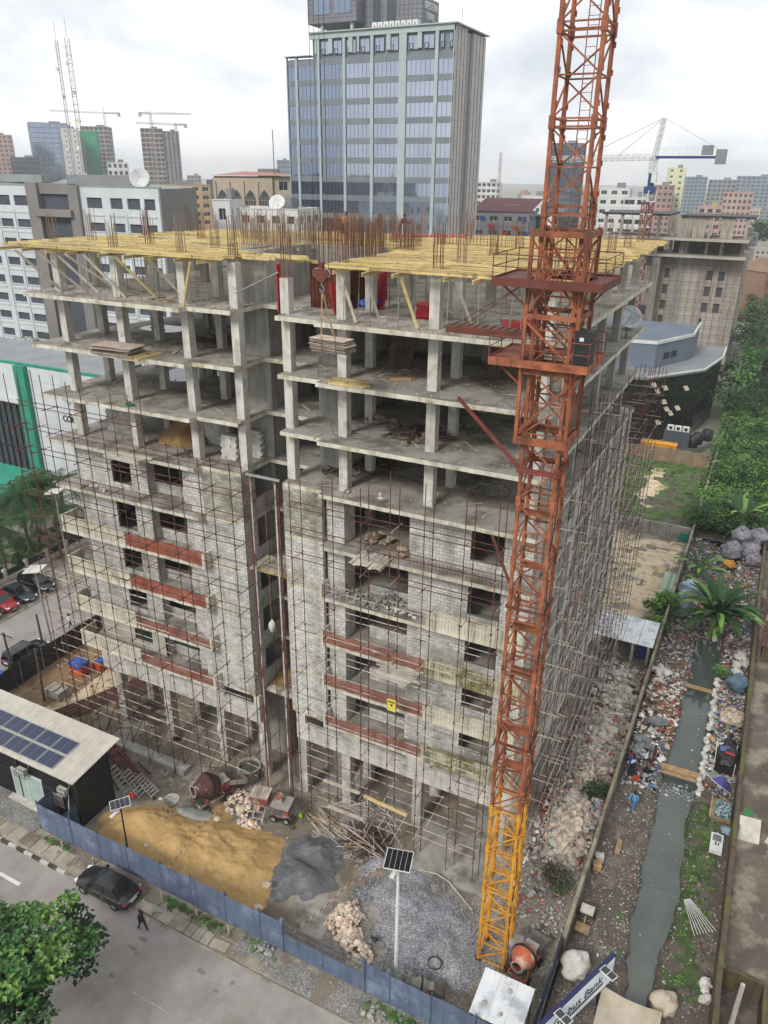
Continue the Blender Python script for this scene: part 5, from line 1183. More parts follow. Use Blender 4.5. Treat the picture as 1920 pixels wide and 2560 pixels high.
b = MB(); b.blob((0, 0, .28), .2, .13, .13, 3, .1).tube((.13, 0, .32), (.22, 0, .48), .05, 7, .035).blob((.23, 0, .52), .05).tube((-.15, 0, .33), (-.3, 0, .45), .07, 6, .03).tube((.02, .05, .2), (.02, .05, -.1), .012, 5).tube((.02, -.05, .2), (.02, -.05, -.1), .012, 5)
tag(b.build('hen', 'black_plastic', None, (11.7, -9.15, .12), smooth=True), 'small black hen standing on the gravel beside the pale stones', 'hen')
RK = {m: [MB().rock((0, 0, 0), 1, R, .8).mesh('stone', m) for _ in range(6)] for m in ('rock_pink', 'rock_grey', 'rubble_block', 'white_dirty')}
def rocks(label, pts, n, H, s0, s1, mat, name='stone_heap', cat='stone heap', extra=0, zb=None):
 cx = sum(p[0] for p in pts) / len(pts); cy = sum(p[1] for p in pts) / len(pts); z0 = gz(cx, cy) if zb is None else zb
 T = thing(name, label, cat, (cx, cy, z0)); k = 0
 xs = [p[0] for p in pts]; ys = [p[1] for p in pts]; md = max(sdf(pts, x, y) for x in [min(xs) + (max(xs) - min(xs)) * i / 12 for i in range(13)] for y in [min(ys) + (max(ys) - min(ys)) * i / 12 for i in range(13)]) + .01
 ex = MB(); tries = 0
 while k < n + extra and tries < 40000:
  tries += 1; x = R.uniform(min(xs), max(xs)); y = R.uniform(min(ys), max(ys)); d = sdf(pts, x, y)
  if d < 0: continue
  h = H * min(1, d / md * 1.3) * (.55 + .45 * R.random()); s = R.uniform(s0, s1)
  if k < n:
   o = obj('stone', RK[mat][R.randint(0, 5)], T, (x - cx, y - cy, h + s * .2)); o.scale = (s * R.uniform(.8, 1.2), s * R.uniform(.8, 1.2), s); o.rotation_euler = (R.uniform(-.5, .5), R.uniform(-.5, .5), R.uniform(0, 6.3))
  else: ex.rock((x, y, z0 + h), s * .8, R)
  k += 1
 if extra: ex.build('small_stone', mat, T, kind='stuff')
 return T
rocks('heap of pale pink stones behind the site gate beside the gravel', [(8.2, -9.6), (8.3, -7.6), (9.2, -7.0), (10.2, -7.8), (10.6, -9.0), (11.9, -9.9), (12.2, -11.2), (11, -11.4), (10.2, -10.2)], 290, .7, .12, .27, 'rock_pink', zb=-.05)
rocks('heap of pinkish broken stones beside the timber skip', [(-5.0, -2.6), (-4.6, -1.4), (-3.0, -1.6), (-2.0, -2.2), (-1.8, -3.6), (-.4, -4.0), (-.9, -4.7), (-2.4, -4.6), (-3.0, -3.8), (-4.0, -3.9)], 170, .45, .12, .28, 'rock_pink')
rocks('broken grey blocks heaped round the foot of the tall lamp', [(13.2, -11.6), (13.0, -10.3), (14.4, -9.6), (15.2, -10.2), (15.0, -11.6)], 60, .35, .14, .3, 'rubble_block', 'block_rubble', 'rubble', zb=-.05)
rocks('loose broken blocks lying on the verge before the gate', [(5.0, -13.0), (5.1, -12.5), (6.3, -12.4), (6.3, -13.0)], 22, .2, .1, .2, 'rubble_block', 'block_rubble', 'rubble', zb=.02)
rocks('loose pale blocks lying in the grass before the fence past the gate', [(12.9, -14.0), (13.0, -12.8), (15.4, -12.6), (15.6, -13.8)], 26, .15, .1, .24, 'rubble_block', 'block_rubble', 'rubble', zb=.02)
for i, (x, y, s) in enumerate([(3.4, -8.9, .38), (3.9, -10.6, .42), (-8.3, -6.2, .22), (-6.6, -8.8, .3), (-6.2, -10.1, .28), (-5.0, -10.8, .25), (-3.2, -5.8, .3), (1.6, -11.3, .3)]):
 o = tag(obj('stone', RK['rock_pink'][i % 6], None, (x, y, .45)), 'single pale stone lying on the yellow sand', 'stone', 'single stones on the sand'); o.scale = (s, s * .8, s * .6)
planks('long pale planks and broken boards lying at the edge of the dark heap', 4.2, -1.5, -.9, 2.2, .9, 26, .4, dark=False, sp=1.7, ang=-.35)
planks('tangled timber and tube offcuts under the front scaffold', 7.4, -1.7, -.7, 1.9, 1.2, 44, .9, sp=1.3)
planks('rusty beams and planks strewn over the mud behind the container', -14.5, -4.6, -.6, 3.6, 1.4, 40, .25, sp=1.5, ang=-.35)
planks('long boards stacked beneath the far wing scaffold', -18, 2.5, -1.0, 2.2, 1.6, 40, .7, sp=1.5, ang=.1)
T = thing('steel_bar_rack', 'long rusty steel bars laid in rows on the sandy yard', 'steel bars', (-22.3, 1.5, 0))
for i in range(16): MB().tube((-24.8 + i * .22, -3.2 + i * .1, .06 + .02 * (i % 3)), (-20.6 + i * .12, 6.4 + i * .1, .06 + .03 * (i % 2)), .05, 5).build('bar', 'rust_steel' if i % 3 else 'timber_dark', T)
T = thing('steel_bar_rack', 'rusty joists lying on the mud between container and far wing', 'steel bars', (-14.5, -3.4, -.5))
for i in range(7): MB().beam((-19.5 + i * .3, -1.6 - i * .3, -.35), (-11.2 + i * .3, -4.6 - i * .2, -.45 + .1 * (i % 2)), .14).build('bar', 'rust_steel', T)
tag(MB().lathe([(.2, 0), (.38, .02), (.4, .1), (.38, .2), (.2, .22)], 18, cap=False).build('loose_tyre', 'tyre', None, (-13.0, 1.0, -.95)), 'old tyre lying under the far wing', 'tyre')
tag(MB().box(-17, -2.3, -1.1, -9.5, -1.4, -.62).build('concrete_walkway', 'concrete'), 'narrow concrete strip at the foot of the far wing', 'walkway')
WS = thing('lean_to', 'small shelter with white corrugated metal roof in the site corner', 'shelter', (20.5, -10.8, 0))
def corr_roof(x0, x1, y0, y1, z0, z1, along='y', step=.13, amp=.02):
 n = int(((x1 - x0) if along == 'y' else (y1 - y0)) / step); vs = []; b = MB()
 for i in range(n + 1):
  t = i / n; w = amp if i % 2 else -amp
  for s in (0, .5, 1):
   if along == 'y': vs.append((x0 + (x1 - x0) * t, y0 + (y1 - y0) * s, z0 + (z1 - z0) * s + w))
   else: vs.append((x0 + (x1 - x0) * s, y0 + (y1 - y0) * t, z0 + (z1 - z0) * s + w))
 f = [(i * 3 + j, i * 3 + 3 + j, i * 3 + 4 + j, i * 3 + 1 + j) for i in range(n) for j in range(2)]
 b.add(vs, f); b.add([(v[0], v[1], v[2] - .02) for v in vs], [tuple(reversed(q)) for q in f]); return b
for i in range(3): corr_roof(19.0 + i * .97, 19.98 + i * .97, -12.05, -9.35, 2.45 + .004 * i, 2.75 + .004 * i).build('roof_sheet', 'roof_white', WS)
for x in (19.15, 21.8):
 for y in (-11.9, -9.5): MB().beam((x, y, -.1), (x, y, 2.42 + (.3 if y > -10 else 0)), .08).build('post', 'timber', WS)
MB().box(19.1, -9.55, 2.58, 21.9, -9.48, 2.68).box(19.1, -11.95, 2.3, 21.9, -11.88, 2.4).build('beam', 'timber', WS)
for (x, y) in ((19.6, -11.3), (20.7, -10.1), (20.6, -11.5)): tag(MB().rock((0, 0, 0), .16, R).build('stone', 'rubble_block', None, (x, y, 2.62 if y < -11 else 2.76)), 'dark weight stone lying on the white shelter roof', 'stone', 'weights on the shelter roof')
b = MB(); b.rbox((18.9 + .9, -5.7, .75), .9, 1.2, .04, .1, .5); tag(b.build('leaning_sheet', 'cement_coat'), 'dusty sheet leaning between crane foot and orange mixer', 'sheet')
# ---------------------------------------------------------------- cars
def car(label, loc, rz, paint, suv=False, group=None):
 L, W, H = (4.7, 1.86, 1.72) if suv else (4.75, 1.8, 1.45)
 T = thing('parked_car', label, 'car', loc, rz, group); hw = W / 2
 bh = .98 if suv else .86
 st_ = [(-L / 2, .42, bh - .28, .74), (-L / 2 + .08, .30, bh - .05, .86), (-L / 2 + .5, .24, bh + .04, .96), (-L / 2 + 1.0, .22, bh + .06, 1.0), (-.6, .22, bh + .05, 1.0), (.5, .22, bh + .02, 1.0), (1.1, .22, bh, .99), (1.6, .23, bh - .06, .97), (2.0, .25, bh - .14, .92), (L / 2 - .1, .3, bh - .26, .8), (L / 2, .38, bh - .36, .66)]
 b = MB(); vs = []
 for x, zl, zb, k in st_:
  w = hw * k
  half = [(w * .8, zl), (w * .98, zl + .12), (w, zl + (zb - zl) * .55), (w * .97, zb - .07), (w * .86, zb), (w * .4, zb + .035)]
  ring = [(x, -y, z) for y, z in half] + [(x, y, z) for y, z in reversed(half)]; vs += ring
 m = 12; n = len(st_)
 fs = [(i * m + j, i * m + (j + 1) % m, (i + 1) * m + (j + 1) % m, (i + 1) * m + j) for i in range(n - 1) for j in range(m)] + [tuple(range(m - 1, -1, -1)), tuple(range((n - 1) * m, n * m))]
 b.add(vs, fs); body = b.build('body', paint, T, (0, 0, 0), smooth=True)
 if suv: xb, xr, xf, xw = -L / 2 + .18, -L / 2 + .45, .35, 1.15
 else: xb, xr, xf, xw = -1.85, -1.05, .3, 1.2
 zb_ = bh - .02; zt = H - .04; wb, wt = hw * .9, hw * .68
 P = [(xb, -wb, zb_), (xr, -wt, zt), (xf, -wt, zt), (xw, -wb, zb_), (xb, wb, zb_), (xr, wt, zt), (xf, wt, zt), (xw, wb, zb_)]
 g_ = MB(); g_.add(P, [(0, 3, 2, 1), (4, 5, 6, 7), (3, 7, 6, 2), (0, 1, 5, 4)]); g_.build('window_glass', 'car_glass', T, (0, 0, 0))
 rf = MB(); xs = [xr - .06, xr + .15, (xr + xf) / 2, xf - .15, xf + .06]; vs = []
 for i, x in enumerate(xs):
  e = 0 if i in (0, 4) else .035
  for k in (-1, -.6, 0, .6, 1): vs.append((x, wt * 1.02 * k, zt + .005 + e + .03 * (1 - k * k)))
 rf.add(vs, [(i * 5 + j, i * 5 + 5 + j, i * 5 + 6 + j, i * 5 + 1 + j) for i in range(4) for j in range(4)]); rf.build('roof', paint, T, (0, 0, 0), smooth=True)
 pl = MB()
 for s in (0, 4):
  sg = -1 if s == 0 else 1
  for a, e in ((0, 1), (2, 3), (1, 2)):
   p, q = Vector(P[s + a]), Vector(P[s + e]); pl.beam(p + Vector((0, sg * .01, 0)), q + Vector((0, sg * .01, .01)), .06, .06)
  xm = (xr + xf) / 2 - .05; pl.beam((xm, sg * (wb + .01), zb_), (xm + .02, sg * (wt + .015), zt), .07, .05)
 pl.build('pillar', paint, T, (0, 0, 0))
 MB().box(xb + .3, -wb - .012, zb_ + .0, xw - .2, -wb + .002, zb_ + .025).box(xb + .3, wb - .002, zb_, xw - .2, wb + .012, zb_ + .025).build('window_trim', 'chrome', T, (0, 0, 0))
 r = .36 if suv else .325
 for x in (1.42, -1.36):
  for s in (-1, 1):
   mt = Matrix.Rotation(pi / 2, 3, 'X')
   t = MB().lathe([(r * .66, -.1), (r * .93, -.1), (r, -.05), (r, .05), (r * .93, .1), (r * .66, .1)], 22, (0, 0, 0), mt, cap=False).build('wheel', 'tyre', T, (x, s * (hw - .09), r))
   rm = MB(); rm.lathe([(.02, 0), (r * .2, .0), (r * .2, .06), (.02, .07)], 12, (0, 0, 0), Matrix.Rotation(-s * pi / 2, 3, 'X'))
   for i in range(6): a = i * pi / 3; rm.beam((0, s * .06, 0), (r * .64 * cos(a), s * .07, r * .64 * sin(a)), .07, .03, (0, 1, 0))
   rm.lathe([(r * .6, -.02), (r * .68, -.02), (r * .68, .08), (r * .6, .08)], 20, (0, 0, 0), Matrix.Rotation(-s * pi / 2, 3, 'X'), cap=False); rm.build('rim', 'rim', t, (0, 0, 0))
   MB().lathe([(0.01, -.06), (r * 1.12, -.06), (r * 1.12, .0), (.01, .0)], 20, (0, 0, 0), mt).build('wheel_arch', 'black_plastic', T, (x, s * (hw - .17), r + .03))
 for s in (-1, 1):
  MB().obox((L / 2 - .2, s * hw * .68, bh - .24), (.14, -s * .07, 0), (s * .02, .12, 0), (0, 0, .045)).build('headlight', 'lamp_white', T, (0, 0, 0))
  MB().obox((-L / 2 + .14, s * hw * .74, bh - .1), (.07, 0, 0), (0, .13, 0), (0, 0, .055)).build('tail_light', 'lamp_red', T, (0, 0, 0))
  MB().box(.82, s * (hw + .0) if s > 0 else -hw - .2, bh + .02, 1.0, hw + .2 if s > 0 else -hw, bh + .16).build('mirror', paint, T, (0, 0, 0))
  for x in (-.45, .55): MB().box(x - .1, s * hw * 1.0 - (.0 if s > 0 else .02), bh - .13, x + .1, s * hw * 1.0 + (.02 if s > 0 else 0), bh - .1).build('door_handle', 'chrome', T, (0, 0, 0))
  dl = MB()
  for x in (-.95, .02, 1.0): dl.box(x - .006, s * hw * 1.0 - .004, .35, x + .006, s * hw * 1.0 + .004, bh - .06)
  dl.build('door_seam', 'black_plastic', T, (0, 0, 0))
 MB().box(-L / 2 - .015, -.26, bh - .24, -L / 2 + .05, .26, bh - .12).build('number_plate', 'white_paint', T, (0, 0, 0)); MB().box(-L / 2 - .01, -.45, bh - .08, -L / 2 + .09, .45, bh - .05).build('boot_trim', 'chrome', T, (0, 0, 0))
 MB().box(L / 2 - .06, -.4, .5, L / 2 + .01, .4, bh - .36).build('grille', 'black_plastic', T, (0, 0, 0)); MB().box(L / 2 - .02, -.24, .4, L / 2 + .02, .24, .5).build('number_plate', 'white_paint', T, (0, 0, 0))
 return T
car('black saloon car parked half on the kerb before the blue fence', (-6.05, -13.95, -.08), pi, 'car_black')
car('dark blue saloon car at the end of the parked row on the side street', (-43.9, 5.6, .04), 0.0, 'car_grey')
car('dark red car parked between two dark cars on the side street', (-43.9, 8.0, .04), 0.0, 'car_red', True)
car('dark grey saloon car parked beside the red car', (-43.9, 10.4, .04), 0.0, 'car_grey')
car('black off-road car parked at the head of the side street row', (-43.9, 12.9, .04), 0.0, 'car_black', True)
car('black off-road car driving along the side street by the dark hoarding', (-33.4, 2.6, -.05), pi / 2 + .02, 'car_black', True)
# ---------------------------------------------------------------- people
def cloth_mat(name, shirt, trouser):
 if name in MATS: return MATS[name]
 m = bpy.data.materials.new(name); MATS[name] = m; m.use_nodes = True; N = m.node_tree.nodes; L = m.node_tree.links; b = N['Principled BSDF']; b.inputs['Roughness'].default_value = .85
 tc = N.new('ShaderNodeTexCoord'); sp = N.new('ShaderNodeSeparateXYZ'); L.new(tc.outputs['Object'], sp.inputs[0])
 r = N.new('ShaderNodeValToRGB'); r.color_ramp.interpolation = 'CONSTANT'; mp = N.new('ShaderNodeMath'); mp.operation = 'DIVIDE'; mp.inputs[1].default_value = 2.0; L.new(sp.outputs[2], mp.inputs[0]); L.new(mp.outputs[0], r.inputs[0])
 e = r.color_ramp.elements; e[0].color = lin('#2b2724'); e[0].position = 0; e[1].position = .04; e[1].color = lin(trouser)
 for p_, c_ in ((.46, shirt), (.735, '#4a3226')): x = e.new(p_); x.color = lin(c_)
 L.new(r.outputs[0], b.inputs['Base Color']); return m
def person(label, loc, rz, shirt, trouser, name, walk=.25, lean=0.0, arms=.1, sit=False, hold=None):
 T = thing('person', label, 'person', loc, rz)
 hip = .93 if not sit else .50
 J = {}; V = []; Rr = []; E = []
 def v(p, r): V.append(p); Rr.append(r); return len(V) - 1
 lx = lean
 p0 = v((0, 0, hip), .145); p1 = v((lx * .25, 0, hip + .22), .14); p2 = v((lx * .7, 0, hip + .42), .165); p3 = v((lx, 0, hip + .54), .09); p4 = v((lx * 1.1, 0, hip + .60), .055); p5 = v((lx * 1.15 + .02, 0, hip + .68), .095); p6 = v((lx * 1.15 + .01, 0, hip + .79), .085)
 E += [(p0, p1), (p1, p2), (p2, p3), (p3, p4), (p4, p5), (p5, p6)]
 for s in (-1, 1):
  a = walk * s
  h = v((0, s * .1, hip - .05), .105)
  if sit: k = v((.42, s * .14, hip), .08); an = v((.45, s * .14, .09), .055); to = v((.58, s * .15, .05), .045)
  else: k = v((a * .55 + .05, s * .1, .5), .075); an = v((a - .02, s * .1, .09), .05); to = v((a + .13, s * .11, .05), .045)
  E += [(p0, h), (h, k), (k, an), (an, to)]
  sh = v((lx * .9, s * .2, hip + .5), .07); el = v((lx * .9 - a * .6 + arms * .4, s * .27, hip + .24), .052); wr = v((lx * .9 - a + arms * 1.4, s * .25, hip + .04 + arms * .5), .04); ha = v((lx * .9 - a * 1.1 + arms * 1.7, s * .25, hip - .06 + arms * .6), .042)
  E += [(p3, sh), (sh, el), (el, wr), (wr, ha)]
 me = bpy.data.meshes.new('body'); me.from_pydata(V, E, []); me.materials.append(cloth_mat(name, shirt, trouser))
 o = obj('body', me, T, (0, 0, 0)); md = o.modifiers.new('skin', 'SKIN'); sv = me.skin_vertices[0].data
 for i, r in enumerate(Rr): sv[i].radius = (r, r)
 sv[0].use_root = True; md.use_smooth_shade = True
 ss = o.modifiers.new('sub', 'SUBSURF'); ss.levels = 1; ss.render_levels = 1
 MB().blob((V[6][0] - .02, 0, V[6][2] - .01), .105, .1, .1, 2, .05).build('hair', 'hair', T, (0, 0, 0), smooth=True)
 if hold == 'bag': MB().blob((-.1, -.34, hip - .32), .12, .06, .22, 3, .12).build('carrier_bag', 'bag_white', T, (0, 0, 0), smooth=True)
 return T
person('person in black walking along the kerb carrying a white bag', (-2.0, -15.0, -.12), pi * .97, '#17181b', '#141517', 'cloth_black', .3, .05, hold='bag')
person('person in an orange top bending over rebar on the formwork deck', (-6.4, 19.6, ZD), .3, '#d98a52', '#2a2a2e', 'cloth_orange', .1, .3, .3)
person('person in a maroon top stooping among the rebar on the deck', (-.6, 18.4, ZD), 1.2, '#5a2f3c', '#7a4a35', 'cloth_maroon', .1, .45, .4)
person('person in a light blue patterned outfit walking beside the canal', (24.2, 9.9, .02), -1.9, '#5fa8d8', '#3f7fc0', 'cloth_blue', .22, .03)
person('person in a white top with arms out beside the dumped bags', (24.25, 15.1, .02), 2.6, '#c9cdd2', '#55404a', 'cloth_white', .15, .08, .35)
person('person in a dark red dress standing by the canal edge', (24.8, 15.9, .02), 3.0, '#54282c', '#5b2b30', 'cloth_red', .05)
person('person in a pale blue top sitting on the ground by the wall', (23.3, 14.2, 0), -.6, '#b9cfe0', '#31343c', 'cloth_pale', 0, .1, .3, sit=True)
person('person in red and blue sitting against the canal wall', (22.95, 14.9, 0), -.3, '#8e2433', '#2a3f8c', 'cloth_redblue', 0, .1, .2, sit=True)
person('person in black sitting beside the orange chair', (23.2, 13.1, 0), .4, '#1c1c1e', '#232326', 'cloth_dark', 0, .15, .3, sit=True)
person('person in a white top walking on the side street', (-33.9, 8.6, -.06), 1.5, '#d4d6d6', '#26282c', 'cloth_white2', .25)
b = MB(); gs = random.Random(77)
for i in range(1500):
 a = gs.uniform(0, 6.28); k = gs.uniform(.75, 1.12); x, y = 13.6 + 4.6 * k * cos(a), -6.6 + 3.3 * k * sin(a)
 if y > -11.9 and not (17.7 < x < 19.6 and -7.3 < y < -5.3): b.rock((x, y, .02 + .35 * max(0, 1.05 - k)), gs.uniform(.03, .07), gs)
b.build('gravel_spill', 'gravel')['kind'] = 'stuff'
# ---------------------------------------------------------------- buildings round the site and in the distance
def mg(name, col, rough=.05, metal=.8, bump=.0):
 m = M(name, col, None, rough=rough, metal=metal)
 return m
M('tower_glass', '#8f9bb0', '#808ca1', .05, rough=.05, metal=.85, bump=.02, bscale=.25)
M('tower_glass_sky', '#b0b9cb', '#a1aabd', .05, rough=.05, metal=.85, bump=.02, bscale=.25)  # paler copy of the glass, sky reflection put into its colour
M('spandrel', '#6b7178', '#767c83', .3, rough=.3, spec=.5)
M('pilaster', '#a4b1b1', '#98a5a5', .3, rough=.5)
M('tower_stone', '#c4bdb9', '#b5aeaa', .6, rough=.7)
M('pent_grey', '#77777c', '#6d6d72', .5, rough=.5)
M('office_white', '#c5cacc', '#b7bcbf', .15, rough=.7, stain='#a3a7a9', sstr=.3)
M('office_grey', '#807d7b', '#747170', .2, rough=.8)
M('win_glass', '#2c343c', '#384149', .4, rough=.08, spec=.9)
M('roof_sheet_pale', '#8f9394', '#7f8384', .3, rough=.6)
for n_, c_, d_ in [('w_beige', '#b9ab97', '#a89a86'), ('w_sand', '#b59c78', '#a38b68'), ('w_white', '#d2d3d1', '#c2c3c1'), ('w_pink', '#a5847f', '#977570'), ('w_yellow', '#cfd0ae', '#c1c29e'), ('w_pinkb', '#b79a90', '#a88b82'), ('w_dark', '#4a4e57', '#40444c'), ('w_grey', '#85878a', '#77797c'), ('w_conc', '#aaa49a', '#979187'), ('w_brown', '#8b6f5c', '#7d6250'), ('w_blue', '#7d8a97', '#6e7b88')]:
 M(n_, c_, d_, .12, rough=.8)
PANE = {}
def pane_me(w, h, mat, nm=2, fr='w_white'):
 k = (round(w, 2), round(h, 2), mat, nm, fr)
 if k not in PANE:
  b = MB(); b.quad((-w / 2, 0, -h / 2), (w / 2, 0, -h / 2), (w / 2, 0, h / 2), (-w / 2, 0, h / 2)); b.mi = 1; t = .035
  for i in range(nm + 1): x = -w / 2 + w * i / nm; b.box(max(x - t, -w / 2), -.05, -h / 2, min(x + t, w / 2), -.005, h / 2)
  b.box(-w / 2, -.045, -h / 2, w / 2, -.005, -h / 2 + .07); b.box(-w / 2, -.045, h / 2 - .07, w / 2, -.005, h / 2)
  PANE[k] = b.mesh('window', [mat, fr])
 return PANE[k]
def gridwall(b, o, u, W, z0, z1, cols, rows, t=.3):
 """Wall in the vertical plane through o along u, holes at cols x rows, thickness t behind the face."""
 u = Vector((u[0], u[1], 0)).normalized(); n = Vector((-u.y, u.x, 0)); o = Vector(o)
 def bx(a0, a1, za, zb):
  if a1 - a0 > .01 and zb - za > .01: b.obox(o + u * (a0 + a1) / 2 + n * t / 2 + Vector((0, 0, (za + zb) / 2)), u * (a1 - a0) / 2, n * t / 2, Vector((0, 0, (zb - za) / 2)))
 zc = z0
 for ra, rb in sorted(rows):
  bx(0, W, zc, ra); e = 0
  for ca, cb in sorted(cols): bx(e, ca, ra, rb); e = cb
  bx(e, W, ra, rb); zc = rb
 bx(0, W, zc, z1)
def wins(T, o, u, cols, rows, glass, nm, fr, t=.28):
 u = Vector((u[0], u[1], 0)).normalized(); n = Vector((-u.y, u.x, 0)); o = Vector(o); a = atan2(u.y, u.x)
 for ca, cb in cols:
  for ra, rb in rows:
   w = obj('window', pane_me(cb - ca, rb - ra, glass, nm, fr), T, o + u * (ca + cb) / 2 + n * t + Vector((0, 0, (ra + rb) / 2)) - WL[T.name]); w.rotation_euler = (0, 0, a)
def block(label, cx, cy, w, d, h, rz, wall, glass='win_glass', nf=6, nc=5, wf=.6, hf=.55, name='apartment_block', cat='building', nm=2, fr='w_white', side=True, par=.6, group=None, z0=-1.8, zlow=0, roofmat='w_grey', anchor='front'):
 """Box building whose front middle stands at cx, cy; windows on the front and on the side that shows."""
 T = thing(name, label, cat, (cx, cy, z0), 0, group)
 u = Vector((cos(rz), sin(rz), 0)); n = Vector((-u.y, u.x, 0)); o = Vector((cx, cy, 0)) - u * w / 2
 fh = (h - zlow) / nf
 rows = [(zlow + i * fh + fh * (1 - hf) * .5, zlow + i * fh + fh * (1 + hf) * .5) for i in range(nf)]
 def colz(W, k): s = W / k; return [(i * s + s * (1 - wf) / 2, (i + 1) * s - s * (1 - wf) / 2) for i in range(k)]
 b = MB(); c1 = colz(w, nc); gridwall(b, o, u, w, z0, h, c1, rows)
 kd = max(1, int(round(nc * d / w))); c2 = colz(d, kd); oR = o + u * w; oL = o + n * d
 gridwall(b, oR, n, d, z0, h, c2 if side else [], rows); gridwall(b, oL, -n, d, z0, h, [], rows); gridwall(b, o + u * w + n * d, -u, w, z0, h, [], [])
 b.build('wall', wall, T); wins(T, o, u, c1, rows, glass, nm, fr)
 if side: wins(T, oR, n, c2, rows, glass, nm, fr)
 r = MB(); c = o + u * w / 2 + n * d / 2; r.obox(c + Vector((0, 0, h - par)), u * (w / 2 - .35), n * (d / 2 - .35), Vector((0, 0, .08)))
 r.obox(c + u * w * .15 + n * d * .1 + Vector((0, 0, h + .6)), u * w * .13, n * d * .15, Vector((0, 0, 1.2))); r.build('roof', roofmat, T)
 b = MB()
 for i in range(nf + 1): b.obox(o + u * w / 2 - n * .02 + Vector((0, 0, min(h - .05, zlow + i * fh))), u * (w / 2 + .06), n * .08, Vector((0, 0, .09)))
 b.build('string_course', wall, T)
 return T
def glass_tower():
 T = thing('office_tower', 'tall glazed office tower with pale pilasters behind the unfinished building', 'tower', (-54, 123, -1.8))
 X0, X1, XS, Y0, Y1 = -73.4, -36.1, -67.5, 115.0, 131.8; ZT, ZS = 70.1, 66.4
 MB().box(X0 + .3, Y0 + .4, -1.8, X1 - .3, Y1, ZS - .6).box(XS + .3, Y0 + .4, ZS - .6, X1 - .3, Y1, ZT - .5).build('tower_body', 'spandrel', T)
 PIL = [(-73.4, .4), (-71.0, .55), (-65.6, .6), (-59.7, .6), (-53.4, .65), (-46.7, 1.6), (-39.6, .7), (-36.1, .3)]
 b = MB()
 for x, w in PIL: b.box(max(X0, x - w / 2), Y0 - .18, -1.8, min(X1, x + w / 2), Y0 + .35, ZS if x < XS else ZT)
 for x in (-62.8, -58.2, -49.8, -43.2): b.box(x - .45, Y0 - .15, 66.5, x + .45, Y0 + .35, ZT)
 for x in (-66.3, -56.5): b.box(x - .25, Y0 - .15, 66.5, x + .25, Y0 + .35, ZT)
 b.build('pilaster', 'pilaster', T)
 b = MB(); b.box(XS, Y0 - .22, ZT - 1.0, X1, Y0 + .3, ZT); b.box(X0 - .3, Y0 - .5, ZS - .15, XS, Y0 + 2, ZS); b.box(XS - .1, Y0 - .6, ZT, X1 + .6, Y1 + .5, ZT + .22); b.build('cornice', 'pilaster', T)
 bays = [(PIL[i][0] + PIL[i][1] / 2, PIL[i + 1][0] - PIL[i + 1][1] / 2) for i in range(len(PIL) - 1)]; bays[0] = (X0 + .25, bays[0][1])
 for k in range(17):
  z1 = 65.6 - 1.0 - 3.62 * k; z0 = z1 - 2.62
  if z1 < 28: break
  for i, (a, e) in enumerate(bays):
   n = max(2, int(round((e - a) / .93)))
   w = obj('window', tower_pane(e - a, z1 - z0, n, 'tower_glass_sky' if i > 3 or (i == 3) else 'tower_glass'), T, Vector(((a + e) / 2, Y0 + .1, (z0 + z1) / 2)) - WL[T.name])  # bay tint paints in reflections: paler for sky, darker in the other bays
   w.rotation_euler = (R.uniform(-.006, .006), 0, R.uniform(-.008, .008))
  s = MB().box(X0, Y0 + .03, z1, X1, Y0 + .32, z1 + 1.0); s.build('spandrel_band', 'spandrel', T)
 for i, (a, e) in enumerate(bays):
  if a < XS: continue
  for (p, q) in ((a + .3, (a + e) / 2 - .55), ((a + e) / 2 + .55, e - .3)):
   w = obj('window', tower_pane(q - p, 2.3, 2, 'tower_glass_sky'), T, Vector(((p + q) / 2, Y0 + .1, 67.5)) - WL[T.name]); MB().box(p + .2, Y0 - .02, 66.4, p + .95, Y0 + .04, 66.46).box(p + .2, Y0 - .02, 67.3, p + .95, Y0 + .04, 67.36).box(p + .2, Y0 - .02, 66.4, p + .26, Y0 + .04, 67.36).box(p + .89, Y0 - .02, 66.4, p + .95, Y0 + .04, 67.36).build('opening_light', 'black_paint', T)
 b = MB(); b.box(X1 - .4, Y0 + .4, -1.8, X1, 121.8, ZT); b.box(X1 - .4, 124.4, -1.8, X1, Y1, ZT - .3); b.build('end_cladding', 'tower_stone', T)
 MB().box(X1 - 1.6, 121.8, -1.8, X1 - 1.2, 124.4, ZT - .5).build('recess_glazing', 'win_glass', T)
 b = MB()
 for y in (116.6, 118.3, 120.0, 121.5, 124.7, 126.6, 128.5, 130.3): b.box(X1 - .02, y - .1, -1.8, X1 + .03, y + .1, ZT - .4)
 b.build('vertical_joint', 'black_paint', T); b = MB()
 for k in range(30):
  z = ZT - 1.2 * k - .3
  b.box(X1 - .01, Y0 + .4, z, X1 + .012, 121.8, z + .04); b.box(X1 - .01, 124.4, z, X1 + .012, Y1, z + .04)
 b.build('panel_joint', 'spandrel', T)
 P = MB(); P.box(-71.0, 120, 72.6, -59.6, 130, 84); P.box(-59.6, 123, ZT, -46.6, 131.5, 76.6); P.build('penthouse', 'pent_grey', T)
 for x in (-68, -61): MB().box(x - .3, 120.5, ZT, x + .3, 121.1, 72.6).build('penthouse_column', 'pilaster', T)
 for a, e in ((-69.8, -65.7), (-64.9, -60.9)): obj('window', tower_pane(e - a, 3.6, 3, 'tower_glass'), T, Vector(((a + e) / 2, 119.95, 75.9)) - WL[T.name])
 for a, e in ((-57.4, -55.6), (-54.2, -52.2)): obj('window', tower_pane(e - a, 4.4, 2, 'win_glass'), T, Vector(((a + e) / 2, 122.95, 74.6)) - WL[T.name])
 b = MB()
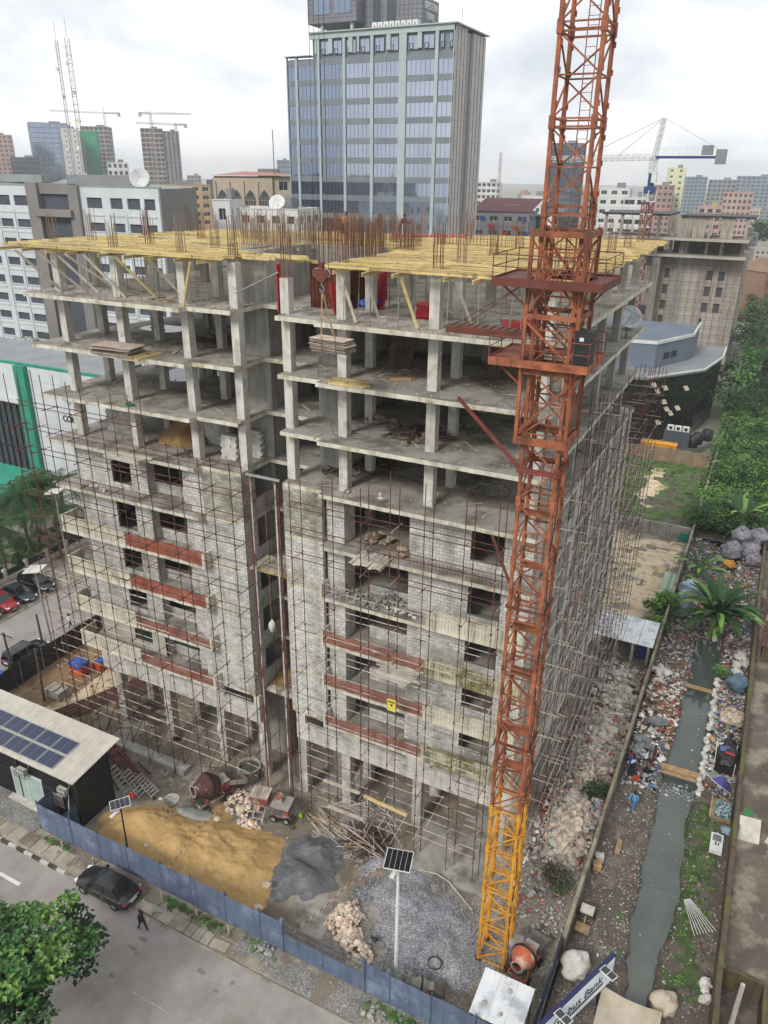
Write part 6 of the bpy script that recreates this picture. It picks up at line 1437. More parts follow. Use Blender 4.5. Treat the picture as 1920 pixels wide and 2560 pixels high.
 for k in range(14): b.box(-71.02, 119.97, 72.6 + k * .85, -59.58, 120, 72.64 + k * .85); (b.box(-59.6, 122.97, ZT + k * .85, -46.58, 131.53, ZT + .04 + k * .85) if k < 7 else None)
 for k in range(13): b.box(-59 + k * .95, 122.97, ZT, -58.96 + k * .95, 123, 76.5); 
 b.build('cladding_joint', 'black_paint', T)
 text_obj('GREYSTONE', 'lettering', 'letter_white', 1.75, facing((-46.5, 127.4, 75.2), (0, 1, 0), (0, 0, 1)), T, .08, .66)
 text_obj('TOWER', 'lettering', 'letter_white', 1.75, facing((-46.5, 127.0, 73.4), (0, 1, 0), (0, 0, 1)), T, .08, .66)
 for i in range(8):
  b = MB(); x = -54.6 + i * 1.25; b.add([(x, 117, ZT + .22), (x + 1.2, 117, ZT + .22), (x + 1.2, 118.5, ZT + .22), (x, 118.5, ZT + .22), (x + .12, 117.1, ZT + 1.5), (x + 1.08, 117.1, ZT + 1.5), (x + 1.08, 118.4, ZT + 1.5), (x + .12, 118.4, ZT + 1.5)], BOXF); b.build('rooftop_chiller', 'w_white', T)
  MB().extr([(x + .42, 116.98, ZT + .4), (x + .78, 116.98, ZT + .4), (x + .6, 117.02, ZT + 1.2)], (0, .03, 0)).build('chiller_vent', 'black_paint', T)
 MB().tube((-36.8, 120, ZT), (-36.8, 120, ZT + 3.4), .05, 5).build('lightning_rod', 'steel_grey', T)
TP = {}
def tower_pane(w, h, n, mat):
 k = (round(w, 1), round(h, 1), n, mat)
 if k not in TP:
  b = MB(); s = w / n; e = .022
  for i in range(n):
   a = R.uniform(-.004, .004) * s; t = R.uniform(-.006, .006)
   b.quad((-w / 2 + i * s + e, a, -h / 2), (-w / 2 + (i + 1) * s - e, -a, -h / 2), (-w / 2 + (i + 1) * s - e, -a + t, h / 2), (-w / 2 + i * s + e, a + t, h / 2))
  b.mi = 1
  for i in range(n + 1): x = -w / 2 + i * s; b.box(x - e, -.06, -h / 2, x + e, .03, h / 2)
  b.box(-w / 2, -.06, -h / 2, w / 2, .03, -h / 2 + .06); b.box(-w / 2, -.06, h / 2 - .06, w / 2, .03, h / 2)
  TP[k] = b.mesh('window', [mat, 'spandrel'])
 return TP[k]
glass_tower()
def office():
 T = thing('office_block', 'pale grey office block with ribbon windows and dark glazed bay behind the far wing', 'office', (-87, 75, -1.8))
 Y = 65.0; Z1 = 41.9
 rows = [(38.6, 40.3), (34.9, 36.3), (31.5, 32.9), (28.1, 29.5), (24.7, 26.1), (21.3, 22.7), (17.9, 19.3), (14.5, 15.9), (11.1, 12.5)]
 cr = [(-82.5, -79), (-77.1, -74.4), (-73.3, -70.5), (-69.6, -67.3)]; cl = [(-115.5, -112), (-109.9, -106.6), (-104.8, -101.6), (-100.5, -96.9)]
 for x0, x1, cols in ((-122, -96, cl), (-83.9, -66.4, cr)):
  b = MB(); cc = [(a - x0, e - x0) for a, e in cols]; gridwall(b, (x0, Y, 0), (1, 0), x1 - x0, 10 if x0 < -90 else -1.8, Z1, cc, rows, .45); b.build('wall', 'office_white', T); wins(T, (x0, Y, 0), (1, 0), cc, rows, 'win_glass', 4, 'w_white', .42)
  f = MB()
  for a, e in cols:       # shallow frames proud of the wall round each lower window
   for ra, rb in rows[1:]: f.box(a - .25, Y - .12, rb + 1.1, e + .25, Y, rb + 1.35); f.box(a - .1, Y - .15, ra - .16, e + .1, Y + .1, ra - .02)
   f.box(a - .6, Y - .16, 10, a - .28, Y, 37.8)
  f.build('window_frame', 'office_white', T)
 MB().box(-121.9, Y + .3, -1.8, -66.6, Y + 8.8, 41.2).build('inner_mass', 'w_dark', T)
 MB().box(-122, Y - .4, -1.8, -96, Y + .2, 10).build('plinth', 'office_grey', T)
 b = MB(); b.box(-96.2, Y - .8, -1.8, -93.4, Y + 1.2, Z1 + .6); b.box(-86.2, Y - .6, -1.8, -83.9, Y + 1.2, Z1 + .3); b.box(-93.4, Y - .3, 40.7, -86.2, Y + 1.5, Z1 + .5); b.box(-94.2, Y - 1.2, 37.0, -85.4, Y + .6, 38.2); b.build('bay_frame', 'office_grey', T)
 MB().box(-93.4, Y + .8, -1.8, -86.2, Y + 1.0, 37.0).build('bay_glazing', 'glass_dark', T)
 for a, e in ((-93.2, -89.6), (-88.6, -87.5), (-87.3, -86.3)): obj('window', pane_me(e - a, 2.3, 'win_glass', 4, 'w_white'), T, Vector(((a + e) / 2, Y + 1.4, 39.5)) - WL[T.name])
 MB().box(-66.4, Y, -1.8, -66.0, Y + 9, Z1).build('side_wall', 'office_grey', T)
 b = MB(); b.add([(-122, Y, Z1), (-66, Y, Z1 - .2), (-66, Y + 9, Z1 + .2), (-122, Y + 9, Z1 + 1.8)], [(0, 1, 2, 3)]); b.box(-122, Y - .02, Z1 - .02, -66, Y + .4, Z1 + .25); b.build('roof', 'roof_sheet_pale', T)
 b = MB(); b.box(-92, Y + 5, Z1, -76, Y + 8.5, Z1 + 1.9); b.build('roof_plant_room', 'w_grey', T); MB().box(-130, Y + 4, Z1 + .5, -97.2, Y + 9, Z1 + 1.8).build('roof_vault', 'roof_sheet_pale', T)
office()
def dish(label, p, r, az, el=.5, mast=1.5, mat='w_white'):
 T = thing('satellite_dish', label, 'satellite dish', p)
 m = Matrix.Rotation(az, 3, 'Z') @ Matrix.Rotation(pi / 2 - el, 3, 'X')
 MB().lathe([(.02, 0), (r * .5, r * .07), (r * .85, r * .2), (r, r * .28), (r * .97, r * .3), (r * .8, r * .22), (.02, .03)], 22, (0, 0, mast), m, cap=False).build('reflector', mat, T, (0, 0, 0), smooth=True)
 b = MB(); e = m @ Vector((0, 0, r * .9))
 for i in range(3): t = i * 2.09; b.tube(Vector((0, 0, mast)) + m @ Vector((r * .9 * cos(t), r * .9 * sin(t), r * .26)), Vector((0, 0, mast)) + e, .02, 4)
 b.build('feed_arm', 'steel_grey', T, (0, 0, 0)); MB().tube((0, 0, 0), (0, 0, mast), .07, 6).build('mast', 'steel_grey', T, (0, 0, 0))
dish('large white satellite dish at the corner of the grey office roof', (-72.3, 67.5, 41.9), 1.65, .6, .25, 1.5)
dish('white satellite dish on the low white building by the glazed tower', (-57.5, 86, 38.4), 1.5, .3, .6, 1.0)
dish('mesh satellite dish on a pole over the canal side scaffold', (16.8, 22.9, ZF[7]), .95, .5, .6, 1.5, 'galv')
dish('small white satellite dish on the roof beyond the deck corner', (-24, 150, 33), 1.3, .3, .5, 1.5)
def bank():
 T = thing('bank_branch', 'grey panelled building with teal columns and glazed front beyond the side street', 'building', (-66, 36, -1.8)); Y = 32.0
 MB().box(-90, Y + .3, -1.8, -48.5, Y + 9, 19.6).build('building_mass', 'w_dark', T)
 b = MB(); b.box(-63.2, Y, -1.8, -48.4, Y + .35, 19.9); b.build('wall', 'office_white', T)
 b = MB()
 for i in range(1, 7): b.box(-63.2 + i * 2.1, Y - .012, -1.8, -63.17 + i * 2.1, Y, 19.9)
 for k in range(1, 10): b.box(-63.2, Y - .011, k * 2.0, -48.4, Y, k * 2.0 + .03)
 b.build('panel_joint', 'w_grey', T)
 MB().box(-65.2, Y - .7, 3.2, -63.2, Y + .4, 20.0).build('teal_column', 'teal', T); MB().box(-69.8, Y - .8, 14.6, -65.2, Y + .2, 15.1).box(-90, Y - .2, 15.1, -65.2, Y + .3, 19.9).build('fascia', 'office_white', T)
 b = MB(); b.box(-90, Y + .02, 19.9, -48.2, Y + .5, 20.25); b.build('roof_edge', 'teal', T)
 for i in range(9):
  for k in range(3):
   w = MB().box(-88 + i * 2.5, Y + .05, 4.2 + k * 3.4, -85.7 + i * 2.5, Y + .1, 7.4 + k * 3.4).build('window', 'win_glass', T)
 b = MB()
 for i in range(18): b.box(-88.1 + i * 1.25, Y - .12, 3.4, -87.95 + i * 1.25, Y + .05, 14.6)
 for k in range(4): b.box(-90, Y - .1, 4.05 + k * 3.4, -65.2, Y + .04, 4.2 + k * 3.4)
 b.build('mullion', 'black_paint', T)
 b = MB(); b.add([(-90, Y - 4.5, 2.0), (-62.0, Y - 4.5, 2.0), (-62.0, Y, 4.4), (-90, Y, 4.4), (-90, Y - 4.5, 1.7), (-62.0, Y - 4.5, 1.7), (-62.0, Y, 4.1), (-90, Y, 4.1)], [(0, 1, 2, 3), (7, 6, 5, 4), (0, 4, 5, 1), (1, 5, 6, 2)]); b.build('awning', 'teal', T)
 r = corr_roof(-90, -48.4, Y + .3, Y + 9, 20.2, 20.9, 'y', .5, .06); r.build('roof', 'roof_sheet_pale', T)
 text_obj('COR', 'lettering', 'letter_black', 1.25, facing((-56.6, Y - .05, 13.4), (1, 0, 0), (0, 0, 1)), T, .05, .8)
 b = MB()
 for i in range(3):
  for k in range(8): t, u = .3 + k * .18, .48 + k * .18; r_ = .8 - i * .25; b.beam((-56 + r_ * cos(t + .6), Y - .05, 15.3 + r_ * sin(t + .6)), (-56 + r_ * cos(u + .6), Y - .05, 15.3 + r_ * sin(u + .6)), .09, .05, (0, 1, 0))
 b.build('emblem', 'teal', T)
bank()
block('low white flat-roofed building just beyond the formwork deck', -60, 84, 15, 10, 38.6, .15, 'w_white', nf=8, nc=5, wf=.5, hf=.35, name='white_building', zlow=8)
block('white stair tower on the low white building beyond the deck', -66.2, 81, 4, 4, 40.0, .15, 'w_white', nf=4, nc=1, wf=.35, hf=.4, name='white_building', zlow=20, side=False)
def arch_building():
 T = block('beige building with pointed arch windows and red roof beyond the deck', -95, 131, 19, 14, 43.6, .45, 'w_beige', nf=9, nc=5, wf=.55, hf=.5, name='beige_building', zlow=6)
 u = Vector((cos(.45), sin(.45), 0)); n = Vector((-u.y, u.x, 0)); o = Vector((-95, 131, 0)) - u * 9.5
 MB().obox(o + u * 7.2 - n * .35 + Vector((0, 0, 20)), u * 7.3, n * .3, Vector((0, 0, 23.2))).build('arch_bay', 'w_beige', T)
 for i in range(4):
  c = o + u * (1.9 + i * 3.5) - n * .68; b = MB(); w = 1.25
  b.extr([c + u * x + Vector((0, 0, z)) for x, z in ((-w, 22), (w, 22), (w, 38.6), (w * .6, 39.8), (0, 40.6), (-w * .6, 39.8), (-w, 38.6))], n * .1); b.build('window', 'w_dark', T)
  m = MB()
  for k in range(3): m.obox(c + u * (-.6 + k * .6) - n * .03 + Vector((0, 0, 30.5)), u * .05, n * .03, Vector((0, 0, 8.5)))
  for k in range(9): m.obox(c - n * .03 + Vector((0, 0, 23 + k * 1.9)), u * w, n * .03, Vector((0, 0, .06)))
  m.build('window_bar', 'w_beige', T)
  MB().obox(o + u * (.15 + i * 3.5) - n * .8 + Vector((0, 0, 21)), u * .3, n * .15, Vector((0, 0, 21.5))).build('pier', 'w_beige', T)
 b = MB(); z = 43.8
 q = [o - u * .4 - n * 1.0, o + u * 19.4 - n * 1.0, o + u * 19.4 + n * 14.4, o - u * .4 + n * 14.4]; m1 = o + u * 6 + n * 7; m2 = o + u * 13 + n * 7
 V_ = [Vector((p.x, p.y, z)) for p in q] + [Vector((m1.x, m1.y, z + .9)), Vector((m2.x, m2.y, z + .9))]
 b.add(V_, [(0, 1, 5, 4), (1, 2, 5), (2, 3, 4, 5), (3, 0, 4)]); M('red_roof', '#ad7f76', '#9f736b', .2); b.build('hip_roof', 'red_roof', T)
 MB().tube(o + u * 15 + Vector((0, 0, 44)), o + u * 15 + Vector((0, 0, 54)), .12, 5).build('antenna', 'steel_grey', T)
arch_building()
block('sand coloured apartment block with outside stairs in the middle distance', -250, 282, 34, 16, 38.6, .7, 'w_sand', nf=10, nc=7, wf=.62, hf=.5, zlow=0)
block('grey school-like block with red and blue wall panels behind the deck corner', -50, 190, 17, 12, 34.8, .1, 'w_grey', nf=8, nc=4, wf=.55, hf=.35, name='school_block', zlow=4)
T = thing('wall_panel', 'coloured square panels fixed to the grey block behind the deck corner', 'wall panel', (-50, 189.5, 30))
for i, (x, z, m_) in enumerate([(-56, 32.6, 'blue_plastic'), (-53.4, 30.5, 'red_plastic'), (-44, 32.4, 'blue_plastic'), (-46, 30.2, 'red_plastic'), (-43, 28.6, 'blue_plastic'), (-49, 28.4, 'red_plastic')]): MB().box(x, 188.6 + .1 * (x + 58), z, x + 1.5, 188.75 + .1 * (x + 58), z + .9).build('panel', m_, T)
T = thing('gabled_roof', 'maroon sheet roof over the grey block behind the deck corner', 'roof', (-50, 192, 35)); M('maroon', '#59383b', '#4c3033', .3); b = MB(); b.add([(-59, 188.5, 34.9), (-41.3, 190.5, 34.9), (-41.3, 203, 38.2), (-59, 202, 38.2)], [(0, 1, 2, 3)]); b.build('roof_sheet', 'maroon', T)
block('low dark grey hall beside the block with coloured panels', -40, 202, 16, 14, 33.4, .1, 'w_dark', nf=7, nc=4, name='hall_block')
block('small white block seen behind the crane mast', -80, 326, 12, 10, 36.2, .25, 'w_white', nf=9, nc=4, wf=.5, hf=.45)
block('dark glass tower partly hidden by the crane mast', -104, 464, 22, 18, 62.5, .2, 'w_dark', 'tower_glass', nf=16, nc=5, wf=.9, hf=.75, name='glass_tower', nm=4, fr='w_dark')
block('white apartment tower beyond the orange crane mast', -37, 285, 11.5, 14, 40.6, .12, 'w_white', nf=12, nc=3, wf=.55, hf=.42)
block('white block with dark balconies beside the blue crane', -27, 276, 9, 12, 37.6, .12, 'w_white', nf=11, nc=2, wf=.8, hf=.5)
block('pink apartment building behind the blue topped crane', -48, 476, 15, 14, 40.2, .1, 'w_pink', nf=12, nc=5)
block('pale yellow green tower beside the pink building', -43, 497, 10.5, 12, 49.8, .1, 'w_yellow', nf=15, nc=2, wf=.3, hf=.4)
block('blue grey tower fading in the haze beyond the pale tower', -71, 856, 24, 18, 45.2, .1, 'w_blue', nf=13, nc=6)
block('grey block of flats fading in the haze', -37, 759, 23, 16, 43.0, .05, 'w_grey', nf=12, nc=6)
block('pinkish beige flats before the hazy horizon', -5, 480, 16, 14, 37.0, .05, 'w_pinkb', nf=11, nc=6)
block('long blue grey block at the hazy edge of the city', -16, 960, 46, 20, 46.6, .05, 'w_blue', nf=12, nc=9)
block('low building with orange roof among trees', -10, 380, 11, 10, 31.8, .1, 'w_pinkb', nf=9, nc=3, roofmat='w_sand')
block('white and dark office block beyond the tower', -160, 489, 16, 16, 40.4, .3, 'w_white', nf=11, nc=5, wf=.7)
block('curved beige tower at the edge of the view', -602, 463, 30, 24, 72, .85, 'w_pinkb', nf=20, nc=8)
block('dark low office slab beside the beige tower', -554, 452, 22, 18, 54, .87, 'w_dark', nf=14, nc=4, wf=.8)
block('blue glass tower behind the telecom masts', -605, 529, 36, 26, 84.6, .9, 'w_blue', 'tower_glass', nf=20, nc=6, wf=.94, hf=.9, name='glass_tower', nm=2, fr='w_blue')
block('white lift core rising between glass tower and green netting', -588, 536, 16, 14, 80, .85, 'w_white', nf=18, nc=2, wf=.2, hf=.3)
block('high-rise shell draped in green netting', -600, 578, 26, 22, 84, .6, 'w_conc', 'w_dark', nf=22, nc=6, wf=.8, hf=.7, name='high_rise_shell', fr='w_conc')
T = thing('debris_netting', 'green netting hung over the front of a distant high-rise shell', 'net', (-600, 575, 60)); u = Vector((cos(.6), sin(.6), 0)); n = Vector((-u.y, u.x, 0)); M('green_net', '#2f8f70', '#27795f', .05, rough=.8)
MB().obox(Vector((-600, 578, 41)) - u * 5.5 - n * .7, u * 8.5, n * .25, Vector((0, 0, 39))).build('net_sheet', 'green_net', T)
block('white block with rooftop antennas below the far cranes', -364, 362, 13, 12, 49.5, .77, 'w_white', nf=12, nc=4)
block('unfinished concrete high-rise between two far cranes', -522, 572, 20, 24, 81, .75, 'w_conc', 'w_dark', nf=20, nc=5, wf=.85, hf=.72, name='high_rise_shell', fr='w_conc')
block('grey clad half of the unfinished far high-rise', -510, 584, 15, 20, 79, .75, 'w_grey', 'w_dark', nf=19, nc=4, wf=.35, hf=.85, name='high_rise_shell', fr='w_grey')
for i, (lab, x, y, w, h) in enumerate([('pale unfinished tower under a far crane', -546, 656, 14, 41), ('small dark block on the far skyline', -532, 668, 12, 37), ('pale block on the skyline beside the glazed tower', -470, 712, 13, 57)]): block(lab, x, y, w, 12, h, .65, ['w_conc', 'w_dark', 'w_blue'][i], nf=12, nc=4)
RF = random.Random(5); lowm = ['w_white', 'w_beige', 'w_grey', 'w_pinkb', 'w_conc', 'w_sand', 'w_brown', 'w_white']; LOWP = {}
for i in range(150):
 a = radians(RF.uniform(-56, 3)); D = RF.uniform(230, 1300) if i % 3 else RF.uniform(170, 420)
 x, y = CAMP.x + D * sin(a), CAMP.y + D * cos(a)
 if -110 < x < -20 and 60 < y < 150 or (-40 < x < 45 and y < 260): continue
 w = RF.uniform(10, 22); h = RF.uniform(8, 20) + (RF.uniform(5, 16) if RF.random() < .3 else 0); m_ = RF.randint(0, 7); key = (m_, int(RF.random() * 3))
 if key not in LOWP:
  b = MB(); hh = 12.0; b.box(-8, -6, 0, 8, 6, hh); b.mi = 1
  for k in range(3):
   for j in range(6): b.box(-7 + j * 2.4, -6.03, 1.4 + k * 3.6, -5.6 + j * 2.4, -5.99, 3.2 + k * 3.6); (b.box(7.99, -5 + j * 1.8, 1.4 + k * 3.6, 8.03, -4 + j * 1.8, 3.2 + k * 3.6) if j < 5 else None)
  b.mi = 2; 
  if key[1] == 0: b.add([(-8.4, -6.4, hh), (8.4, -6.4, hh), (8.4, 6.4, hh), (-8.4, 6.4, hh), (-4, 0, hh + 3), (4, 0, hh + 3)], [(0, 1, 5, 4), (1, 2, 5), (2, 3, 4, 5), (3, 0, 4)])
  else: b.box(-7.6, -5.6, hh, 7.6, 5.6, hh + .3).box(2, 1, hh, 5, 4, hh + 2.5)
  LOWP[key] = b.mesh('low_house', [lowm[m_], 'w_dark', ['w_brown', 'w_grey', 'roof_sheet_pale'][key[1]]])
 o = tag(obj('low_house', LOWP[key], None, (x, y, -1.8)), 'low house among many in the hazy middle distance', 'house', 'low houses of the hazy city'); o.scale = (w / 16, w / 14, h / 12); o.rotation_euler = (0, 0, RF.choice((0, .3, .8, 1.2)) + RF.uniform(-.2, .2))
def lattice(b, p, q, w, n, r):
 p, q = Vector(p), Vector(q); d = (q - p).normalized(); a = d.orthogonal().normalized(); c = d.cross(a); L = (q - p).length
 cs = [a * w + c * w, a * w - c * w, -a * w - c * w, -a * w + c * w]
 for s in cs: b.tube(p + s, q + s, r, 4)
 for i in range(n):
  z0, z1 = p + d * L * i / n, p + d * L * (i + 1) / n
  for k in range(4): b.tube(z0 + cs[k], z1 + cs[(k + 1) % 4], r * .7, 3); b.tube(z0 + cs[k], z0 + cs[(k + 1) % 4], r * .7, 3)
def far_crane(label, x, y, zt, zj, ang, lj, lc, mat, w=.9, z0=0, r=.16, top=6):
 T = thing('tower_crane', label, 'crane', (x, y, z0)); b = MB(); lattice(b, (0, 0, 0), (0, 0, zj - z0), w, max(6, int((zj - z0) / 3)), r); b.build('mast', mat, T, (0, 0, 0))
 d = Vector((cos(ang), sin(ang), 0)); z = zj - z0; b = MB(); lattice(b, Vector((0, 0, z)), d * lj + Vector((0, 0, z + .6)), w * .6, max(6, int(lj / 2.5)), r * .8); b.build('jib', 'w_white', T, (0, 0, 0))
 b = MB(); lattice(b, Vector((0, 0, z)), -d * lc + Vector((0, 0, z)), w * .6, 4, r * .8); b.build('counter_jib', mat, T, (0, 0, 0)); MB().obox(-d * lc + Vector((0, 0, z - 1)), d * 1.4, Vector((-d.y, d.x, 0)) * 1.0, Vector((0, 0, 1.8))).build('counterweight', 'w_conc', T, (0, 0, 0))
 b = MB(); b.tube((0, 0, z), (0, 0, z + top), r * 1.2, 4); b.tube((0, 0, z + top), d * lj * .7 + Vector((0, 0, z + .8)), r * .5, 3); b.tube((0, 0, z + top), -d * lc + Vector((0, 0, z + .6)), r * .5, 3); b.build('tie_rod', mat, T, (0, 0, 0))
 return T
far_crane('far red crane over the unfinished high-rise, counterweight towards the masts', -507, 556, 94, 92, .78, 36, 9, 'w_pink', top=2)
far_crane('far pale crane beside the unfinished high-rise', -510, 592, 87, 85, .78 + pi, 36, 9, 'w_grey', top=2)
far_crane('far green crane behind the green netting', -606, 600, 101, 97, .8 + pi, 50, 14, 'teal', top=5)
for lab, x, y, z, w in [('red and white lattice telecom mast with dishes, the thicker of two', -212, 189, 86.7, .75), ('slender telecom mast with drum antennas beside the thicker mast', -229, 200, 88.4, .45)]:
 T = thing('telecom_mast', lab, 'mast', (x, y, 20)); M('mast_red', '#8d6a60', '#a9a29c', .25, rough=.7); b = MB(); lattice(b, (0, 0, 0), (0, 0, z - 20), w, 26, .09); b.build('lattice', 'mast_red', T, (0, 0, 0))
 for k in range(6):
  zz_ = 14 + k * 9; a = k * 2.1; MB().lathe([(.05, 0), (.7, .05), (.75, .5), (.05, .55)], 12, (cos(a) * .9, sin(a) * .9, zz_), Matrix.Rotation(pi / 2, 3, 'X')).build('drum_antenna', 'w_white', T, (0, 0, 0))
 MB().tube((0, 0, z - 20), (0, 0, z - 14), .06, 4).build('rod', 'steel_grey', T, (0, 0, 0))
for i, (x, y, h) in enumerate([(-84, 470, 62), (14, 620, 66), (-2, 900, 76), (30, 640, 60), (-150, 480, 58)]):
 T = thing('telecom_mast', ['hazy lattice mast behind the crane hook line', 'hazy red lattice mast beyond the pinkish flats', 'faint white mast on the horizon', 'thin mast near the edge of the hazy skyline', 'white mast in front of the white and dark offices'][i], 'mast', (x, y, 0)); b = MB(); lattice(b, (0, 0, 0), (0, 0, h), .6, 20, .1); b.build('lattice', 'mast_red', T, (0, 0, 0))
def neighbour():
 T = thing('concrete_block_building', 'grey unfinished building wrapped in scaffold beyond the dark glass block', 'building', (6, 185, -1.8)); Y = 176.0
 M('nb_conc', '#a59e93', '#8e877c', .3, stain='#5d574e', sstr=.7, detail=8); zs = [4.5 + 3.9 * i for i in range(9)]
 b = MB(); MB().box(-1.5, Y + .5, -1.8, 17.6, Y + 24, 26.6).box(-16.5, Y - 4, -1.8, -1.5, Y + 20, 26.4).build('building_mass', 'nb_conc', T); MB().box(0, Y + 6, 26.6, 17, Y + 6.3, 31).box(-16, Y + 3, 26.6, -2, Y + 3.3, 31).build('inner_screen_wall', 'shaded_plaster', T)  # dark inner walls carry the shade at the back of the open storeys
 cols = [(9.6, 11.0), (12.4, 13.9)]; b = MB(); rows = [(5.3 + 3.9 * i, 7.6 + 3.9 * i) for i in range(5)]
 gridwall(b, (-1.5, Y, 0), (1, 0), 19.1, -1.8, 26.6, [(a + 1.5, e + 1.5) for a, e in cols] + [(1.0 + 1.5 - 1.5, 2.2)], rows, .45); b.build('wall', 'nb_conc', T); wins(T, (-1.5, Y, 0), (1, 0), [(a + 1.5, e + 1.5) for a, e in cols] + [(1.0, 2.2)], rows, 'w_dark', 2, 'w_dark', .42)  # flat dark panes stand in for shade inside the open holes
 for i, (x0, x1, z0, z1) in enumerate([(2.6, 8.0, 8, 27), (10.2, 15, 1, 13)]):
  MB().box(x0, Y - .25, z0, x1, Y, z1).build('block_panel', 'w_conc', T)
 for x in (-16, -12, -7.5, -3, 0, 4, 8.5, 12, 16.8): MB().box(x - .35, Y - .2 if x > -1.6 else Y - 4.2, 26.5, x + .35, Y + .5 if x > -1.6 else Y - 3.5, 35.8).build('column', 'nb_conc', T)
 MB().box(-17, Y - 4.6, 35.8, -.6, Y + 14, 36.3).box(1.5, Y - .6, 35.6, 18.4, Y + 14, 36.0).build('top_slab', 'black_paint', T); MB().box(-17, Y - 4.5, 30.3, 18, Y + 14, 30.8).build('floor_slab', 'w_conc', T); MB().box(-17, Y - 4.5, 26.4, 18, Y + 14, 26.9).build('floor_slab', 'w_conc', T)
 for x0, x1 in ((1.0, 3.4), (4.6, 7.6), (11, 14)): MB().box(x0, Y - .1, 30.8, x1, Y + .2, 35.6).build('wall_panel', 'nb_conc', T)
 for x, z in [(-15, 24), (-12, 24), (-9, 24), (-15, 18), (-12, 18), (-9, 18), (-5, 18), (-5, 24), (-5, 12), (-12, 12)]: MB().box(x, Y - 4.06, z, x + 1.7, Y - 4.0, z + 2.3).build('window', 'w_dark', T)  # dark boxes paint the shade of bare wall openings
 S = thing('scaffold', 'grey tube scaffold on the neighbouring unfinished building', 'scaffold', (8, Y - 1, 0)); b = MB()
 for i in range(12): b.tube((-.8 + i * 1.7, Y - 1.2, -1), (-.8 + i * 1.7, Y - 1.2, 33), .06, 4)
 for k in range(15): b.tube((-1.4, Y - 1.2, 1.5 + k * 2.1), (18.6, Y - 1.2, 1.5 + k * 2.1), .05, 4)
 b.build('tube_grid', 'rust_steel', S)
 hm = MB(); lattice(hm, (3.0, Y - 1.5, -1), (3.0, Y - 1.5, 33), .4, 22, .06); hm.build('hoist_mast', 'galv', S)
neighbour()
def blue_crane():
 x, y = -5.0, 163.6; T = thing('tower_crane', 'red and white crane with blue top and concrete counterweight beyond the deck', 'crane', (x, y, 8)); T.scale = (.82,) * 3; b = MB(); lattice(b, (0, 0, -12), (0, 0, 38), 1.15, 17, .24); b.build('mast', 'crane_red', T, (0, 0, 0))
 for z in (27, 31, 34.5): MB().box(-1.6, -1.3, z, 1.6, 1.3, z + .25).build('work_platform', 'w_white', T, (0, 0, 0))
 M('crane_blue', '#27406f', '#203660', .5, rough=.5); b = MB(); b.box(-1.5, -1.5, 40.2, 1.5, 1.5, 42.0).build('slewing_ring', 'crane_blue', T, (0, 0, 0)); b = MB(); lattice(b, (0, 0, 38), (0, 0, 41), 1.3, 2, .2); b.build('climbing_collar', 'w_white', T, (0, 0, 0))
 MB().box(-.8, -.8, 42, .8, .8, 45.5).build('cabin_tower', 'crane_blue', T, (0, 0, 0)); tp = MB(); lattice(tp, (0, 0, 45.5), (0, 0, 49.4), .8, 3, .14); tp.build('tower_top', 'w_white', T, (0, 0, 0)); MB().box(.2, -1.8, 43, 1.6, -.4, 46).build('cabin', 'w_white', T, (0, 0, 0))
 b = MB(); lattice(b, (0, 0, 49), (1.2, 0, 59.5), .5, 6, .13); b.build('apex', 'w_white', T, (0, 0, 0))
 b = MB(); lattice(b, (-.5, 0, 49.6), (-30, -1, 49.0), .55, 16, .1); b.build('jib', 'w_white', T, (0, 0, 0))
 MB().box(.5, -.7, 49.3, 17, .7, 49.95).build('counter_jib', 'crane_blue', T, (0, 0, 0)); b = MB()
 for i in range(9): b.tube((1 + i * 1.9, -.9, 50.2), (1 + i * 1.9, -.9, 51.8), .05, 4)
 b.tube((1, -.9, 51.8), (17, -.9, 51.8), .05, 4); b.build('railing', 'w_white', T, (0, 0, 0))
 MB().box(16.2, -1.3, 47.9, 18.8, 1.3, 51.6).build('counterweight', 'w_grey', T, (0, 0, 0)); MB().box(12.4, -1, 50.2, 15.2, 1, 52.6).build('winch_house', 'w_grey', T, (0, 0, 0)); b = MB(); b.tube((1.2, 0, 59.5), (-19, -.6, 50), .07, 4); b.tube((1.2, 0, 59.5), (-10, -.4, 50), .07, 4); b.tube((1.2, 0, 59.5), (16, 0, 52), .04, 4); b.build('tie_rod', 'black_paint', T, (0, 0, 0))
blue_crane()
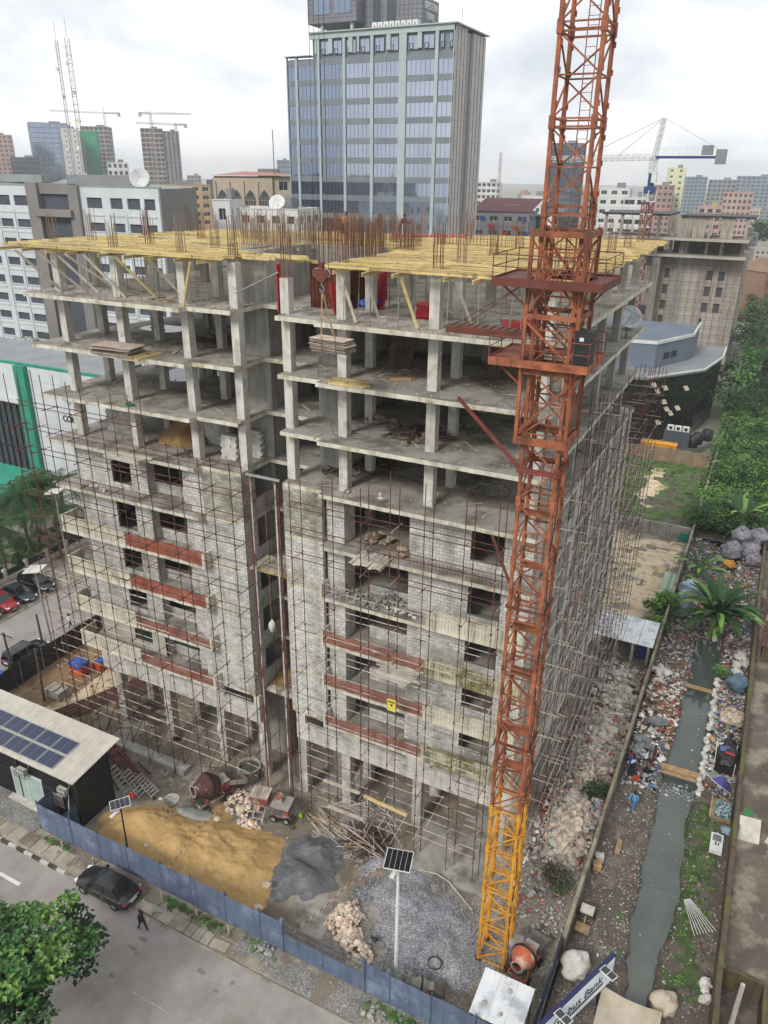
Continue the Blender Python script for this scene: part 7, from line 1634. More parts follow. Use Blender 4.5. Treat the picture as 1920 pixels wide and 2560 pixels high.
def dark_block():
 T = thing('glass_office', 'dark mirror glass office block with grey roof storey beside the canal', 'office', (8, 120, -1.8)); M('mirror_dark', '#2c322c', '#20251f', .1, rough=.06, metal=.5, spec=.9)
 X1 = 18.3; poly = [(-8, 104), (8.0, 106.0), (16.4, 118), (18.5, 131), (18.3, 142), (-8, 142)]
 MB().prism(poly, -1.8, 10.6).build('glass_wall', 'mirror_dark', T); b = MB(); n = len(poly)
 for i in range(4):
  p, q = Vector(poly[i]).to_3d(), Vector(poly[i + 1]).to_3d(); L = (q - p).length; k = int(L / 1.5); d = (q - p) / k; nn = Vector((d.y, -d.x, 0)).normalized()
  for j in range(k): b.beam(p + d * j + nn * .02, p + d * j + nn * .02 + Vector((0, 0, 10.6)), .07)
  for z in (1.6, 4.2, 6.8, 9.2): b.beam(p + nn * .02 + Vector((0, 0, z)), q + nn * .02 + Vector((0, 0, z)), .07)
 b.build('mullion', 'black_paint', T)
 for i, (t, z) in enumerate([(.12, 9.5), (.2, 8.2), (.33, 8.6), (.42, 4.4), (.5, 3.4), (.62, 4.2), (.35, 5.9), (.3, 2.0), (.72, 7.9)]):
  p, q = Vector((8.0, 106.0, 0)), Vector((16.4, 118, 0)); c = p.lerp(q, t); d = (q - p).normalized(); nn = Vector((d.y, -d.x, 0)); MB().obox(c + nn * .45 + Vector((0, 0, z)), d * .55, nn * .35 + Vector((0, 0, -.35)), Vector((0, 0, .03)) + nn * .03).build('open_light', 'w_beige', T)
 MB().prism([(-8.3, 103.6), (8.3, 105.6), (16.9, 117.8), (19, 131), (18.8, 142.4), (-8.3, 142.4)], 10.6, 11.0).build('roof', 'w_grey', T); b = MB()
 for p, q in zip([(8.3, 105.6), (16.9, 117.8), (19, 131)], [(16.9, 117.8), (19, 131), (18.8, 142)]): b.beam((p[0], p[1], 11.1), (q[0], q[1], 11.1), .25, .3)
 b.build('roof_edge', 'w_white', T)
 M('attic_grey', '#6a7480', '#5e6874', .2); MB().prism([(-6, 112), (8, 114), (13.2, 126), (13.0, 140), (-6, 140)], 11, 15.6).build('roof_storey', 'attic_grey', T); b = MB(); q_ = [(-6, 112), (8, 114), (13.2, 126), (13.0, 140)]
 for p, q in zip(q_, q_[1:]): b.beam((p[0], p[1], 15.9), (q[0], q[1], 15.9), .3, .6)
 b.build('parapet', 'w_white', T); p, q = Vector((8, 114, 0)), Vector((13.2, 126, 0))
 for t in (.3, .5): c = p.lerp(q, t); d = (q - p).normalized(); nn = Vector((d.y, -d.x, 0)); MB().obox(c + nn * .03 + Vector((0, 0, 13)), d * 1.0, nn * .04, Vector((0, 0, .6))).build('window', 'black_paint', T)
 G_ = thing('generator_box', 'navy generator housing with air conditioners on top by the dark glass block', 'generator', (15.2, 103, 0)); MB().box(-2.2, -1.2, 0, 2.2, 1.6, 3.0).build('housing', 'sign_navy' if False else 'w_dark', G_, (0, 0, 0))
 for i in range(3): a = MB().box(-1.8 + i * 1.3, -1.0, 3.0, -.7 + i * 1.3, -.4, 3.9).build('air_conditioner', 'w_white', G_, (0, 0, 0)); MB().lathe([(.02, 0), (.32, 0), (.32, .03), (.02, .03)], 12, (-1.25 + i * 1.3, -1.0, 3.45), Matrix.Rotation(pi / 2, 3, 'X')).build('fan', 'black_paint', a, (0, 0, 0))
 Y_ = thing('site_container', 'long yellow steel container behind the brown wall', 'container', (12.8, 98.5, 0)); MB().box(-3.0, -.9, 0, 3.0, .9, 1.5).box(-3.05, -.95, 1.5, 3.05, .95, 1.58).build('container_body', 'crane_yellow', Y_, (0, 0, 0)); MB().box(1.8, -.95, .5, 2.5, -.9, 1.1).build('hatch', 'black_paint', Y_, (0, 0, 0))
 t = thing('water_tank', 'black plastic water tanks in the yard of the dark glass block', 'tank', (18.5, 106, 0)); [MB().lathe([(.9, 0), (.95, .1), (.95, 1.8), (.6, 2.1), (.25, 2.2)], 16, (x, y, 0)).build('tank_shell', 'black_plastic', t, (0, 0, 0), smooth=True) for x, y in ((0, 0), (1.4, 3), (-.6, -2.4))]
dark_block()
# ---------------------------------------------------------------- plants
def leaf(b, p, s, rng, flat=.5, droop=0.0):
 a = rng.uniform(0, 6.283); t = rng.uniform(-flat, flat) ; u = Vector((cos(a), sin(a), t)).normalized(); w = u.cross(Vector((rng.uniform(-.6, .6), rng.uniform(-.6, .6), 1))).normalized(); L = s * rng.uniform(.7, 1.3); p = Vector(p)
 b.add([p, p + u * L * .55 + w * L * .32 + Vector((0, 0, .06 * L)), p + u * L - Vector((0, 0, droop * L)), p + u * L * .55 - w * L * .32 + Vector((0, 0, .06 * L))], [(0, 1, 2, 3)])
def clump(b, c, r, n, s, rng, flat=.5, shell=.55):
 for _ in range(n):
  d = Vector((rng.gauss(0, 1), rng.gauss(0, 1), rng.gauss(0, 1) * .8)).normalized() * r * (shell + (1 - shell) * rng.random()); d.z *= .75
  leaf(b, Vector(c) + d, s, rng, flat, .15)
def tree(label, base, h, rad, nc, nl, s, mats=('leaf_a', 'leaf_dark', 'leaf_bright'), seed=1, cr=1.0, zf=.55, limbs=7, name='broadleaf_tree', th=.2, crown_z=None, cat='tree'):
 g = random.Random(seed); T = thing(name, label, cat, base); cz = crown_z or h * .68
 tr = MB(); tr.tube((0, 0, -.2), (.1, .05, cz * .7), th, 9, th * .6)
 ends = []
 for i in range(limbs):
  a = i * 2.4 + g.uniform(-.4, .4); L = rad * g.uniform(.5, .85); e = Vector((cos(a) * L, sin(a) * L, cz + g.uniform(-.2, .25) * h * .5)); m = Vector((cos(a) * L * .35, sin(a) * L * .35, cz * .8))
  tr.tube((.1, .05, cz * .62), m, th * .5, 6, th * .35); tr.tube(m, e, th * .35, 6, th * .12); ends.append(e)
  for k in range(2): f = e + Vector((g.uniform(-1, 1), g.uniform(-1, 1), g.uniform(-.3, .6))) * rad * .3; tr.tube(e.lerp(m, .4), f, th * .18, 5, th * .06)
 tr.build('trunk', 'bark', T, (0, 0, 0)); cb = [MB() for _ in mats]
 for i in range(nc):
  a = g.uniform(0, 6.283); t = sqrt(g.random()); zz_ = g.uniform(-.5, 1) ; rr = rad * t * sqrt(max(.05, 1 - max(0, zz_) ** 2 * .8)) * (1 + .18 * sin(a * 3 + seed))
  c = (cos(a) * rr, sin(a) * rr, cz + zz_ * h * zf * .5)
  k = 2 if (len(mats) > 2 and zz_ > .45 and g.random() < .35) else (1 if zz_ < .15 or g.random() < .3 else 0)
  clump(cb[k], c, cr * g.uniform(.7, 1.25), nl, s, g)
 me = MB(); 
 for i, c in enumerate(cb): me.mi = i; me.add(c.v, c.f)
 me.build('crown', list(mats), T, (0, 0, 0)); return T
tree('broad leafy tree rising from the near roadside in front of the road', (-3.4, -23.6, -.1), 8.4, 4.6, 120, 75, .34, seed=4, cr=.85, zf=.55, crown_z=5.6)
def palm(label, base, h, nf, L, seed, mat='leaf_palm', name='palm_tree', cat='palm', th=.18, up=.5):
 g = random.Random(seed); T = thing(name, label, cat, base); tr = MB(); lean = g.uniform(-.4, .4)
 for k in range(5): tr.tube((lean * k / 5 * .5, 0, h * k / 5 - .1), (lean * (k + 1) / 5 * .5, 0, h * (k + 1) / 5), th * (1.15 - .06 * k), 9, th * (1.05 - .06 * k))
 tr.build('trunk', 'bark', T, (0, 0, 0)); c = Vector((lean * .5, 0, h))
 for i in range(nf):
  b = MB(); a = i * 2.399 + g.uniform(-.2, .2); e0 = up + g.uniform(-.5, .45) - .6 * (i / nf); d = Vector((cos(a), sin(a), 0)); p = c.copy(); n = 9; LL = L * g.uniform(.8, 1.1)
  for k in range(n):
   el = e0 - 1.5 * (k / n) ** 1.4; q = p + (d * cos(el) + Vector((0, 0, sin(el)))) * LL / n; b.tube(p, q, .025, 3, .02, cap=False); sd = Vector((-d.y, d.x, 0)); w = LL * .24 * sin(pi * min(1, (k + 1.2) / (n + 1)))
   for t in (.15, .5, .85):
    m = p.lerp(q, t)
    for s in (-1, 1):
     tip = m + sd * s * w + (q - p) * 1.3 + Vector((0, 0, -w * .45)); hw = (q - p) * .12; b.add([m - hw, m + hw, tip], [(0, 1, 2)])
   p = q
  b.build('frond', mat, T, (0, 0, 0))
 return T
for i, (x, y, h, lab) in enumerate([(-49.0, 13.0, 6.5, 'palm tree nearest to the parked cars beyond the white fence'), (-51.6, 18.6, 8, 'tall palm tree between two palms behind the parked cars'), (-54.5, 16.4, 7.2, 'palm tree at the edge of the view beside the teal awning'), (-47.6, 19.8, 6.5, 'palm tree beside the street lamp next to the far wing'), (-50.2, 23.5, 8.5, 'palm tree in front of the grey panelled wall')]): palm(lab, (x, y, .1), h, 30, 4.6, 20 + i)
tree('round leafy tree before the teal awning among the palms', (-53.4, 21.5, .1), 9, 3.0, 34, 60, .5, ('leaf_mid', 'leaf_dark'), 8, 1.1)
tree('dark leafy tree seen through the far wing below the office block', (-96.5, 57, -1.8), 17, 7, 60, 70, .9, ('leaf_mid', 'leaf_dark'), 9, 2.2, th=.4)
tree('dark leafy tree behind the bank roof seen through the far wing', (-82, 60, -1.8), 15, 6, 55, 70, .9, ('leaf_mid', 'leaf_dark'), 10, 2.2, th=.4)
HD = thing('hoarding', 'dark sheet hoarding between the side street and the sandy yard', 'hoarding', (-30.3, 4, 0))
for i in range(12):
 y0 = -8 + i * 2.5; MB().box(-30.34, y0 + .03, .05, -30.28, y0 + 2.47, 2.35 + R.uniform(-.05, .05)).build('hoarding_sheet', 'black_paint', HD); MB().beam((-30.2, y0, 0), (-30.2, y0, 2.4), .08).build('post', 'steel_grey', HD)
WF = thing('garden_wall', 'white garden wall with piers behind the parked cars', 'wall', (-48.2, 20, 0))
MB().box(-48.3, 2, 0, -48.1, 60, .7).build('wall', 'white_dirty', WF)
for i in range(19): MB().box(-48.4, 3 + i * 3, 0, -48.0, 3.4 + i * 3, 1.7).build('pier', 'white_dirty', WF); MB().box(-48.25, 3.4 + i * 3, .7, -48.15, 6 + i * 3, 1.4).build('railing', 'black_paint', WF)
struct(MB().box(-62, 2, .1, -48.4, 60, .14).build('garden_paving', 'mud'))
def street_lamp(label, x, y, h, panel=True, lean=0.0, col='pipe_grey'):
 T = thing('solar_lamp', label, 'street lamp', (x, y, -.05)); MB().tube((0, 0, 0), (lean, 0, h), .12, 9, .07).build('pole', col, T, (0, 0, 0))
 p = obj('solar_panel', MB().box(-1.0, -.7, -.03, 1.0, .7, .02).mesh('solar_panel', 'galv'), T, (lean, 0, h + .15)); p.rotation_euler = (.15, -.2, .2); MB().box(-.95, -.65, .021, .95, .65, .026).build('cell', 'white_dirty', p, (0, 0, 0))
 MB().beam((lean, 0, h - .6), (lean - 1.1, .2, h - .4), .06).build('arm', col, T, (0, 0, 0)); MB().box(lean - 1.8, .05, h - .45, lean - 1.0, .35, h - .35).build('lamp_head', 'galv', T, (0, 0, 0))
street_lamp('tall solar street lamp beside the dark hoarding', -30.5, 3.6, 10.0, lean=-.5); street_lamp('tall solar street lamp in front of the palms', -42.0, 16.2, 11.2, lean=-.2)
for lab, x, y, h in [('dark wooden pole with crossarm beside the container roof', -30.3, -1.2, 6.0), ('bare dark wooden pole behind the container roof', -26.4, -1.4, 5.8), ('short dark pole standing at the street side of the hoarding', -33.4, 4.6, 4.0)]:
 T = thing('utility_pole', lab, 'pole', (x, y, -.1)); MB().tube((0, 0, 0), (R.uniform(-.2, .2), 0, h), .13, 8, .1).build('pole', 'timber_dark', T, (0, 0, 0))
 if 'crossarm' in lab: MB().beam((-.7, .1, h - .3), (.7, .1, h - .3), .1).build('crossarm', 'timber_dark', T, (0, 0, 0)); MB().box(-.25, -.2, 2.2, .25, .1, 2.9).build('meter_box', 'black_paint', T, (0, 0, 0))
b = MB()
for i in range(5):
 p, q = Vector((-30.3, -1.1, 5.6 - i * .25)), Vector((-22.6, -1.9, 7.5 - i * .9))
 for k in range(8): a_, c_ = k / 8, (k + 1) / 8; b.tube(p.lerp(q, a_) - Vector((0, 0, .5 * sin(pi * a_))), p.lerp(q, c_) - Vector((0, 0, .5 * sin(pi * c_))), .015, 3)
tag(b.build('overhead_wire', 'black_plastic'), 'sagging overhead wires from the wooden pole to the far wing scaffold', 'wire')
T = thing('covered_machine', 'orange machine under a blue tarpaulin in the sandy yard', 'machine', (-26.8, 3.2, 0)); MB().box(-.8, -.5, 0, .8, .5, 1.0).build('machine_body', 'orange_plastic', T, (0, 0, 0)); MB().blob((0, 0, 1.1), 1.0, .75, .35, 5, .2).build('tarpaulin', 'tarp_blue', T, (0, 0, 0), smooth=True)
T = thing('covered_machine', 'smaller orange machine half under blue sheet beside the covered one', 'machine', (-25.6, 4.6, 0)); MB().box(-.5, -.45, 0, .5, .45, .7).build('machine_body', 'orange_plastic', T, (0, 0, 0)); MB().blob((0, .2, .75), .5, .5, .25, 9, .2).build('tarpaulin', 'tarp_blue', T, (0, 0, 0), smooth=True)
T = thing('generator_box', 'grey site generator standing behind the container roof', 'generator', (-25.8, -.4, 0)); MB().box(-.9, -.6, .1, .9, .6, .9).build('housing', 'cement_coat', T, (0, 0, 0)); MB().box(-.5, -.62, .9, .3, .4, 1.05).build('cover', 'timber_grey', T, (0, 0, 0)); MB().tube((.6, .3, .9), (.6, .3, 1.3), .05, 6).build('exhaust', 'black_paint', T, (0, 0, 0))
tag(MB().rbox((-30.6, -4.2, 3.0), 3.2, 2.6, .05, .1, .12).build('sheet_roof', 'tarp_blue'), 'blue sheet laid over the corner behind the container', 'sheet')
# ---------------------------------------------------------------- canal side
M('old_wall', '#8e8578', '#6f675b', .6, bump=.4, bscale=4, c3='#4f4a3a', s3=.7, lo3=.5, hi3=.62, stain='#45402f', sstr=.6)
M('old_wall_top', '#9a917f', '#7c7463', .7, bump=.4, c3='#5d5a3c', s3=.5, lo3=.5, hi3=.64)
def long_wall(label, x, y0, y1, h, w, top='old_wall_top', seg=6.0, lean=.05, z0=-.9):
 T = thing('boundary_wall', label, 'wall', (x, (y0 + y1) / 2, 0)); y = y0; k = 0
 while y < y1 - .1:
  e = min(y + seg, y1); b = MB(); n = 5; vs = []
  for i in range(n + 1):
   yy = y + (e - y) * i / n; dx = .08 * fbm(1, yy, .15) + lean * .2; hh = h + .12 * fbm(5, yy, .3) + .05 * fbm(9, yy, 2)
   vs += [(x + dx - w / 2, yy, z0), (x + dx + w / 2, yy, z0), (x + dx + w / 2 + lean, yy, hh), (x + dx - w / 2 + lean, yy, hh)]
  for i in range(n):
   a = i * 4; b.mi = 0; b.add([vs[a], vs[a + 4], vs[a + 7], vs[a + 3]], [(0, 3, 2, 1)]); b.add([vs[a + 1], vs[a + 2], vs[a + 6], vs[a + 5]], [(0, 1, 2, 3)]); b.mi = 1; b.add([vs[a + 3], vs[a + 2], vs[a + 6], vs[a + 7]], [(0, 1, 2, 3)])
  b.mi = 0; b.quad(*vs[0:4]); b.quad(*vs[-4:]); b.build('wall_panel', ['old_wall', top], T); y = e
  MB().box(x - w / 2 - .06, e - .15, z0, x + w / 2 + .1, e + .15, h - .1).build('pier', 'old_wall', T)
 return T
long_wall('mossy concrete boundary wall between rubble strip and canal path', 22.42, -4.7, 134, 1.85, .24)
M('brown_wall', '#5d4f41', '#463a30', .5, bump=.4, bscale=3, c3='#5f5c34', s3=.5, lo3=.48, hi3=.6, stain='#2f2821', sstr=.6)
W_ = long_wall('dark brown mossy wall along the far bank of the canal', 31.25, -14, 110, 1.7, .32, 'brown_wall', lean=0)
for o in W_.children:
 if o.type == 'MESH': o.data.materials[0] = MATS['brown_wall']
def cross_wall(label, x0, x1, y, h, mat):
 T = thing('boundary_wall', label, 'wall', ((x0 + x1) / 2, y, 0)); n = int((x1 - x0) / 3)
 for i in range(n): a = x0 + (x1 - x0) * i / n; MB().box(a + .01, y, -.3, a + (x1 - x0) / n - .01, y + .2, h + R.uniform(-.05, .05)).build('wall_panel', mat, T); MB().box(a - .15, y - .06, -.3, a + .15, y + .26, h + .06).build('pier', mat, T)
M('stained_wall', '#b0aca5', '#8b8780', .5, stain='#3f3d3a', sstr=.9); cross_wall('stained white cross wall between sandy lot and grassy lot', 2, 22.3, 62.2, 1.8, 'stained_wall'); M('block_brown', '#8d7a66', '#75644f', .6, stain='#55483a', sstr=.5); cross_wall('brown block wall closing the grassy lot before the yellow container', -8, 21.6, 93.3, 2.3, 'block_brown')
SD = thing('open_shed', 'open shed with grey white sheet roof beside the canal wall', 'shed', (19.3, 31.5, 0))
for i in range(4): corr_roof(16.4 + i * 1.48, 17.87 + i * 1.48, 29.3, 33.9, 2.5 + .004 * i, 2.8 + .004 * i).build('roof_sheet', 'roof_white', SD)
for x in (17.2, 18.8, 20.4, 21.9): MB().box(x - .12, 29.8, -.1, x + .12, 30.05, 2.5).build('post', 'white_dirty', SD)
MB().box(16.6, 33.2, 0, 22.2, 33.4, 2.65).build('back_wall', 'room_shade', SD); MB().lathe([(.45, 0), (.48, .5), (.45, 1.1)], 14, (21.2, 31.2, 0)).build('blue_drum', 'blue_plastic', SD)
HT = thing('small_hut', 'low hut with pale green sheet roof against the canal wall', 'hut', (21.7, 45.8, 0)); MB().box(21.1, 43.2, -.1, 22.25, 48.3, 1.4).build('hut_wall', 'white_dirty', HT); M('green_roof', '#9bb08f', '#8aa07e', .6, rough=.6); corr_roof(20.95, 22.35, 43.0, 48.5, 1.5, 1.52).build('roof_sheet', 'green_roof', HT); MB().box(21.6, 43.0, 1.55, 21.8, 48.5, 1.6).build('ridge', 'w_blue', HT)
tag(MB().box(21.0, 61.4, 0, 22.2, 61.6, 1.2).build('teal_sheet', 'teal'), 'teal metal sheet leaning at the end of the stained white wall', 'sheet')
rocks('long spill of pale broken rubble between scaffold and canal wall', [(19.6, 2.0), (18.6, 5.5), (18.7, 12), (18.0, 18), (18.6, 24), (19.5, 28.6), (22.0, 28.6), (22.0, 3.5), (21, 2.2)], 300, .45, .16, .5, 'rock_grey', 'rubble_heap', 'rubble', extra=1300, zb=-.05)
rocks('pale limestone blocks at the crane end of the rubble strip', [(19.7, 3.2), (19.6, 7.6), (21.2, 9), (21.9, 5), (21.0, 3)], 90, .5, .2, .42, 'rock_pink', 'rubble_heap', 'rubble', zb=.1)
def scraps(name, reg, n, s0, s1, mats, hf, seed=3, flat=.6, cards=0):
 g = random.Random(seed); bs = {m: MB() for m in mats}
 for i in range(n):
  x, y = reg(g); m = g.choice(mats); s = g.uniform(s0, s1) * (1 if g.random() < .9 else 1.8); z = hf(x, y) + s * .15; k = g.random()
  if k < .35: bs[m].rbox((x, y, z), s * g.uniform(.7, 1.6), s * g.uniform(.5, 1), s * .06, g.uniform(0, 6), g.uniform(-flat, flat), g.uniform(-flat, flat))
  elif k < .75: bs[m].rock((x, y, z), s * .5, g, .7)
  else: bs[m].tube((x, y, z), (x + g.uniform(-s, s), y + g.uniform(-s, s), z + g.uniform(-.1, .2) * s), s * .12, 5)
 me = MB(); 
 for i, m in enumerate(mats): me.mi = i; me.add(bs[m].v, bs[m].f)
 o = me.build(name, list(mats)); o['kind'] = 'stuff'; return o
A_ = ['scrap%d' % i for i in range(12)]
scraps('litter', lambda g: (g.uniform(22.7, 25.9) if g.random() < .6 else g.gauss(25.6, .3), g.uniform(-12, 62)), 2600, .03, .12, A_ + ['scrap1', 'scrap8', 'scrap0', 'scrap9', 'scrap8', 'scrap0'], h_bl, 1)
scraps('litter', lambda g: (g.uniform(28.3, 31.0) if g.random() < .7 else g.gauss(28.4, .2), g.uniform(-12, 62)), 3000, .03, .13, A_ + ['scrap1', 'scrap8', 'scrap0', 'scrap9', 'scrap8'], h_br, 2)
def heap_h(x, y): return h_bl(x, y) + .55 * sstep(7, 1, abs(y - 23)) * sstep(26.0, 24.8, x)
scraps('dumped_rubbish', lambda g: (22.8 + 3.0 * g.random(), g.gauss(23, 3.4)), 1300, .1, .45, ['scrap0', 'scrap1', 'scrap9', 'cardboard', 'cardboard', 'scrap3', 'scrap8', 'scrap4', 'scrap5'], heap_h, 3)
scraps('dumped_rubbish', lambda g: (g.uniform(22.8, 25.4), g.uniform(12.5, 19.5)), 420, .08, .4, ['scrap0', 'scrap4', 'scrap4', 'scrap2', 'scrap8', 'scrap7', 'scrap3'], heap_h, 5)
scraps('dumped_rubbish', lambda g: (g.uniform(28.6, 31.0), g.uniform(16, 40)), 800, .08, .4, ['scrap0', 'scrap4', 'scrap2', 'scrap8', 'scrap7', 'scrap5', 'scrap3', 'scrap4'], h_br, 6)
scraps('dumped_rubbish', lambda g: (g.uniform(22.6, 31), g.uniform(38, 66)), 900, .08, .45, A_, lambda x, y: 0.0, 7)
scraps('rubble_scrap', lambda g: (g.uniform(17.9, 22.0), g.uniform(2, 29) if g.random() < .85 else g.uniform(-4, 4)), 3200, .05, .3, ['scrap1', 'scrap8', 'scrap0', 'scrap0', 'rock_grey', 'scrap8', 'scrap11', 'timber_dark', 'rock_pink', 'scrap5'], lambda x, y: h_site(x, y) + .1, 8)
scraps('rubble_scrap', lambda g: (g.uniform(18.2, 22.0), g.uniform(3, 28.8)), 1000, .2, .55, ['rock_pink', 'scrap8', 'white_dirty', 'rock_grey', 'scrap0', 'timber_dark', 'scrap11'], lambda x, y: h_site(x, y) + .25, 18)
scraps('rubble_scrap', lambda g: (g.gauss(18.7, .5), g.gauss(8.2, 1.3)), 60, .15, .5, ['orange_plastic', 'red_plastic', 'orange_plastic', 'scrap5'], lambda x, y: h_site(x, y) + .15, 9)
B_ = ['scrap0', 'scrap8', 'scrap1', 'scrap8', 'scrap0', 'scrap7', 'scrap3', 'scrap9', 'scrap5', 'scrap2', 'cardboard']
scraps('dumped_rubbish', lambda g: (g.uniform(22.8, 26.2), g.uniform(26, 60)), 2200, .07, .32, B_, lambda x, y: h_bl(x, y) + .12, 21)
scraps('dumped_rubbish', lambda g: (g.uniform(28.4, 31), g.uniform(14, 58)), 2200, .06, .3, B_ + ['scrap4'], lambda x, y: h_br(x, y) + .1, 22)
scraps('dumped_rubbish', lambda g: (g.uniform(25.6, 28.6), g.uniform(38, 62)), 1300, .08, .35, B_, lambda x, y: -.55, 23)
scraps('rubble_scrap', lambda g: (g.uniform(18.3, 22.1), g.gauss(16, 7)), 2400, .06, .26, B_ + ['rock_pink', 'rock_pink', 'orange_plastic'], lambda x, y: h_site(x, y) + .42, 24)
scraps('litter', lambda g: (g.uniform(22.8, 25.9), g.uniform(-6, 14)), 900, .03, .12, ['scrap8', 'scrap0', 'scrap8', 'scrap7', 'scrap9'], h_bl, 25)
scraps('yard_scrap', lambda g: (g.uniform(-19, 9), g.uniform(-4, .5)), 700, .04, .2, ['scrap1', 'timber_grey', 'scrap3', 'scrap11', 'rubble_block', 'timber_dark'], h_site, 10)
scraps('yard_scrap', lambda g: (g.uniform(12.5, 22), g.uniform(-12, -3)), 500, .04, .18, ['scrap1', 'timber_grey', 'scrap3', 'scrap11', 'rubble_block', 'rubble_block'], lambda x, y: h_site(x, y) + .02, 11)
scraps('yard_scrap', lambda g: (g.uniform(-10, 16), g.uniform(-14, -12.3)), 420, .03, .14, ['scrap11', 'rubble_block', 'scrap3', 'scrap1'], h_verge, 12)
scraps('yard_scrap', lambda g: (g.uniform(-29, -21), g.uniform(-6, 12)), 220, .05, .3, ['timber_grey', 'timber_dark', 'scrap11', 'timber'], h_site, 13)
scraps('floating_scum', lambda g: (g.uniform(25.6, 28.4), g.gauss(14.2, .5)), 130, .04, .2, ['scrap0', 'scrap4', 'scrap7', 'scrap3'], lambda x, y: -.62, 14)
scraps('floating_scum', lambda g: (g.uniform(25.8, 28.3), g.uniform(-6, 60)), 90, .03, .12, ['scrap0', 'scrap8', 'scrap3'], lambda x, y: -.62, 15)
for lab, y, n in [('plank footbridge over the canal near the purple umbrella', 15.3, 4), ('narrow plank footbridge farther up the canal', 28.3, 2)]:
 T = thing('footbridge', lab, 'footbridge', (26.9, y, -.1))
 for i in range(n): MB().rbox((0, i * .3, .05 + .02 * (i % 2)), 3.4 * R.uniform(.9, 1.05), .27, .06, R.uniform(-.03, .03)).build('plank', 'timber', T, (0, 0, 0))
 for s in (-1.3, 1.3): MB().rbox((s, n * .13, -.15), .2, n * .32, .35).build('bearer', 'timber_dark', T, (0, 0, 0))
T = thing('sandbag_row', 'row of pale sandbags edging the far side of the canal', 'sandbags', (28.7, 22, -.1))
for i in range(34): y = 14 + i * .5; MB().blob((0, 0, 0), .24, .32, .16, i, .2).build('sandbag', 'bag_white', T, (28.55 - 28.7 + .12 * sin(i * 1.7), y - 22, .1 + .12 * (i % 2)), smooth=True)
def sack(label, x, y, z, r, mat, fl=.8, cat='sack', el=1.0):
 T = thing('sack', label, cat, (x, y, z)); MB().blob((0, 0, r * fl * .92), r, r * el, r * fl, int(r * 100) + int(x), .27).build('sack_body', mat, T, (0, 0, 0), smooth=True); MB().blob((0, 0, r * fl * 1.85), r * .25, r * .25, r * .18, 3, .2).build('sack_neck', mat, T, (0, 0, 0)); return T
sack('big grey white sack on the canal path by the fence corner', 23.5, -5.2, 0, .85, 'bag_white', .75, el=1.1); sack('bulging beige sack at the canal edge by the sign board', 28.7, -5.0, -.1, .8, 'canvas_beige', .6)
gravel_mat('net_scrap', ['#5d5a62', '#77747c', '#8f8b92', '#6a6770', '#a29ea4'], 9.0); gravel_mat('bottle_mix', ['#b9a59a', '#8e9fa8', '#c9b46a', '#a85f58', '#d3cfc8', '#5f8f6a'], 7.0); sack('huge net bag of colourful crushed bottles against the far wall', 30.1, 24.3, 0, 1.1, 'bottle_mix', .7)
M('bag_bluegrey', '#5f7688', '#4d6274', 1.5, rough=.7, bump=.4, bscale=8); sack('round blue grey bag of scrap against the far canal wall', 30.3, 29.9, 0, .95, 'bag_bluegrey', .85)
M('bag_pale_blue', '#a9b7c4', '#8a9aaa', 1.2, rough=.5, bump=.4); sack('tall translucent bag of blue bottles by the canal wall', 23.9, 42.0, 0, 1.0, 'bag_pale_blue', 1.4); sack('second translucent bag of bottles behind the tall one', 23.9, 46.6, 0, 1.1, 'bag_pale_blue', .9)
for i, (x, y, z, r, lab) in enumerate([(27.6, 59.5, 0, 1.3, 'huge net bag of grey scrap at the near side of the pile'), (29.6, 60.5, 0, 1.3, 'huge net bag of grey scrap in the middle of the pile'), (28.4, 61.8, 1.4, 1.25, 'huge net bag of grey scrap on top of the pile'), (30.2, 62.8, 1.2, 1.3, 'huge net bag of grey scrap touching the wall on the pile'), (30.3, 58.2, 0, 1.1, 'huge net bag of grey scrap against the wall before the pile')]): sack(lab, x, y, z, r, 'net_scrap', .8)
sack('yellow bag beside the pile of grey net bags', 27.6, 56.6, 0, .7, 'crane_yellow', .6)
bags('row of white filled sacks beside the far wall near the yard', 30.75, -2.2, 0, 5, .15, 1.6, 'bag_white', .4, .1); bags('grey bin bags dumped between canal and wall by the orange chair', 23.8, 17.2, .1, 16, 1.1, 1.4, 'bag_grey', .38, .3); bags('pale bin bags heaped by the canal wall beyond the cardboard', 23.6, 28.6, .1, 14, .8, 1.5, 'bag_white', .42, .3); bags('black bin bags against the far wall behind the stall', 30.4, 20.6, 0, 8, .5, 1.0, 'black_plastic', .4, .3); bags('mixed sacks against the far wall beyond the banana plant', 30.3, 34.5, 0, 16, .6, 2.2, 'bag_white', .42, .3)
tag(MB().blob((0, 0, .4), 1.0, .45, .4, 7, .15, .2).build('rolled_sheet', 'bag_grey', None, (24.3, 20.4, .45), smooth=True), 'long grey roll of plastic sheet on the cardboard heap', 'roll')
UM = thing('market_umbrella', 'collapsed purple and grey market umbrella leaning by the far wall', 'umbrella', (29.8, 15.0, .05)); b = MB(); vs = [Vector((0, 0, .55))]; q = Matrix.Rotation(.5, 3, 'Y') @ Matrix.Rotation(-.45, 3, 'X')
for i in range(8): a = i * pi / 4; vs.append(q @ Vector((1.25 * cos(a), 1.25 * sin(a), -.1)) + Vector((0, 0, .15)))
vs[0] = q @ Vector((0, 0, .55)) + Vector((0, 0, .15))
for i in range(8): b.mi = 1 if i in (3, 4) else 0; b.add([vs[0] + Vector((0, 0, .75)), vs[1 + i] + Vector((0, 0, .75)), vs[1 + (i + 1) % 8] + Vector((0, 0, .75))], [(0, 1, 2)])
b.build('canopy', ['tarp_purple', 'tarp_grey'], UM, (0, 0, 0)); b = MB()
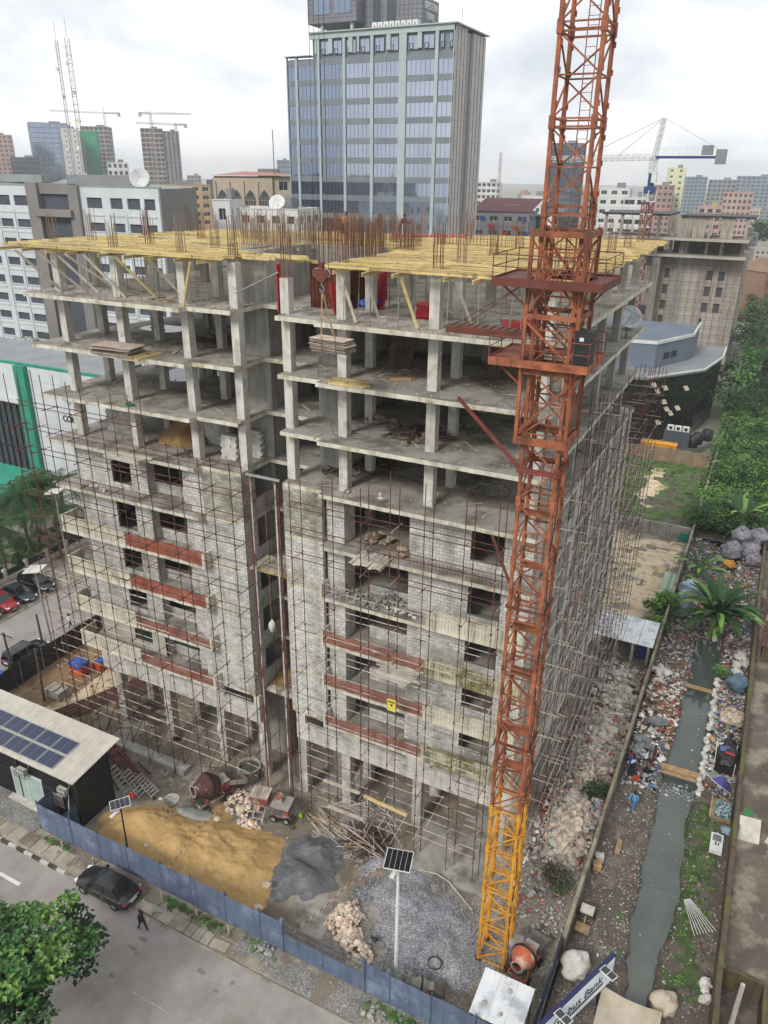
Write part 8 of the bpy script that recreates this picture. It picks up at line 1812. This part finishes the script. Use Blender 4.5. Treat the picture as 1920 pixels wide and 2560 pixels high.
for i in range(8): b.tube(vs[0] + Vector((0, 0, .74)), vs[1 + i] + Vector((0, 0, .74)), .018, 4)
b.tube((.3, -.1, 0), vs[0] + Vector((0, 0, .74)), .03, 6).build('rib', 'steel_grey', UM, (0, 0, 0)); b = MB()
for i in range(8): b.tube(vs[1 + i] + Vector((0, 0, .75)), vs[1 + (i + 1) % 8] + Vector((0, 0, .75)), .025, 4)
b.build('hem', 'white_paint', UM, (0, 0, 0))
S_ = thing('stall', 'black covered stall with pale frame against the far canal wall', 'stall', (30.1, 18.2, 0)); MB().blob((0, 0, 1.1), .85, 1.3, .4, 4, .25).build('cover', 'black_plastic', S_, (0, 0, 0), smooth=True); MB().box(-.7, -1.1, 0, .7, 1.1, .9).build('counter', 'black_paint', S_, (0, 0, 0)); b = MB()
for x, y in ((-.85, -1.3), (-.85, 1.2), (.7, -1.3), (.7, 1.2)): b.tube((x, y, 0), (x, y, 1.5), .03, 5)
b.tube((-.85, -1.3, 1.5), (-.85, 1.2, 1.5), .03, 5); b.build('frame', 'white_paint', S_, (0, 0, 0)); MB().rbox((-.2, .3, 1.5), .8, .5, .04, .3, .3).build('blue_bag', 'scrap2', S_, (0, 0, 0)); MB().rbox((.2, -.2, 1.52), .7, .25, .03, -.2).build('red_strip', 'red_plastic', S_, (0, 0, 0))
BE = thing('old_sofa', 'old wooden bed frame with patterned cushion beside the far wall', 'bed', (30.3, 12.6, 0)); MB().box(-.7, -1.0, .05, .7, 1.1, .35).build('bed_frame', 'timber', BE, (0, 0, 0)); gravel_mat('floral', ['#3a5a66', '#4f7480', '#b9c7c4', '#2f4a55'], 7.0); MB().box(-.45, -.95, .35, .65, .75, .52).build('cushion', 'floral', BE, (0, 0, 0))
for i in range(7): MB().box(-.8, -.9 + i * .28, .1, -.7, -.72 + i * .28, .55).build('slat', 'timber_grey', BE, (0, 0, 0))
TB = thing('wash_basin', 'white sink unit lying on its back beside the far wall', 'sink', (30.25, 9.0, .1)); b = MB(); b.box(-.42, -.9, 0, .42, .9, .3).build('basin_body', 'white_paint', TB, (0, 0, 0)); MB().box(-.3, .1, .302, .3, .75, .31).build('bowl', 'steel_grey', TB, (0, 0, 0)); MB().box(-.1, -.3, .3, .0, .0, .33).box(.1, -.3, .3, .18, -.05, .33).build('tap', 'black_paint', TB, (0, 0, 0)); MB().lathe([(.1, 0), (.12, .04), (.06, .05)], 12, (0, .82, .31)).build('drain', 'chrome', TB, (0, 0, 0))
sack('light blue plastic bag beside the sink', 30.85, 10.6, .05, .4, 'scrap7', .7)
T = thing('pipe_bundle', 'fan of white plastic pipes lying on the grassy bank', 'pipes', (30, 1.8, .1))
for i in range(8): MB().tube((28.75 + i * .05, 3.0 + .04 * i, .2), (29.7 + i * .17, .5 + .14 * i, .22 + .03 * (i % 2)), .024, 6).build('pipe', 'white_paint', T)
GB = thing('wheelie_bin', 'dark green wheelie bin in the yard behind the far wall', 'bin', (32.05, 12.0, .3)); MB().add([(-.24, -.3, 0), (.24, -.3, 0), (.24, .3, 0), (-.24, .3, 0), (-.3, -.36, .95), (.3, -.36, .95), (.3, .36, .95), (-.3, .36, .95)], BOXF).build('bin_body', 'green_plastic', GB, (0, 0, 0)); MB().box(-.33, -.38, .95, .33, .42, 1.03).build('lid', 'green_plastic', GB, (0, 0, 0)); wheel(GB, (-.26, .3, .1), .1, .06, 'x'); wheel(GB, (.26, .3, .1), .1, .06, 'x')
for lab, x, y, rz in [('pale square panel leaning in the yard behind the green bin', 32.3, 10.2, .1), ('second pale square panel at the edge of the yard', 34.0, 10.4, -.5)]:
 o = tag(MB().box(-.72, -.02, 0, .72, .02, 1.7).build('leaning_board', 'white_dirty', None, (x, y, .3)), lab, 'panel'); o.rotation_euler = (-.75, 0, rz)
T = thing('hand_cart', 'small cart with white top beside the canal wall', 'cart', (23.2, -1.1, 0)); MB().box(-.45, -.4, .45, .45, .55, .65).build('cart_bed', 'timber_dark', T, (0, 0, 0)); MB().box(-.42, -.37, .65, .42, .3, .78).build('crate', 'white_dirty', T, (0, 0, 0)); wheel(T, (-.5, 0, .28), .28, .08, 'x'); wheel(T, (.5, 0, .28), .28, .08, 'x'); MB().beam((0, -.4, .5), (0, -1.0, .35), .06).build('handle', 'timber', T, (0, 0, 0))
T = thing('wooden_bench', 'low brown bench beside the cart at the canal wall', 'bench', (23.2, -2.4, 0)); MB().box(-.45, -.35, .4, .45, .35, .46).build('seat', 'timber', T, (0, 0, 0)); [MB().box(x, y, 0, x + .06, y + .06, .4).build('leg', 'timber_dark', T, (0, 0, 0)) for x in (-.42, .36) for y in (-.32, .26)]
CHR = thing('plastic_chair', 'orange plastic chair on the dark ground by the dumped bags', 'chair', (23.8, 12.9, .02), 2.2); MB().box(-.22, -.22, .4, .22, .22, .44).build('seat', 'orange_plastic', CHR, (0, 0, 0)); MB().rbox((-.24, 0, .68), .03, .42, .5, 0, 0, -.2).build('backrest', 'orange_plastic', CHR, (0, 0, 0)); [MB().tube((x, y, .4), (x * 1.15, y * 1.15, 0), .025, 5).build('leg', 'orange_plastic', CHR, (0, 0, 0)) for x in (-.19, .19) for y in (-.19, .19)]
tag(MB().rbox((23.95, 5.6, .1), .35, 1.5, .06, .02).build('plank', 'timber'), 'single brown plank lying on the canal path', 'plank')
for lab, x, y, m_ in [('white box against the canal wall on the path', 22.95, 3.9, 'white_dirty'), ('brown box under the white one by the canal wall', 22.95, 3.1, 'cardboard')]:
 T = thing('box', lab, 'box', (x, y, 0)); MB().rbox((0, 0, .22), .55, .55, .44, .2).build('carton', m_, T, (0, 0, 0)); MB().rbox((0, 0, .46), .6, .28, .02, .2, .3).build('flap', m_, T, (0, 0, 0))
T = thing('tarpaulin', 'beige tarpaulin stretched low over the canal bank behind the sign board', 'tarpaulin', (26.8, -7.6, 0)); b = MB(); vs = []
for i in range(9):
 for j in range(6): x = 25.2 + i * .42; y = -9.2 + j * .62; vs.append((x, y, 1.15 - .25 * sin(pi * i / 8) - .15 * sin(pi * j / 5) + .06 * fbm(x, y, 1.5) - .03 * j))
b.add(vs, [(i * 6 + j, i * 6 + 6 + j, i * 6 + 7 + j, i * 6 + 1 + j) for i in range(8) for j in range(5)]); b.build('sheet', 'canvas_beige', T, smooth=True)
for x, y in ((25.3, -6.2), (28.4, -6.3), (25.3, -9.1), (28.4, -9.1)): MB().tube((x, y, -.8), (x, y, 1.15), .03, 5).build('pole', 'timber', T)
SG = thing('sign_board', 'white bank sign board with navy frame over the fence corner', 'sign', (24, -9, 1.3)); far_ = Vector((25.5, -5.7, 0)); d_ = Vector((-.416, -.909, 0)); n_ = Vector((.909, -.416, 0))
MB().obox(far_ + d_ * 4.8 + Vector((0, 0, 2.4)), d_ * 4.8, n_ * .12, Vector((0, 0, 1.1))).build('board', 'sign_navy', SG); MB().obox(far_ + d_ * 4.8 + n_ * .13 + Vector((0, 0, 2.4)), d_ * 4.68, n_ * .012, Vector((0, 0, .98))).build('face_panel', 'sign_white', SG)
text_obj('Globus Bank', 'lettering', 'letter_black', .95, facing(far_ + d_ * 3.35 + n_ * .15 + Vector((0, 0, 2.5)), -d_, (0, 0, 1)), SG, .01, .9)
MB().obox(far_ + d_ * 3.3 + n_ * .15 + Vector((0, 0, 1.98)), d_ * 2.3, n_ * .006, Vector((0, 0, .1))).build('print_strip', 'black_paint', SG)
b = MB()
for i in range(20): t, u_ = i * 2 * pi / 20, (i + 1) * 2 * pi / 20; c = far_ + d_ * 6.9 + n_ * .16 + Vector((0, 0, 2.4)); b.beam(c - d_ * .55 * cos(t) + Vector((0, 0, .55 * sin(t))), c - d_ * .55 * cos(u_) + Vector((0, 0, .55 * sin(u_))), .03, .2, (n_.x, n_.y, 0))
b.build('emblem', 'red_plastic', SG)
for k in (1.35, 5.3):
 p = obj('solar_panel', MB().box(-.28, -.45, -.02, .28, .45, .02).mesh('solar_panel', 'white_paint'), SG, far_ + d_ * k + n_ * .55 + Vector((0, 0, 3.6)) - WL[SG.name]); p.rotation_euler = (0, .15, atan2(n_.y, n_.x) + pi / 2); MB().box(-.24, -.41, .021, .24, -.02, .025).box(-.24, .02, .021, .24, .41, .025).build('cell', 'solar_black', p, (0, 0, 0)); MB().beam(far_ + d_ * k + Vector((0, 0, 3.4)), far_ + d_ * k + n_ * .9 + Vector((0, 0, 3.5)), .05).build('lamp_arm', 'sign_navy', SG)
for k in (1.0, 5.0, 9.0): MB().tube(far_ + d_ * k + Vector((0, 0, -.5)), far_ + d_ * k + Vector((0, 0, 2.5)), .08, 8).build('post', 'sign_navy', SG)
T = thing('utility_pole', 'grey concrete pole with stay wire in the sunken corner of the yard', 'pole', (32.2, -4.6, -1.2)); MB().tube((0, 0, 0), (0, 0, 5.0), .17, 9, .12).build('pole', 'concrete', T, (0, 0, 0)); MB().tube((0, 0, 4.6), (-1.8, .8, .8), .015, 4).build('stay_wire', 'steel_grey', T, (0, 0, 0))
T = thing('tank_pit', 'sunken concrete pit with low rim in the corner of the yard', 'pit', (32.6, -2.3, 0)); MB().box(31.45, -1.25, -1.2, 33.95, -1.0, .5).box(33.75, -8, -1.2, 33.98, -1.25, .5).build('rim', 'brown_wall', T)
for lab, x, y, z, w_, d2, h_, m_ in [('rusty low shack against the outer side of the far wall', 33.2, 38, .3, 2.4, 5, 1.8, 'brown_wall'), ('pink sided shack beyond the rusty one', 33.4, 46, .3, 2.6, 6, 1.6, 'w_pinkb')]:
 T = thing('shack', lab, 'shack', (x, y, z)); MB().box(-w_ / 2, -d2 / 2, 0, w_ / 2, d2 / 2, h_).build('shack_wall', m_, T, (0, 0, 0)); MB().box(-w_ / 2 - .2, -d2 / 2 - .2, h_, w_ / 2 + .2, d2 / 2 + .2, h_ + .08).build('roof_sheet', 'rust_steel', T, (0, 0, 0))
# ---------------------------------------------------------------- canal side plants
def banana(label, x, y, n, L, h, seed):
 g = random.Random(seed); T = thing('banana_plant', label, 'banana plant', (x, y, 0)); tr = MB()
 for i in range(5): a = i * 1.26; tr.tube((.4 * cos(a), .4 * sin(a), -.2), (.6 * cos(a), .6 * sin(a), h * .6), .16, 7, .1)
 tr.build('stem', 'leaf_bright', T, (0, 0, 0))
 for i in range(n):
  b = MB(); a = i * 2.399 + g.uniform(-.3, .3); e0 = g.uniform(.1, 1.4); d = Vector((cos(a), sin(a), 0)); p = Vector((.5 * cos(a), .5 * sin(a), h * g.uniform(.45, .75))); LL = L * g.uniform(.7, 1.15); sd = Vector((-d.y, d.x, 0)); k_ = 8; row = []
  for k in range(k_ + 1):
   el = e0 - 1.5 * (k / k_) ** 1.5; w = LL * .085 * sin(pi * min(1, (k + .6) / (k_ + .9))) + .03; row.append((p.copy(), w)); p = p + (d * cos(el) + Vector((0, 0, sin(el)))) * LL / k_
  vs = [];
  for p_, w in row: vs += [p_ - sd * w + Vector((0, 0, -w * .35)), p_, p_ + sd * w + Vector((0, 0, -w * .35))]
  b.add(vs, [(k * 3 + j, k * 3 + 1 + j, k * 3 + 4 + j, k * 3 + 3 + j) for k in range(k_) for j in range(2) if g.random() > .08]); b.build('leaf', 'leaf_palm' if g.random() < .75 else 'leaf_bright', T, (0, 0, 0))
banana('large banana plant spreading over the canal beyond the footbridge', 27.4, 38.8, 90, 4.3, 4.6, 3); banana('banana plant at the edge of the dense greenery up the canal', 27.9, 68, 34, 4.4, 3.6, 5); banana('smaller banana plant by the pile of grey net bags', 24.6, 52, 18, 3.2, 2.4, 6)
def bush(label, x, y, r, h, n, seed, mats=('leaf_mid', 'leaf_dark', 'leaf_bright'), s=.3): return tree(label, (x, y, 0), h, r, n, 55, s, mats, seed, .55 + r * .15, .9, 4, 'shrub', .06, h * .5, 'shrub')
bush('round bright green shrub beside the small green roofed hut', 21.8, 40.6, 1.5, 2.6, 26, 31, ('leaf_bright', 'leaf_mid', 'leaf_bright'), .35); bush('low shrub between shed and canal wall', 22.0, 37, .7, 1.6, 10, 32, ('leaf_bright', 'leaf_mid'), .25); bush('brownish weed bush in the rubble by the crane', 20.6, .4, .9, 1.2, 14, 33, ('leaf_mid', 'timber_dark'), .18); bush('dark weeds against the canal wall by the limestone blocks', 21.4, 9.8, .9, 1.2, 16, 34, ('leaf_dark', 'timber_dark'), .18); bush('small green weed at the canal edge by the footbridge', 28.8, 31.6, .5, .8, 8, 35, ('leaf_bright', 'leaf_mid'), .2)
palm('low palm leaning over the canal wall in the greenery', (22.8, 67, 0), 3.2, 20, 3.2, 41); palm('palm crown rising from the far greenery by the neighbour building', (26.5, 150, 0), 9, 22, 5.0, 42); palm('second palm in the far greenery', (24.5, 178, 0), 11, 22, 5.0, 43)
def thicket(name, reg, n, nl, r0, r1, s, hgt, mats, seed):
 g = random.Random(seed); cb = [MB() for _ in mats]
 for i in range(n):
  x, y = reg(g); h = hgt(x, y) * g.uniform(.6, 1.1); k = g.choice(range(len(mats))); r = g.uniform(r0, r1); clump(cb[k], (x, y, h * .75), r, nl, s, g, .5, .5)
 me = MB(); 
 for i, c in enumerate(cb): me.mi = i; me.add(c.v, c.f)
 o = me.build(name, list(mats)); o['kind'] = 'stuff'; return o
struct(grid('overgrown_bank', 21.7, 33, 63, 240, 1.6, lambda x, y: .4 + .8 * fbm(x, y, .15), ['leaf_dark', 'dark_earth'], lambda x, y: 1 if y < 66 else 0))
struct(MB().box(33, 70, -1.8, 140, 420, .2).build('overgrown_bank', 'leaf_dark'))
thicket('undergrowth', lambda g: (g.uniform(21.9, 32), g.uniform(64, 130)), 640, 90, .7, 1.7, .36, lambda x, y: 1.4 + 1.5 * (1 + fbm(x, y, .12)), ('leaf_mid', 'leaf_dark', 'leaf_mid', 'leaf_dark', 'leaf_bright'), 51)
thicket('undergrowth', lambda g: (g.uniform(18, 60), g.uniform(125, 300)), 420, 110, 1.6, 3.6, .8, lambda x, y: 4 + 4 * (1 + fbm(x, y, .06)), ('leaf_mid', 'leaf_dark', 'leaf_dark', 'leaf_mid'), 52)
thicket('undergrowth', lambda g: (g.uniform(-8, 21.5), g.uniform(63.5, 92.5)), 700, 34, .25, .6, .17, lambda x, y: .22 if hypot((x - 14.5) / 1.5, (y - 80) / 8) > .8 else -3, ('leaf_bright', 'leaf_bright', 'grass'), 53)
thicket('undergrowth', lambda g: (g.uniform(28.8, 30.4), g.uniform(-4, 13)), 170, 26, .12, .3, .1, lambda x, y: .15 + h_br(x, y), ('leaf_bright', 'grass', 'leaf_mid'), 54)
thicket('verge_grass', lambda g: (g.choice([-12.3, -1.2, 1.6, 5.3, 14.2, 15.6]) + g.gauss(0, .7), -12.55 - abs(g.gauss(0, .32))), 190, 26, .1, .24, .09, lambda x, y: .14, ('leaf_bright', 'grass', 'leaf_mid'), 55)
thicket('garden_planting', lambda g: (g.uniform(-56, -49), g.uniform(8, 30)), 90, 50, .4, .9, .35, lambda x, y: .7, ('leaf_mid', 'leaf_dark'), 56)
for i in range(46):
 g = random.Random(900 + i); a = radians(g.uniform(-50, 6)); D = g.uniform(240, 900); x, y = CAMP.x + D * sin(a), CAMP.y + D * cos(a)
 if (-110 < x < -20 and 60 < y < 150) or (-40 < x < 20 and y < 240): continue
 if i == 0 or 'FT' not in globals():
  FT = tree('dark tree among the distant roofs', (x, y, -1.8), 13, 6.5, 26, 45, 1.7, ('leaf_mid', 'leaf_dark'), 77, 2.6, th=.4); FT['group'] = 'trees among the distant roofs'; FTC = list(FT.children)
 else:
  o = FT.copy(); COL.objects.link(o); o.location = (x, y, -1.8); o.rotation_euler = (0, 0, g.uniform(0, 6)); o.scale = (g.uniform(.8, 1.6),) * 3
  for c in FTC: cc = c.copy(); COL.objects.link(cc); cc.parent = o
# ---------------------------------------------------------------- haze
def haze():
 m = bpy.data.materials.new('haze'); m.use_nodes = True; N = m.node_tree.nodes; N.clear(); out = N.new('ShaderNodeOutputMaterial'); v = N.new('ShaderNodeVolumePrincipled'); v.inputs['Color'].default_value = (.97, .985, 1.0, 1); v.inputs['Density'].default_value = .00025; v.inputs['Anisotropy'].default_value = 0.0
 m.node_tree.links.new(v.outputs[0], out.inputs['Volume'])
 MATS['haze'] = m; o = MB().box(-4000, -1000, -3.2, 4000, 5000, 112).build('haze', 'haze'); o['kind'] = 'stuff'
haze()
